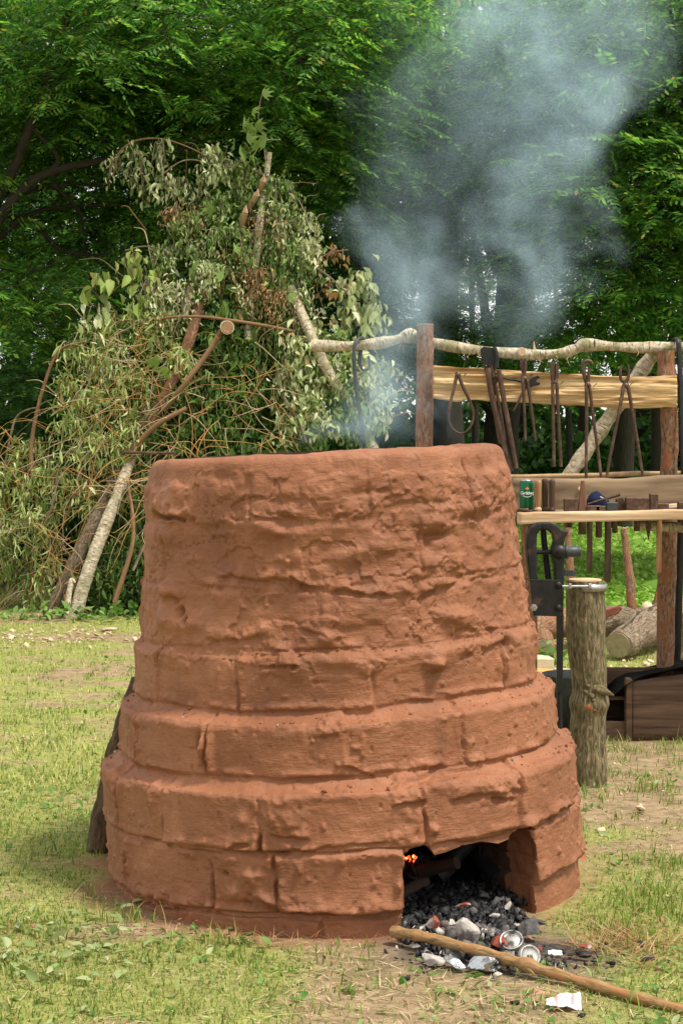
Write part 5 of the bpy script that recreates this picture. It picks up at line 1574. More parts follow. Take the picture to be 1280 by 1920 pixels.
m_.v = [tuple(p) for p in A]
m_.build('trunk_bark', STUMPB, st)
topc = loc(W(1096, 1088, SY), st)
MB().tube([topc + Vector((0, 0, -.008)), topc + Vector((0, 0, .004))], [.060, .057], 24, bump=.03).build('cut_top', CUT, st)
kc = W(1128, 1298, SY - .03)
MB().tube([loc(W(1112, 1290, SY - .04), st), loc(W(1132, 1297, SY - .05), st), loc(W(1150, 1304, SY - .05), st)], [.024, .016, .003], 12, bump=.35, bscale=60, seed=4).build('broken_knot', STUMPB, st)
kn = MB()
for (x, y, s_) in ((1097, 1296, .009), (1108, 1304, .012), (1119, 1293, .010), (1102, 1285, .008), (1112, 1312, .008)):
    kn.tube([loc(W(x, y, SY - .045), st), loc(W(x, y + 1, SY - .072), st), loc(W(x, y + 1, SY - .076), st)], [s_, s_ * .8, .003], 10, bump=.3, bscale=80, seed=x)
kn.build('knot', STUMPB, st)
RUST = simple_mat('orange_bare_wood', (.34, .08, .025), (.50, .15, .05), 60, .8)
MB().tube([loc(W(1090, 1319, SY - .062), st), loc(W(1104, 1326, SY - .070), st), loc(W(1120, 1334, SY - .064), st)], [.003, .008, .002], 8, flat=.2, up=(0, 1, 0), bump=.3, bscale=80).build('orange_scar', RUST, st)
band = MB()
bz = loc(W(1100, 1100, SY), st)
V = []
for z_ in (-.012, .012):
    for i in range(33):
        a = -math.pi * .62 + i / 32 * math.pi * 1.75
        V.append((bz.x - .002 + .069 * math.cos(a), bz.y + .069 * math.sin(a), bz.z + z_))
for z_ in (-.012, .012):
    for i in range(33):
        a = -math.pi * .62 + i / 32 * math.pi * 1.75
        V.append((bz.x - .002 + .066 * math.cos(a), bz.y + .066 * math.sin(a), bz.z + z_))
Fs = []
for i in range(32):
    Fs += [(i, i + 1, 34 + i, 33 + i), (66 + i + 1, 66 + i, 99 + i, 99 + i + 1), (33 + i, 34 + i, 100 + i, 99 + i), (i + 1, i, 66 + i, 67 + i)]
Fs += [(0, 33, 99, 66), (32, 98, 131, 65)]
band.add(V, Fs, None, True).build('strap', STEEL, vise).location = st.location - vise.location

# ------------------------------------------------------------------ trough, tub, logs behind
TRY = 6.98
tr = empty('wooden_trough', (W(1230, 1380, TRY).x, TRY, 0)); tag(tr, 'low dark wooden trough with a black sheet over it behind the stump', 'trough')
zt = W(1200, 1268, TRY).z
xL = W(1184, 1300, TRY).x - tr.location.x; xR = W(1500, 1300, TRY).x - tr.location.x; xF = W(1128, 1300, TRY).x - tr.location.x
slab('front_board', [(1184, 1278), (1280, 1264), (1500, 1240)], [(1184, 1390), (1500, 1388)], TRY, TRY + .025, DARKPLANK, root=tr, nz=8, seed=3, face=.004)
MB().box((xL - .012, .02, zt / 2 - .01), (.024, .05, zt), bev=.003).build('corner_post', DARKPLANK, tr)
MB().box(((xF + xL) / 2 - .015, .02, .034), (xL - xF, .024, .075), bev=.002).build('low_board', DARKPLANK, tr)
MB().box(((xF + xR) / 2, .26, zt / 2), (xR - xF, .02, zt), bev=.002).build('back_board', DARKPLANK, tr)
MB().box((xF + .01, .14, .10), (.02, .22, .2), bev=.002).build('end_board', DARKPLANK, tr)
MB().box(((xF + xL) / 2, .05, W(1150, 1312, TRY).z), (xL - xF, .012, .014)).build('rod', DARKPLANK, tr)
gx, gy = np.meshgrid(np.linspace(0, 1, 60), np.linspace(0, 1, 10))
px_ = 1126 + gx * 374
ytop = np.interp(px_, [1126, 1150, 1170, 1195, 1240, 1290, 1500], [1306, 1300, 1282, 1268, 1258, 1247, 1225])
V = np.array([tuple(loc(W(x, y, TRY - .012), tr)) for x, y in zip(px_.ravel(), ytop.ravel())])
zoff = gy.ravel()
V[:, 1] += zoff * .30
V[:, 2] += -.018 * np.sin(zoff * 3) + .01 * vnoise(V * 9, 4) + zoff * -.02
V2 = V.copy(); V2[:, 2] -= .004
I = np.arange(600).reshape(10, 60)
Q1 = np.stack([I[:-1, :-1], I[:-1, 1:], I[1:, 1:], I[1:, :-1]], -1).reshape(-1, 4)
mesh_np('black_sheet', np.concatenate([V, V2]), np.concatenate([Q1, Q1[:, ::-1] + 600, np.stack([I[0, 1:], I[0, :-1], I[0, :-1] + 600, I[0, 1:] + 600], -1)]), ROPEM, tr)
tub = empty('metal_tub', (W(1072, 1370, 7.2).x, 7.2, 0)); tag(tub, 'dark grey metal tub standing behind the foot of the stump', 'tub')
MB().lathe([(0, .0), (.10, .0), (.125, .23), (.128, .235), (.122, .235), (.098, .01), (0, .01)], seg=28).build('tub_body', GREYMET, tub)

def log(name, label, cat, pts, rad, mat, group=None, ends=True, seg=20, bump=.22, bscale=14, seed=1, capm=None):
    """pts in world; origin at first point's foot"""
    t = empty(name, (pts[0][0], pts[0][1], 0)); tag(t, label, cat, group)
    c_ = curve_pts([Vector(p) - t.location for p in pts], 10)
    rr_l = np.interp(np.linspace(0, 1, len(c_)), np.linspace(0, 1, len(rad)), rad)
    MB().tube(c_, rr_l, seg, caps=True, bump=bump, bscale=bscale, seed=seed).build('bark', mat, t)
    if ends:
        for e, n_ in ((0, 1), (-1, -2)):
            d_ = (c_[e] - c_[n_]).normalized()
            MB().tube([c_[e] - d_ * .002, c_[e] + d_ * .004], [rr_l[e] * .96, rr_l[e] * .93], seg, bump=.04).build('cut_end', capm or CUT, t)
    return t
GNARL = wood_mat('gnarled_bark', [(0.3, (0.07, 0.05, 0.032)), (0.5, (0.24, 0.18, 0.12)), (0.7, (0.40, 0.31, 0.22))], (60, 26, 1), .9, 1.2, .02, 'UV')
GNARLD = wood_mat('dark_bark', [(0.3, (0.03, 0.02, 0.012)), (0.5, (0.085, 0.052, 0.03)), (0.7, (0.16, 0.10, 0.06))], (60, 16, 1), .9, 1.2, .01, 'UV')
GREYCUT = wood_mat('grey_cut_end', [(0.3, (0.20, 0.17, 0.09)), (0.7, (0.36, 0.30, 0.17))], (20, 20, 20), .85)
LYd = 9.75
g0 = G(1160, 1215)
log('fallen_log', 'thick gnarled fallen log with a grey cut end, lying behind the stump', 'log',
    [(W(1158, 1188, 9.35).x, 9.35, .085), (W(1185, 1180, 9.55).x, 9.55, .11), (W(1230, 1160, 9.9).x, 9.9, .14), (W(1290, 1135, 10.2).x, 10.2, .17), (W(1400, 1110, 10.8).x, 10.8, .16)],
    [.072, .088, .10, .105, .09], GNARL, seg=28, bump=.3, bscale=11, capm=GREYCUT)
log('fallen_log', 'second gnarled log lying crosswise behind the grey cut end', 'log',
    [(W(1080, 1170, 10.0).x, 10.0, .09), (W(1130, 1172, 10.1).x, 10.15, .12), (W(1230, 1165, 10.3).x, 10.3, .12)], [.085, .095, .07], GNARL, seg=24, bump=.3, bscale=12, seed=5)
log('fallen_log', 'reddish bark log lying between kiln and stump', 'log',
    [(W(980, 1190, 9.6).x, 9.6, .12), (W(1030, 1180, 9.8).x, 9.8, .14), (W(1100, 1165, 10.0).x, 10.05, .16)], [.075, .08, .08], PINE, seed=6)
log('fallen_log', 'short split log with a round grey end beside the kiln edge', 'log',
    [(W(1018, 1195, 9.2).x, 9.2, .075), (W(1012, 1190, 9.6).x, 9.6, .085)], [.062, .065], PINE, seed=7, capm=GREYCUT)
MBx = MB().box((0, 0, .03), (.16, .09, .06), rot=(.1, .05, .3), bev=.004)
o = MBx.build('timber_block', CHIP); o.location = (W(1005, 1205, 9.0).x, 9.0, .01); tag(o, 'pale sawn timber block on the grass at the kiln edge', 'timber block')
o = MB().box((0, 0, .02), (.20, .10, .03), rot=(0, .03, -.2), bev=.003).build('timber_offcut', wood_mat('orange_offcut', [(.3, (.55, .27, .07)), (.7, (.72, .42, .14))], (9, 9, 9))); o.location = (W(1024, 1215, 8.75).x, 8.75, .0); tag(o, 'orange plank offcut lying between kiln and vice leg', 'offcut')
o = MB().box((0, 0, .03), (.13, .05, .06), rot=(0, .1, .2), bev=.003).build('timber_offcut', CHIP); o.location = (W(1062, 1232, 8.6).x, 8.6, .0); tag(o, 'pale plank offcut lying just left of the stump', 'offcut')
o = MB().box((0, 0, .025), (.12, .10, .04), rot=(0, -.1, .5), bev=.003).build('timber_offcut', simple_mat('white_paper', (.75, .75, .72), (.85, .84, .8), 30)); o.location = (W(1012, 1232, 8.5).x, 8.5, .0); tag(o, 'white flat scrap lying on the grass at the kiln edge', 'scrap')
t = empty('weed_plant', (W(1027, 1200, 9.1).x, 9.1, 0)); tag(t, 'small bright green weed between kiln and vice leg', 'weed')
o = leaf_cards(np.array([[0, 0, .05]] * 26) + np.random.default_rng(3).normal(0, .035, (26, 3)), .055, WEED, 'leaves', .5, .7, 5); o.parent = t; tag(o, kind='stuff')
o = MB().prism([(-.05, -.04), (-.02, -.01), (.03, .005), (.055, .04), (.03, .05), (-.02, .035), (-.05, .03)], .03, Matrix.Identity(4)).build('bark_piece', simple_mat('red_bark', (.16, .05, .03), (.26, .09, .05), 30), bevel=.006); o.location = W(1148, 1152, 9.9); o.location.z = .19; tag(o, 'curled piece of red bark lying on the logs right of the stump', 'bark')
# stakes standing in the lawn
for i, (a, b, r_, lab) in enumerate((((1168, 991, 10.3), (1187, 1150, 10.2), .024, 'thin leaning stake with a broken pale top standing in the lawn'),
                                    ((1243, 1068, 10.6), (1210, 1140, 10.5), .022, 'short stake leaning right beside the right post'),
                                    ((1062, 975, 10.4), (1069, 1120, 10.3), .022, 'reddish stake standing behind the vice'))):
    pa, pb = W(*a), W(*b)
    pb.z = -.03
    t = log('stake', lab, 'stake', [tuple(pb), tuple((pa + pb) / 2 + Vector((.012, 0, 0))), tuple(pa)], [r_ * 1.1, r_ * 1.15, r_ * .85], PINE, 'stakes in the lawn', seg=10, bump=.2, bscale=25, seed=i + 2)
t = empty('log_post', (W(1274, 1250, 7.7).x, 7.7, 0)); tag(t, 'dark log leaning at the right edge behind the trough', 'log')
MB().tube([(-.02, 0, 0), (.05, .05, .42)], [.05, .045], 12, bump=.15, bscale=15).build('bark', STUMPB, t)
t = empty('iron_lump', (W(1233, 1115, 9.6).x, 9.95, .22)); tag(t, 'round pale knob on the log beside the right post', 'knob')
MB().lathe([(0, -.03), (.03, -.02), (.036, .005), (.025, .03), (0, .04)], seg=14).build('knob_body', CHIP, t)

# ------------------------------------------------------------------ by the kiln
a, b = G(172, 1596), W(262, 1274, 5.13)
t = log('prop_log', 'dark bark-covered log leaning against the back left of the kiln', 'log', [(a.x + .022, a.y, .0), tuple((Vector((a.x, a.y, 0)) + b) / 2), tuple(b)], [.040, .036, .028], GNARLD, seg=18, bump=.2, bscale=20, seed=8, ends=False)
# pink rag on the left ledge
PINK = simple_mat('pink_cloth', (.55, .22, .34), (.68, .32, .45), 60, .85)
c0 = W(281, 1172, 5.14)
gx, gy = np.meshgrid(np.linspace(-1, 1, 9), np.linspace(0, 1, 12))
V = np.stack([c0.x + .012 * gx - .020 * gy ** 1.5 + .006, c0.y + .04 * gx, c0.z + .045 - .085 * gy], -1).reshape(-1, 3); V += (vnoise(V * 40, 2) * .004)[:, None]
I = np.arange(108).reshape(12, 9)
Q1 = np.stack([I[:-1, :-1], I[:-1, 1:], I[1:, 1:], I[1:, :-1]], -1).reshape(-1, 4)
V2 = V + np.array([.004, 0, 0])
o = mesh_np('pink_rag', np.concatenate([V, V2]), np.concatenate([Q1, Q1[:, ::-1] + 108]), PINK); tag(o, 'pink rag hanging at the left edge of the kiln above its upper step', 'rag')
# rod at the rim
p0, p1 = W(234, 848, 5.0), W(330, 849.5, 4.95)
t = empty('iron_rod', p1); tag(t, 'thin dark rod sticking out to the left over the kiln rim', 'rod')
MB().tube([loc(p0, t), loc((p0 + p1) / 2, t) + Vector((0, 0, -.001)), loc(p1, t)], .0042, 8).build('rod_body', IRON, t)
# crumbs on the ledge
def blob(name, p, size, mat, label, cat, seed=1, squash=(1, 1, .7), rough=.35, group=None, parent=None, fr=1.6, sub=3):
    me = bpy.data.meshes.new(name)
    import bmesh
    bm = bmesh.new(); bmesh.ops.create_icosphere(bm, subdivisions=sub, radius=1); bm.to_mesh(me); bm.free()
    A = np.empty(len(me.vertices) * 3, np.float32); me.vertices.foreach_get('co', A); A = A.reshape(-1, 3)
    A *= (1 + rough * fbm(A * fr + seed * 3.1, 3, seed))[:, None]
    # facet: cut by a few planes so it reads as broken stone, not a ball
    q_ = np.random.default_rng(seed)
    for _ in range(14):
        n_ = q_.normal(0, 1, 3); n_ /= np.linalg.norm(n_); dd_ = q_.uniform(.32, .75)
        ov = np.clip(A @ n_ - dd_, 0, None); A -= ov[:, None] * n_ * .97
    A += (fbm(A * 5, 3, seed + 2) * .06)[:, None] * A
    A *= np.array(squash) * size
    me.vertices.foreach_set('co', A.ravel().astype(np.float32)); me.update()
    me.materials.append(mat)
    o_ = bpy.data.objects.new(name, me); COL.objects.link(o_); o_.location = p; o_.rotation_euler = (.1 * math.sin(seed), .15 * math.cos(seed * 2), seed)
    if parent: o_.parent = parent
    if label: tag(o_, label, cat, group)
    return o_
lx = W(226, 1398, 4.93)
blob('clay_lump', (lx.x, 4.93, lx.z + .004), .016, CLAY, 'small loose red clay lump on the left edge of the second step', 'clay lump', 3)

# ------------------------------------------------------------------ fire hole debris
def ash_stone(name, c1, c2, c3=None):
    return simple_mat(name, c1, c2, 22, .95, 0, .9, .006, c3=c3, s3=9, f3=(.48, .56), spec=.1)
ASHW = ash_stone('ash_white_stone', (.30, .27, .24), (.58, .54, .49), (.14, .12, .11))
ASHR = ash_stone('burnt_red_clay', (.22, .06, .04), (.36, .11, .07), (.38, .35, .32))
CHAR = simple_mat('charcoal', (.006, .006, .007), (.020, .019, .020), 60, .6, 0, .6, .002, c3=(.07, .07, .075), s3=40, f3=(.62, .74), spec=.35)
GREYASH = simple_mat('grey_ash_lump', (.035, .033, .031), (.14, .13, .125), 50, .9, 0, .8, .003, c3=(.30, .28, .27), s3=30, f3=(.56, .7))
FOIL = simple_mat('crumpled_foil', (.45, .47, .50), (.65, .66, .68), 50, .28, .9, 1.0, .004, c3=(.06, .06, .07), s3=24, f3=(.5, .6))
import bmesh as _bm
tvr = None
def rock_template(seed, sub=0):
    b_ = _bm.new(); _bm.ops.create_icosphere(b_, subdivisions=sub, radius=1)
    v = np.array([tuple(x.co) for x in b_.verts], np.float32); f = np.array([[x.index for x in p.verts] for p in b_.faces]); b_.free()
    qv = np.random.default_rng(seed); v *= qv.uniform(.6, 1.35, (len(v), 1)); v *= np.array([1.25, .8, .42]) * qv.uniform(.8, 1.2, 3)
    return v.astype(np.float32), f
def rocks(name, P, s, mats, label, cat, seed=1, parent=None):
    q_ = np.random.default_rng(seed); Vs, Qs, mi, b0 = [], [], [], 0
    pick = q_.integers(0, 5, len(P)); mm = q_.choice(len(mats), len(P), p=[m_[1] for m_ in mats])
    for i in range(5):
        for j in range(len(mats)):
            m_ = (pick == i) & (mm == j)
            if not m_.any(): continue
            tv_, tf_ = rock_template(i + 1, 0)
            n_ = m_.sum()
            v, f = inst_arrays(tv_, tf_, P[m_], q_.uniform(0, 6.3, n_), q_.uniform(0, 6.3, n_), q_.uniform(0, 6.3, n_), s[m_])
            Vs.append(v); Qs.append(f + b0); b0 += len(v); mi.append(np.full(len(f), j))
    o_ = mesh_np(name, np.concatenate(Vs), np.concatenate(Qs), None, parent, smooth=False, mats=[m_[0] for m_ in mats], midx=np.concatenate(mi))
    return tag(o_, label, cat, kind='stuff')
g = np.random.default_rng(77)
n = 2300
ux = g.uniform(.11, .50, n); uy = 4.06 + .62 * g.uniform(0, 1, n) ** .8
keepm = (ux > .14 + .0 * uy) & (ux < .44 + .06 * vnoise(np.stack([ux * 9, uy * 9, ux * 0], 1), 3)) | (uy > 4.5)
P = np.stack([ux, uy, .005 + .016 * sstep(4.10, 4.35, uy) + g.uniform(-.006, .010, n)], 1)
keepm &= ~((uy < 4.2) & (np.abs(ux - .36) > .17))
fr_ = keepm & (P[:, 1] < 4.27); bk_ = keepm & (P[:, 1] >= 4.27)
rocks('charcoal_bed', P[bk_], g.lognormal(0, .4, bk_.sum()) * .0088, [(CHAR, .93), (GREYASH, .07)], 'dark bed of charcoal inside the fire hole', 'charcoal', 4)
rocks('ash_spill', P[fr_], g.lognormal(0, .5, fr_.sum()) * .0080, [(CHAR, .46), (GREYASH, .36), (ASHW, .18)], 'grey ash and broken charcoal spilling out of the fire hole', 'ash', 14)
P = np.stack([g.normal(.40, .17, 130), g.normal(4.06, .06, 130), g.uniform(0.002, .008, 130)], 1)
rocks('charcoal_crumbs', P, g.lognormal(0, .5, 130) * .0055, [(CHAR, .6), (GREYASH, .3), (ASHR, .1)], 'small charcoal crumbs scattered on the soil before the fire hole', 'charcoal', 5)
# crumbs of clay lying on the kiln's steps
lm = np.where((nzg.ravel() > .5) & (cg.ravel() >= 2) & (cg.ravel() <= 4) & (np.abs(thw.ravel()) < 1.9))[0]
gk = np.random.default_rng(91)
pk = KV[gk.choice(lm, 200)]
DARKCLAY = simple_mat('dark_clay_crumb', (.16, .055, .026), (.27, .10, .05), 60, .8)
rocks('clay_crumbs', pk + np.array([0, 0, .0015]), gk.lognormal(0, .6, 200) * .0022, [(DARKCLAY, .95), (ASHW, .05)], None, None, 31, kiln)
# half burnt wood inside
for i, (a, b, r_) in enumerate((((.16, 4.62, .05), (.30, 4.52, .12), .022), ((.25, 4.60, .06), (.38, 4.70, .17), .028), ((.14, 4.42, .06), (.22, 4.50, .075), .016), ((.42, 4.62, .05), (.30, 4.85, .15), .03))):
    t = empty('charred_log', a); tag(t, ['charred stick leaning up inside the fire hole, left', 'thick charred log inside the fire hole, middle', 'brown charred stick end just inside the left jamb', 'charred log deep in the fire hole, right'][i], 'charred log', 'charred wood inside the fire hole')
    b2 = Vector(b) - Vector(a)
    MB().tube(curve_pts([(0, 0, 0), b2 * .5 + Vector((.004, 0, .006)), b2], 5), lerp_list(r_, r_ * .7, 11), 10, bump=.3, bscale=40, seed=i).build('charred_wood', simple_mat('brown_char', (.03, .018, .012), (.05, .028, .018), 30, .9) if i in (0, 2) else CHAR, t)
# embers
EM = NT('glowing_ember')
v = EM.coord('Object')
e_ = EM.ramp(EM.noise(v, 90, 4, .7), [(.42, (0.02, 0.0, 0.0)), (.52, (0.9, 0.06, 0.01)), (.68, (1.0, 0.28, 0.08))])
nd = EM.bsdf((.02, .01, .01), .9)
EM.link(e_, nd.inputs['Emission Color']); nd.inputs['Emission Strength'].default_value = 4.0
g = np.random.default_rng(8)
ec = W(768, 1609, 4.56)
P = np.stack([g.normal(ec.x + .002, .010, 13), 4.56 + g.normal(.01, .010, 13), g.normal(ec.z - .002, .0028, 13)], 1)
rocks('glowing_embers', P, g.uniform(.003, .0055, 13), [(EM.m, 1.0)], 'red glowing embers at the upper left corner of the fire hole', 'embers', 6)
P = np.stack([g.normal(ec.x + .01, .022, 160), 4.60 + g.normal(.02, .02, 160), g.uniform(.03, ec.z - .010, 160)], 1)
rocks('charcoal_heap', P, g.uniform(.012, .02, 160), [(CHAR, 1.0)], 'dark heap of charcoal carrying the embers inside the fire hole', 'charcoal', 7)
def at_g(px, py, z=0.02):
    p = G(px, py); return (p.x, p.y, z)
SG = 'stones and burnt clay in front of the fire hole'
blob('burnt_stone', at_g(815, 1756, .034), .064, ASHR, 'large burnt stone half grey half red, leaning by the left jamb', 'stone', 11, (1.05, .5, .55), group=SG)
blob('ash_slab', at_g(880, 1780, .036), .048, ASHW, 'pale ash-covered slab standing behind the pole', 'stone', 12, (1.0, .5, .95), group=SG)
blob('burnt_stone', at_g(880, 1724, .036), .046, ASHR, 'flat pinkish stone lying on the charcoal in the mouth', 'stone', 13, (1.0, .6, .35), group=SG)
blob('burnt_stone', at_g(905, 1706, .040), .024, GREYASH, 'round brownish stone at the back of the charcoal bed', 'stone', 14, (1.1, .8, .8), group=SG)
blob('burnt_clay', at_g(935, 1786, .028), .038, simple_mat('wet_red_clay', (.24, .05, .03), (.34, .09, .05), 30, .5), 'broken piece of dark red clay beside the can lid', 'clay piece', 15, (1.1, .6, .55), group=SG)
blob('slag_lump', at_g(992, 1764, .034), .044, GREYASH, 'porous grey slag lump right of the charcoal bed', 'slag', 16, (1.05, .7, .7), .6, group=SG, fr=4)
blob('burnt_stone', at_g(845, 1770, .05), .020, ASHW, 'small yellowish stone wedged above the pale slab', 'stone', 17, (1.1, .6, .5), group=SG)
blob('flat_stone', at_g(815, 1814, .016), .046, ASHW, 'flat pale stone lying in front of the pole, left', 'stone', 18, (1.0, .7, .40), group=SG)
blob('ash_slab', at_g(925, 1742, .034), .024, ASHW, 'thin grey flake of ash in the middle of the mouth', 'stone', 19, (1.2, .6, .35), group=SG)
blob('ash_slab', at_g(950, 1728, .036), .024, ASHW, 'whitish crumbly ash lump at the right of the charcoal bed', 'stone', 20, (1.0, .7, .6), group=SG)
blob('foil_lump', at_g(852, 1818, .014), .036, FOIL, 'crumpled foil scrap beside the flat pale stone', 'foil', 21, (1.3, .7, .45), .7, fr=5)
blob('foil_lump', at_g(903, 1822, .020), .038, FOIL, 'larger burnt crumple of foil before the middle of the pole', 'foil', 22, (1.0, .8, .7), .8, fr=5)
blob('flat_stone', at_g(930, 1838, .012), .022, ASHW, 'small pale flat stone in front of the larger foil', 'stone', 23, (1.1, .7, .35), group=SG)
blob('foil_lump', at_g(935, 1714, .038), .016, FOIL, 'tiny blue-grey foil flake on the charcoal', 'foil', 24, (1.0, .8, .6), .7, fr=5)
blob('charcoal_lump', at_g(1097, 1800, .012), .022, CHAR, 'lone black charcoal lump on the bare soil right of the hole', 'charcoal', 25, (1.1, .7, .6))
blob('burnt_clay', at_g(1100, 1783, .012), .022, ASHR, 'reddish flake behind the lone charcoal lump', 'clay piece', 26, (1.1, .7, .35), group=SG)
blob('charcoal_lump', at_g(1057, 1808, .008), .014, CHAR, 'small black coal by the crushed can', 'charcoal', 27, (1.1, .7, .7))
blob('charcoal_lump', at_g(968, 1886, .008), .014, CHAR, 'small black coal in the grass left of the white wrapper', 'charcoal', 28, (1.2, .7, .7))
blob('charcoal_lump', at_g(1090, 1908, .006), .014, CHAR, 'black coal right behind the white wrapper', 'charcoal', 29, (1.2, .7, .6))
for i, (x, y, s_, mt, lb) in enumerate(((800, 1722, .026, ASHW, 'thin pale flake by the left jamb above the half red stone'), (842, 1735, .024, GREYASH, 'grey flake between the half red stone and the pinkish one'),
        (905, 1760, .026, ASHW, 'pale tan flake right of the upright slab'), (965, 1752, .022, ASHW, 'small white flake left of the porous slag'), (780, 1790, .020, GREYASH, 'dark flake under the pole near its burnt end'),
        (960, 1822, .020, ASHW, 'small pale flake between pole and crushed can'), (1015, 1745, .022, GREYASH, 'grey flake on the dead grass beyond the slag'))):
    blob('ash_flake', at_g(x, y, .022), s_, mt, lb, 'stone', 40 + i, (1.2, .8, .30), group=SG)
# crushed can
t = empty('crushed_can', at_g(992, 1812, .024)); tag(t, 'crushed pale aluminium can with its round end facing out', 'crushed can')
M_ = Matrix.Rotation(R(-62), 4, 'Y') @ Matrix.Rotation(R(35), 4, 'X')
M_ = Matrix.Rotation(R(20), 4, 'Z') @ Matrix.Rotation(R(60), 4, 'X')
m_ = MB().lathe([(0.0, .004), (.016, .002), (.021, .004), (.0235, .008), (.026, .004), (.0285, .0), (.0290, -.006), (.0275, -.014), (.0275, -.024), (.026, -.034), (.026, -.042), (.02, -.05), (0, -.052)], seg=36, M=M_)
A = np.array(m_.v, np.float32)
c_ = A.copy()
far = np.clip(-(A @ np.array(M_.to_3x3())[:, 2]) / .05, 0, 1)
A += (fbm(A * 45, 3, 3) * .016 * far)[:, None]; A[:, 2] *= (1 - .35 * far); A[:, 0] += .012 * far
m_.v = [tuple(p) for p in A]
DULLALU = simple_mat('sooty_aluminium', (.34, .33, .31), (.55, .54, .52), 40, .45, .75, .5, .001, c3=(.10, .085, .07), s3=34, f3=(.46, .60))
m_.build('can_shell', DULLALU, t)
MB().box((-.001, -.006, .002), (.010, .016, .0012), M=M_ @ Matrix.Translation((0, .004, .006))).build('pull_tab', DULLALU, t)
t = empty('can_end', at_g(958, 1790, .034)); tag(t, 'loose round can end lying tilted above the crushed can', 'can end')
M_ = Matrix.Rotation(R(-15), 4, 'Z') @ Matrix.Rotation(R(38), 4, 'X')
MB().lathe([(0, .000), (.018, .000), (.0215, -.003), (.024, .003), (.0262, .006), (.0285, .004), (.029, -.006), (.026, -.012), (.02, -.014), (0, -.010)], seg=32, M=M_).build('end_disc', DULLALU, t)
t = empty('can_end', at_g(746, 1745, .02)); tag(t, 'small steel disc leaning at the left jamb of the fire hole', 'can end')
MB().lathe([(0, .0), (.014, 0), (.016, .003), (.018, .0), (.0, -.003)], seg=24, M=Matrix.Rotation(R(70), 4, 'X')).build('end_disc', DULLALU, t)
# paper and wrapper
SLABM = None
def crumple(name, p, sx, sy, mat, label, cat, seed, h=.02, rot=0.0, extra=None):
    n_ = 22
    gx, gy = np.meshgrid(np.linspace(-1, 1, n_), np.linspace(-1, 1, n_))
    V = np.stack([gx * sx * (1 - .05 * vnoise(np.stack([gy.ravel() * 2, gx.ravel() * 0 + seed, gx.ravel() * 0], 1), seed).reshape(gx.shape)), gy * sy * (1 - .10 * vnoise(np.stack([gx.ravel() * 2, gx.ravel() * 0 + seed, gx.ravel() * 0], 1), seed + 1).reshape(gx.shape)), 0 * gx], -1).reshape(-1, 3)
    V[:, 2] = h * (.45 + .9 * fbm(V / max(sx, sy) * 1.3 + seed, 3, seed)) + h * .7 * (V[:, 1] / sy + 1) * .5
    c_, s_ = math.cos(rot), math.sin(rot)
    V[:, :2] = V[:, :2] @ np.array([[c_, s_], [-s_, c_]])
    I = np.arange(n_ * n_).reshape(n_, n_)
    Q1 = np.stack([I[:-1, :-1], I[:-1, 1:], I[1:, 1:], I[1:, :-1]], -1).reshape(-1, 4)
    V2 = V - np.array([0, 0, .0012])
    t_ = empty(name, p); tag(t_, label, cat)
    mesh_np('sheet', np.concatenate([V, V2]), np.concatenate([Q1, Q1[:, ::-1] + n_ * n_]), mat, t_, smooth=False)
    return t_
WR = NT('white_printed_wrapper')
v = WR.coord('Object')
wv = WR.n('ShaderNodeTexWave'); wv.inputs['Scale'].default_value = 9; wv.inputs['Distortion'].default_value = 3; WR.link(v, wv.inputs['Vector'])
cc = WR.mix(WR.ramp(wv.outputs['Fac'], [(.86, 0.0), (.92, .75)]), (.80, .79, .77), (.70, .16, .14))
cc = WR.mix(WR.ramp(WR.noise(v, 26, 3), [(.60, 0.0), (.66, .7)]), cc, (.45, .70, .68))
WR.bsdf(cc, .5, 0, None, .4)
crumple('white_wrapper', at_g(1056, 1893, .004), .036, .030, WR.m, 'torn white wrapper with red and teal print lying in the grass', 'wrapper', 3, .018, -.12)
crumple('paper_scrap', at_g(1040, 1793, .003), .016, .008, WHITEP, 'tiny white paper scrap right of the crushed can', 'paper scrap', 5, .008)
crumple('bark_flake', at_g(1012, 1866, .003), .020, .011, simple_mat('tan_bark', (.36, .19, .11), (.48, .28, .17), 40), 'tan bark flake lying below the middle of the pole', 'bark flake', 6, .006)
# loose leaf by the kiln foot on the right
t = empty('brown_leaf', W(1096, 1612, 4.75)); tag(t, 'curled reddish leaf caught at the right foot of the kiln', 'leaf')
lf = leaf_cards(np.array([[0, 0, -.004]]), .05, leaf_mat('reddish_leaf', [(0, (.42, .17, .09)), (1, (.5, .22, .12))], .2), 'blade', .3, .6, 8); lf.parent = t

# the pole
p0, p1 = G(744, 1772), G(1290, 1908)
dp = (p1 - p0)
keys = [(p0.x - .01, p0.y + .01, .030), (p0.x + dp.x * .12, p0.y + dp.y * .12, .036), (p0.x + dp.x * .35, p0.y + dp.y * .35, .033), (p0.x + dp.x * .48, p0.y + dp.y * .48, .028), (p0.x + dp.x * .7, p0.y + dp.y * .7, .020), (p1.x, p1.y, .013), (p1.x + dp.x * .5, p1.y + dp.y * .5, .012)]
PEEL = NT('peeled_pole_bark')
v = PEEL.coord('UV', (90, 26, 1))
n1 = PEEL.noise(v, 1, 6, .65, .8)
c_ = PEEL.ramp(n1, [(.3, (.10, .055, .024)), (.46, (.25, .145, .058)), (.6, (.36, .225, .095)), (.8, (.24, .20, .095))])
c_ = PEEL.mix(PEEL.ramp(PEEL.noise(PEEL.coord('UV', (20, 12, 1)), 1, 4), [(.5, 0), (.58, .75)]), c_, (.36, .16, .06))
PEEL.bsdf(c_, .6, 0, PEEL.bump(n1, .6, .003), .3)
t = empty('wooden_pole', (p0.x, p0.y, 0)); tag(t, 'long peeled brown pole lying from the fire hole out to the lower right corner', 'pole')
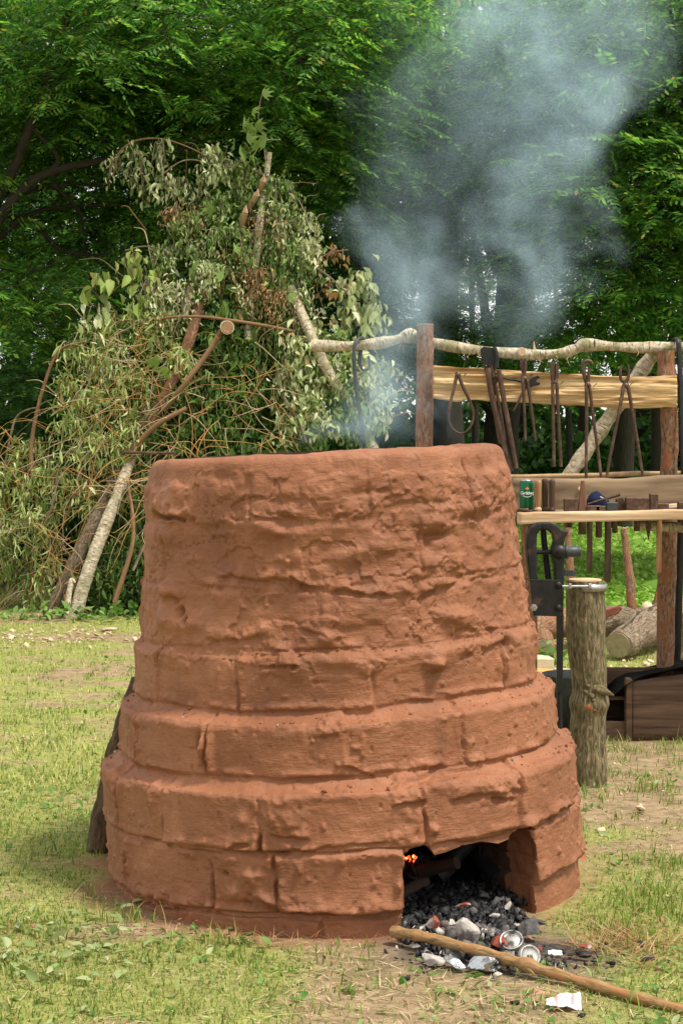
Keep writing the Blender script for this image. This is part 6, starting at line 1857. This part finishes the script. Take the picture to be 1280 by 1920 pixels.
c_ = curve_pts([Vector(k__) - t.location for k__ in keys], 14)
nn_ = len(c_)
MB().tube(c_, [.0138 - .0028 * i / nn_ + .0045 * math.exp(-((i - nn_ * .50) / 2.0) ** 2) + .0015 * math.sin(i * .8) for i in range(nn_)], 18, bump=.16, bscale=28, seed=9).build('bark', PEEL.m, t)
kp = c_[int(nn_ * .5)]
MB().tube([kp + Vector((-.006, -.010, 0)), kp + Vector((.004, -.020, -.006)), kp + Vector((.014, -.030, -.014))], [.007, .005, .0015], 8, bump=.3, bscale=90).build('torn_twig', PEEL.m, t)
d0 = (c_[0] - c_[1]).normalized()
MB().tube([c_[0] - d0 * .001, c_[0] + d0 * .003], [.0135, .012], 14).build('charred_end', CHAR, t)
# ------------------------------------------------------------------ brushwood hut
HCX, HCY, HZ = W(430, 1100, 12.5).x, 12.5, 3.35
hut = empty('brushwood_hut', (HCX, HCY, 0))
tag(hut, 'tall conical shelter of birch poles heaped with wilting leafy branches', 'brushwood hut')
def hp(px, py, off=0.0):
    """point on the hut's leafy outside (in the hut's frame)"""
    Y = 11.6
    for _ in range(4):
        p = W(px, py, Y)
        side = abs(p.x - HCX) / 1.5
        Y = HCY - max(0.12, 1.15 * (1 - max(p.z, 0) / HZ)) * math.sqrt(max(0.05, 1 - min(side, .95) ** 2)) + off
    return W(px, py, Y) - hut.location
def hpole(keys, r0, r1, mat, name='pole', bump=.14, seed=0, ends=True, offs=None, n=7):
    pts = [hp(x, y, (offs[i] if offs else -.04)) for i, (x, y) in enumerate(keys)]
    c_ = curve_pts(pts, n)
    o_ = MB().tube(c_, lerp_list(r0, r1, len(c_)), 10 if r0 > .01 else 6, bump=bump, bscale=12 if r0 > .02 else 30, seed=seed).build(name, mat, hut)
    return o_
PALEB = wood_mat('pale_stripped_wood', [(.3, (.30, .19, .11)), (.6, (.52, .38, .24)), (.8, (.66, .54, .38))], (10, 4, 1), .8, .5, .003, 'UV')
BROWNST = wood_mat('brown_stick', [(.3, (.12, .065, .03)), (.7, (.30, .17, .085))], (14, 5, 1), .8, .4, .003, 'UV')
ORANGET = simple_mat('orange_willow_twig', (.28, .14, .045), (.48, .27, .09), 14, .6)
PALETW = simple_mat('pale_twig', (.30, .22, .12), (.52, .42, .26), 14, .7)
GREYT = simple_mat('grey_twig', (.10, .075, .05), (.24, .19, .13), 14, .8)
hpole([(88, 1166), (150, 1035), (215, 900), (300, 720), (372, 555), (420, 470)], .050, .030, GNARL, seed=1, offs=[-.02, 0, .10, .18, .16, .16])
hpole([(140, 1162), (168, 1065), (222, 925), (262, 820), (300, 745)], .048, .032, BIRCH, seed=2, offs=[-.14, -.12, -.06, .12, .16])
hpole([(124, 1160), (133, 1095), (140, 1088)], .020, .018, BIRCH, 'split_piece', seed=3, offs=[-.22, -.19, -.18])
hpole([(505, 286), (497, 350), (488, 415), (476, 520), (465, 640)], .020, .034, BIRCH, seed=4, offs=[0, 0, -.03, .1, .1])
hpole([(545, 540), (575, 610), (612, 690), (660, 770), (720, 880)], .034, .040, BIRCH, seed=5, offs=[.05, -.1, -.1, 0, 0])
hpole([(358, 540), (350, 575), (345, 600)], .028, .028, GREYT, seed=6, offs=[-.04, -.04, -.04])
hpole([(380, 540), (360, 620), (340, 680), (310, 740), (240, 870)], .040, .036, PINE, seed=7, offs=[.06, .0, -.0, 0, .08])
hpole([(310, 768), (345, 722), (385, 668), (417, 618)], .016, .019, BROWNST, 'stick', seed=8, offs=[-.05, -.16, -.18, -.2])
hpole([(290, 600), (330, 594), (380, 594), (430, 600), (515, 614), (560, 625)], .008, .012, BROWNST, 'stick', seed=9, offs=[-.1, -.14, -.14, -.16, -.1, 0])
hpole([(235, 860), (290, 800), (350, 765)], .02, .016, BROWNST, 'stick', seed=10, offs=[-.02, -.1, -.1])
# log pointing at the viewer
a = hp(428, 616, .5); b = hp(426, 614, -.30)
MB().tube([a, b], [.045, .047], 14, bump=.1, bscale=20).build('pole', BIRCH, hut)
MB().tube([b + Vector((0, -.001, 0)), b + Vector((0, -.006, 0))], [.042, .040], 16, bump=.08).build('cut_end', simple_mat('aged_cut_wood', (.22, .12, .06), (.40, .25, .14), 30, .85), hut)
for (x, y, dx, dy) in ((478, 372, 10, -8), (458, 405, 6, -10), (492, 345, 5, -8)):          # torn branch ends near the top
    a = hp(x - dx, y - dy * 2.2, .02); b = hp(x + dx * .3, y + dy * .8, -.13)
    s_ = MB().tube([a, (a + b) / 2, b], [.018, .024, .020], 10, bump=.25, bscale=30).build('branch_end', PALEB, hut)
    MB().tube([b, b + (b - a).normalized() * .03 + Vector((0, 0, .02))], [.019, .004], 10, bump=.3, bscale=60).build('torn_end', simple_mat('torn_pinkish_wood', (.42, .24, .15), (.62, .42, .30), 40), s_)
for i, (keys, r_) in enumerate((([(212, 330), (225, 285), (262, 262), (320, 264), (395, 298), (450, 350)], .008), ([(300, 330), (350, 300), (420, 312), (470, 320)], .006), ([(470, 318), (530, 345), (565, 385), (580, 430)], .008),
                   ([(62, 900), (60, 830), (78, 740), (110, 660), (160, 640)], .016), ([(5, 905), (20, 820), (35, 778), (70, 765), (76, 780)], .010), ([(240, 262), (255, 300), (248, 330)], .005),
                   ([(590, 490), (620, 474), (652, 468)], .006), ([(590, 500), (630, 530), (665, 570), (672, 612)], .007), ([(520, 690), (530, 740), (560, 790), (575, 830)], .014),
                   ([(100, 1080), (40, 1060), (-10, 1010)], .006), ([(0, 900), (50, 880), (110, 850), (160, 845)], .008), ([(590, 600), (600, 585), (608, 592)], .006), ([(180, 620), (240, 600), (300, 615), (340, 600)], .008), ([(150, 690), (200, 640), (270, 600)], .006),
                   ([(235, 470), (270, 462), (310, 468)], .006), ([(215, 1130), (250, 1010), (240, 900)], .018), ([(250, 1070), (300, 960), (330, 900)], .010), ([(60, 1000), (95, 960), (110, 880)], .012), ([(120, 985), (150, 890), (145, 820)], .008))):
    hpole(keys, r_, r_ * .55, GREYT if i % 3 else BROWNST, 'branch', seed=20 + i, bump=.1, offs=[-.05 - .05 * (i % 2)] * len(keys))

PALEL = leaf_mat('wilted_pale_leaf', [(0, (.14, .20, .06)), (.3, (.36, .43, .18)), (.65, (.64, .69, .40)), (.9, (.80, .80, .56)), (1, (.60, .38, .15))], .40, .6, 1.1)
MIDL = leaf_mat('limp_green_leaf', [(0, (.06, .13, .03)), (.5, (.16, .26, .06)), (.85, (.34, .42, .15)), (1, (.52, .50, .26))], .3, .55, 1.3)
WILL = leaf_mat('willow_leaf', [(0, (.12, .20, .04)), (.45, (.34, .45, .13)), (.8, (.60, .67, .28)), (1, (.76, .74, .46))], .38, .55, 1.2)
BROWNL = leaf_mat('brown_dead_leaf', [(0, (.20, .10, .04)), (.6, (.38, .21, .09)), (1, (.50, .36, .18))], .2, .7, 1.1)
THUJ = leaf_mat('thuja_frond', [(0, (.035, .09, .018)), (.6, (.10, .19, .035)), (1, (.22, .31, .07))], .25, .6, 1.3)
YELL = leaf_mat('yellow_green_leaf', [(0, (.24, .34, .07)), (.6, (.38, .46, .14)), (1, (.48, .42, .18))], .3, .5, 1.2)
def hang_leaves(c, spread, n, size, aspect, mat, parent, seed, curl=.45, name='leaves'):
    q_ = np.random.default_rng(seed)
    P = np.array(c, float) + q_.normal(0, 1, (n, 3)) * np.array(spread)
    tv_ = np.array([(0, 0, 0), (.28, .5, .16), (.62, .46, .12), (1, 0, -.12), (.62, -.46, .12), (.28, -.5, .16), (.35, 0, 0), (.7, 0, -.03)], np.float32)
    tv_[:, 1] *= aspect; tv_[:, 2] *= aspect * 2.6
    fc = np.array([(0, 6, 1, 1), (6, 7, 2, 1), (7, 3, 2, 2), (0, 5, 6, 6), (6, 5, 4, 7), (7, 4, 3, 3)])
    V, Fq = inst_arrays(tv_, fc, P, q_.uniform(0, 2 * math.pi, n), q_.normal(1.12, curl, n), q_.normal(0, .8, n), size * q_.lognormal(0, .3, n))
    tri = Fq[:, 2] == Fq[:, 3]
    return mesh_np(name, V, [Fq[~tri], Fq[tri][:, :3]], mat, parent)
def bough(px, py, rpx, rpy, n, size, aspect, mat, seed, off=0.0, twigs=7, tm=GREYT, curl=.45, tr=.004, name='leafy_branch', depth=.10):
    """a leafy branch: a fan of drooping twigs with leaves hung along them"""
    q_ = random.Random(seed)
    c0 = hp(px, py - rpy * .8, off)
    k = 11.5 / F
    m_ = MB()
    P = []
    for i in range(twigs):
        x = (q_.uniform(-1, 1)) * rpx * k
        L = q_.uniform(.5, 1.6) * rpy * k
        pts = [c0 + Vector((x * .2, .05, 0)), c0 + Vector((x * .6, -.03 + q_.uniform(-.05, .05), .04)), c0 + Vector((x, -.05 + q_.uniform(-depth, depth), -L * .5)), c0 + Vector((x * 1.1 + q_.uniform(-.05, .05), -.03 + q_.uniform(-depth, depth), -L))]
        cc_ = curve_pts(pts, 4)
        m_.tube(cc_, lerp_list(tr, tr * .4, len(cc_)), 4, caps=False)
        for _ in range(n // twigs):
            t_ = q_.uniform(.12, 1.0); p = cc_[min(int(t_ * (len(cc_) - 1)), len(cc_) - 1)]
            P.append((p.x + q_.gauss(0, .035), p.y + q_.gauss(0, .035), p.z + q_.gauss(0, .03)))
    o_ = m_.build(name, tm, hut)
    P = np.array(P); c_ = np.zeros(3)
    qn = np.random.default_rng(seed)
    tv_ = np.array([(0, 0, 0), (.28, .5, .16), (.62, .46, .12), (1, 0, -.12), (.62, -.46, .12), (.28, -.5, .16), (.35, 0, 0), (.7, 0, -.03)], np.float32)
    tv_[:, 1] *= aspect; tv_[:, 2] *= aspect * 2.6
    fc = np.array([(0, 6, 1, 1), (6, 7, 2, 1), (7, 3, 2, 2), (0, 5, 6, 6), (6, 5, 4, 7), (7, 4, 3, 3)])
    V, Fq = inst_arrays(tv_, fc, P, qn.uniform(0, 2 * math.pi, len(P)), qn.normal(1.12, curl, len(P)), qn.normal(0, .8, len(P)), size * qn.lognormal(0, .3, len(P)))
    tri = Fq[:, 2] == Fq[:, 3]
    mesh_np('leaves', V, [Fq[~tri], Fq[tri][:, :3]], mat, o_)
    return o_
# top: pale wilted branches
sd_ = 1
for (px, py, rx, ry, n, m_, s_) in (
        (218, 335, 14, 34, 26, PALEL, .066), (256, 345, 16, 60, 56, PALEL, .066), (300, 310, 14, 40, 30, PALEL, .064), (305, 375, 26, 36, 50, PALEL, .060), (340, 370, 20, 30, 30, PALEL, .055),
        (392, 320, 26, 36, 90, PALEL, .066), (435, 335, 30, 26, 80, PALEL, .062), (385, 375, 26, 40, 60, PALEL, .055), (460, 350, 40, 40, 120, MIDL, .060), (410, 420, 60, 50, 220, MIDL, .052), (470, 410, 50, 50, 200, MIDL, .052),
        (520, 400, 40, 60, 200, MIDL, .050), (530, 450, 40, 60, 200, PALEL, .050), (565, 470, 32, 60, 170, PALEL, .055), (580, 510, 22, 50, 110, PALEL, .050), (540, 520, 50, 60, 220, MIDL, .048), (480, 500, 60, 60, 260, MIDL, .046),
        (420, 490, 60, 60, 260, MIDL, .046), (360, 460, 50, 50, 200, MIDL, .048), (345, 520, 50, 60, 220, PALEL, .046), (400, 560, 60, 60, 240, PALEL, .045), (470, 570, 60, 60, 260, BROWNL, .034), (530, 580, 50, 60, 240, MIDL, .046),
        (510, 610, 60, 60, 240, BROWNL, .034), (560, 600, 30, 50, 140, PALEL, .045), (300, 520, 40, 50, 130, MIDL, .050), (330, 590, 50, 50, 170, PALEL, .044), (290, 580, 40, 40, 110, PALEL, .048), (370, 430, 30, 30, 60, BROWNL, .050), (330, 420, 30, 24, 60, BROWNL, .045),
        (500, 460, 50, 50, 110, BROWNL, .036), (435, 540, 50, 60, 130, BROWNL, .034)):
    bough(px, py, rx, ry, int(n * 1.8), s_ * .73, .34, m_, sd_, off=(sd_ % 3) * .04 - .04, curl=.6); sd_ += 1
# twigs that reach out to the right with hanging clusters
for (px, py, rx, ry, n, s_) in ((640, 490, 24, 16, 22, .05), (645, 570, 22, 34, 50, .075), (672, 545, 20, 30, 40, .07), (700, 605, 22, 34, 60, .08), (655, 610, 26, 24, 60, .07), (615, 560, 16, 22, 20, .05)):
    bough(px, py, rx, ry, n, s_, .45, PALEL if s_ > .06 else BROWNL, sd_, off=-.02, twigs=4); sd_ += 1
# left shoulder: large yellow-green leaves
for (px, py, rx, ry, n) in ((195, 545, 26, 24, 16), (245, 505, 30, 24, 22), (285, 560, 20, 30, 18), (185, 600, 18, 24, 12), (265, 530, 24, 24, 16)):
    bough(px, py, rx, ry, n, .092, .5, YELL if n > 15 else PALEL, sd_, off=-.05, twigs=4); sd_ += 1
# green thuja in the middle
for (px, py, rx, ry, n) in ((430, 560, 50, 50, 260), (450, 640, 60, 60, 420), (400, 690, 60, 60, 420), (470, 720, 70, 60, 460), (420, 780, 70, 60, 460), (510, 790, 60, 60, 380), (350, 800, 70, 60, 420), (300, 860, 60, 50, 300), (380, 850, 80, 50, 420),
                            (260, 1010, 60, 60, 320), (230, 1090, 70, 60, 420), (290, 1100, 60, 60, 320), (180, 1120, 50, 40, 200), (85, 1090, 40, 60, 240), (270, 930, 50, 50, 260), (520, 680, 60, 60, 300)):
    bough(px, py, rx, ry, n, .050, .30, THUJ, sd_, off=.10, twigs=8, curl=.9, tm=GREYT); sd_ += 1
# left and lower: willow
for (px, py, rx, ry, n) in ((175, 650, 50, 40, 170), (230, 640, 60, 50, 300), (140, 700, 40, 60, 170), (290, 660, 50, 60, 320), (200, 720, 70, 60, 440), (120, 780, 50, 70, 280), (180, 800, 60, 70, 440), (240, 760, 60, 60, 380), (130, 860, 60, 70, 440),
                            (60, 900, 50, 70, 400), (190, 880, 50, 60, 300), (20, 960, 50, 70, 400), (100, 950, 60, 70, 440), (50, 1040, 60, 70, 480), (-10, 1060, 50, 70, 380), (20, 1120, 60, 50, 440), (80, 1020, 50, 60, 300), (150, 960, 40, 60, 240), (330, 720, 50, 60, 300), (100, 1110, 40, 50, 220), (-50, 980, 60, 80, 400), (-60, 1090, 60, 70, 400), (240, 850, 40, 50, 200)):
    bough(px, py, rx, ry, int(n * .95), .055, .19, WILL, sd_, off=-.02 + .05 * (sd_ % 2), twigs=9, tm=ORANGET if sd_ % 2 else PALETW, curl=.85, tr=.0035); sd_ += 1
# right lower: pale broad leaves
for (px, py, rx, ry, n) in ((580, 650, 40, 40, 140), (620, 680, 40, 50, 160), (600, 730, 50, 60, 220), (660, 720, 40, 50, 180), (690, 750, 36, 50, 160), (640, 780, 50, 50, 220), (700, 790, 36, 50, 160), (580, 800, 50, 50, 220), (560, 740, 40, 50, 180), (660, 820, 60, 40, 220), (715, 720, 20, 30, 50), (560, 690, 40, 50, 160)):
    bough(px, py, rx, ry, int(n * 2.0), .048, .38, PALEL if sd_ % 4 else MIDL, sd_, off=-.02 + .04 * (sd_ % 2), twigs=8, curl=.65); sd_ += 1
# maple leaves at the very top and here and there: each one a leaf of its own
mv, mf = palmate(5, .085, 1)
mesh_leaf = None
q_ = random.Random(4)
for (x, y) in [(472, 212), (480, 245), (462, 262), (484, 278), (440, 268), (470, 290), (455, 240), (492, 178), (478, 232), (500, 262), (448, 286), (466, 275), (375, 400), (400, 395), (440, 470), (360, 500), (420, 520), (545, 470), (300, 680), (250, 760), (320, 700), (390, 640), (540, 560), (280, 640)]:
    p = hp(x, y, -.16)
    if mesh_leaf is None:
        o_ = mesh_np('leaf', mv, mf, MAPLE if False else MIDL, hut, smooth=False); mesh_leaf = o_
    else:
        o_ = mesh_leaf.copy(); COL.objects.link(o_); o_.parent = hut
    o_.location = p; o_.rotation_euler = (R(q_.uniform(40, 110)), R(q_.uniform(-30, 30)), R(q_.uniform(-180, 180))); s__ = q_.uniform(1.0, 1.7); o_.scale = (s__,) * 3
hpole([(498, 300), (490, 240), (484, 215), (492, 172)], .006, .003, GREYT, 'branch', offs=[-.1] * 4)
# bare twigs that stick out of the outline
q_ = random.Random(31)
OUT = [(20, 1000), (10, 930), (40, 860), (60, 790), (95, 730), (120, 680), (160, 640), (150, 590), (190, 560), (220, 510), (280, 470), (250, 400), (240, 330), (300, 300), (350, 300), (420, 300), (470, 300), (520, 370), (560, 400),
       (590, 440), (600, 500), (600, 560), (640, 610), (700, 640), (730, 690), (735, 740), (740, 780), (380, 310), (130, 700), (80, 830), (320, 440), (200, 640), (570, 640), (660, 640)]
for i, (x, y) in enumerate(OUT):
    ang_ = math.atan2(-(y - 800), x - 430) + q_.gauss(0, .45)
    L_ = q_.uniform(30, 85)
    x1, y1 = x + math.cos(ang_) * L_ * .5, y - math.sin(ang_) * L_ * .5
    x2, y2 = x1 + math.cos(ang_ - .3 * math.copysign(1, x - 430)) * L_ * .5, y1 - math.sin(ang_) * L_ * .3 + L_ * .2
    r_ = q_.uniform(.003, .006)
    hpole([(x - math.cos(ang_) * 40, y + math.sin(ang_) * 40), (x, y), (x1, y1), (x2, y2)], r_, r_ * .4, [GREYT, PALETW, BROWNST][i % 3], 'bare_twig', offs=[.05, -.02, -.05, -.05], n=4)
# tangle of thin orange twigs
tw_ = MB(); tw2_ = MB()
q_ = random.Random(12)
for i in range(430):
    if i < 210: x, y = q_.uniform(170, 340), q_.uniform(620, 960)
    elif i < 290: x, y = q_.uniform(330, 560), q_.uniform(640, 850)
    else: x, y = q_.uniform(-20, 170), q_.uniform(780, 1120)
    p = hp(x, y, q_.uniform(-.14, .04))
    d_ = Vector((q_.gauss(-.25, .8), q_.gauss(0, .2), -abs(q_.gauss(.8, .5)))).normalized()
    if q_.random() < .3: d_ = Vector((q_.gauss(0, 1), q_.gauss(0, .2), q_.gauss(.3, .5))).normalized()
    pts = [p]; cv_ = Vector((0, 0, 0))
    st_ = q_.uniform(.03, .065)
    for j in range(9):
        cv_ = cv_ * .75 + Vector((q_.gauss(0, .13), q_.gauss(0, .05), q_.gauss(-.03, .11))); d_ = (d_ + cv_).normalized()
        pts.append(pts[-1] + d_ * st_)
    (tw_ if i % 5 < 3 else tw2_).tube(pts, lerp_list(q_.uniform(.0024, .0040), .0011, 10), 4, caps=False)
tag(tw_.build('tangled_twigs', ORANGET, hut), kind='stuff')
tag(tw2_.build('tangled_twigs', PALETW, hut), kind='stuff')
# dark heart of the heap: leaves packed behind the outer branches
q_ = np.random.default_rng(9)
n = 26000
z_ = q_.uniform(0, 1, n) ** 1.25 * 2.75
rad = (1.30 * (1 - z_ / HZ)) * q_.uniform(.35, .86, n)
a_ = q_.uniform(0, 2 * math.pi, n)
P = np.stack([rad * np.cos(a_) * 1.0, rad * np.sin(a_), z_], 1)
P[:, 0] += -.12 * (1 - z_ / HZ)
o_ = leaf_cards(P, .085, THUJ, 'inner_foliage', .9, .42, 10); o_.parent = hut; tag(o_, kind='stuff')
# scraps of bark and leaf on the ground in front of the hut
g = np.random.default_rng(17)
P = np.stack([g.uniform(-3.6, -.6, 500), 11.35 + g.normal(0, .12, 500), g.uniform(.01, .08, 500)], 1)
tag(leaf_cards(P, .06, WEED, 'weeds', .6, .5, 18), 'green weeds along the foot of the brushwood hut', 'weeds', kind='stuff')
# ------------------------------------------------------------------ smoke
SMY = 5.5
def build_smoke():
    a, b = W(540, 850, SMY), W(1330, -160, SMY)
    x0, x1, z0, z1, y0, y1 = a.x, b.x, 1.17, b.z, 4.75, 6.2
    V = [(x, y, z) for x in (x0, x1) for y in (y0, y1) for z in (z0, z1)]
    o = MB().add(V, [(0, 1, 3, 2), (4, 6, 7, 5), (0, 4, 5, 1), (2, 3, 7, 6), (0, 2, 6, 4), (1, 5, 7, 3)]).build('smoke', None) if False else None
    me = bpy.data.meshes.new('smoke')
    me.from_pydata(V, [], [(0, 1, 3, 2), (4, 6, 7, 5), (0, 4, 5, 1), (2, 3, 7, 6), (0, 2, 6, 4), (1, 5, 7, 3)])
    m = NT('blue_wood_smoke')
    tc = m.n('ShaderNodeTexCoord')
    pos = tc.outputs['Object']
    # the noise bends the plume's outline
    nz = m.n('ShaderNodeTexNoise'); nz.inputs['Scale'].default_value = 3.0; nz.inputs['Detail'].default_value = 4
    m.link(pos, nz.inputs['Vector'])
    sub = m.n('ShaderNodeVectorMath', operation='SUBTRACT'); m.link(nz.outputs['Color'], sub.inputs[0]); sub.inputs[1].default_value = (.5, .5, .5)
    sc_ = m.n('ShaderNodeVectorMath', operation='SCALE'); m.link(sub.outputs[0], sc_.inputs[0]); sc_.inputs['Scale'].default_value = .75
    ad = m.n('ShaderNodeVectorMath', operation='ADD'); m.link(pos, ad.inputs[0]); m.link(sc_.outputs[0], ad.inputs[1])
    wp = ad.outputs[0]
    total = None
    BL = [(690, 815, 100, 40, 5.05, 1.1), (725, 765, 90, 80, 5.2, 1.1), (725, 670, 80, 110, 5.35, .8), (765, 570, 95, 90, 5.5, .85), (860, 540, 80, 65, 5.55, .55), (745, 460, 70, 65, 5.5, .7),
          (1045, 480, 85, 120, 5.6, 1.35), (1000, 340, 90, 140, 5.6, 1.1), (1035, 200, 140, 160, 5.6, 1.2), (1060, 40, 190, 170, 5.6, 1.4), (890, 40, 180, 130, 5.6, .55), (850, 240, 160, 170, 5.6, .30), (1000, -140, 280, 140, 5.6, 1.0), (760, 310, 130, 170, 5.5, .28), (950, 420, 70, 110, 5.6, .25), (980, 580, 90, 70, 5.6, .3)]
    k = SMY / F
    for (px, py, rx, ry, Y, s) in BL:
        c = W(px, py, Y)
        sb = m.n('ShaderNodeVectorMath', operation='SUBTRACT'); m.link(wp, sb.inputs[0]); sb.inputs[1].default_value = tuple(c)
        dv = m.n('ShaderNodeVectorMath', operation='DIVIDE'); m.link(sb.outputs[0], dv.inputs[0]); dv.inputs[1].default_value = (rx * k * 1.35, .30, ry * k * 1.35)
        ln = m.n('ShaderNodeVectorMath', operation='LENGTH'); m.link(dv.outputs[0], ln.inputs[0])
        mr = m.n('ShaderNodeMapRange', interpolation_type='SMOOTHERSTEP')
        m.link(ln.outputs['Value'], mr.inputs['Value'])
        mr.inputs['From Min'].default_value = 1.0; mr.inputs['From Max'].default_value = 0.0
        mr.inputs['To Min'].default_value = 0.0; mr.inputs['To Max'].default_value = s
        total = mr.outputs[0] if total is None else m.math('ADD', total, mr.outputs[0])
    n2 = m.noise(wp, 3.6, 6, .62, 1.2)
    dens = m.math('MULTIPLY', total, m.ramp(n2, [(.38, .06), (.64, 1.4)]))
    dens = m.math('MULTIPLY', dens, 2.0)
    pv = m.n('ShaderNodeVolumePrincipled')
    pv.inputs['Color'].default_value = (.63, .84, 1.0, 1)
    pv.inputs['Anisotropy'].default_value = 0.1
    m.link(dens, pv.inputs['Density'])
    m.link(pv.outputs[0], m.out.inputs['Volume'])
    me.materials.append(m.m)
    o = bpy.data.objects.new('smoke', me)
    COL.objects.link(o)
    tag(o, 'thin blue-white wood smoke drifting up and right from the kiln top', 'smoke', kind='stuff')
build_smoke()
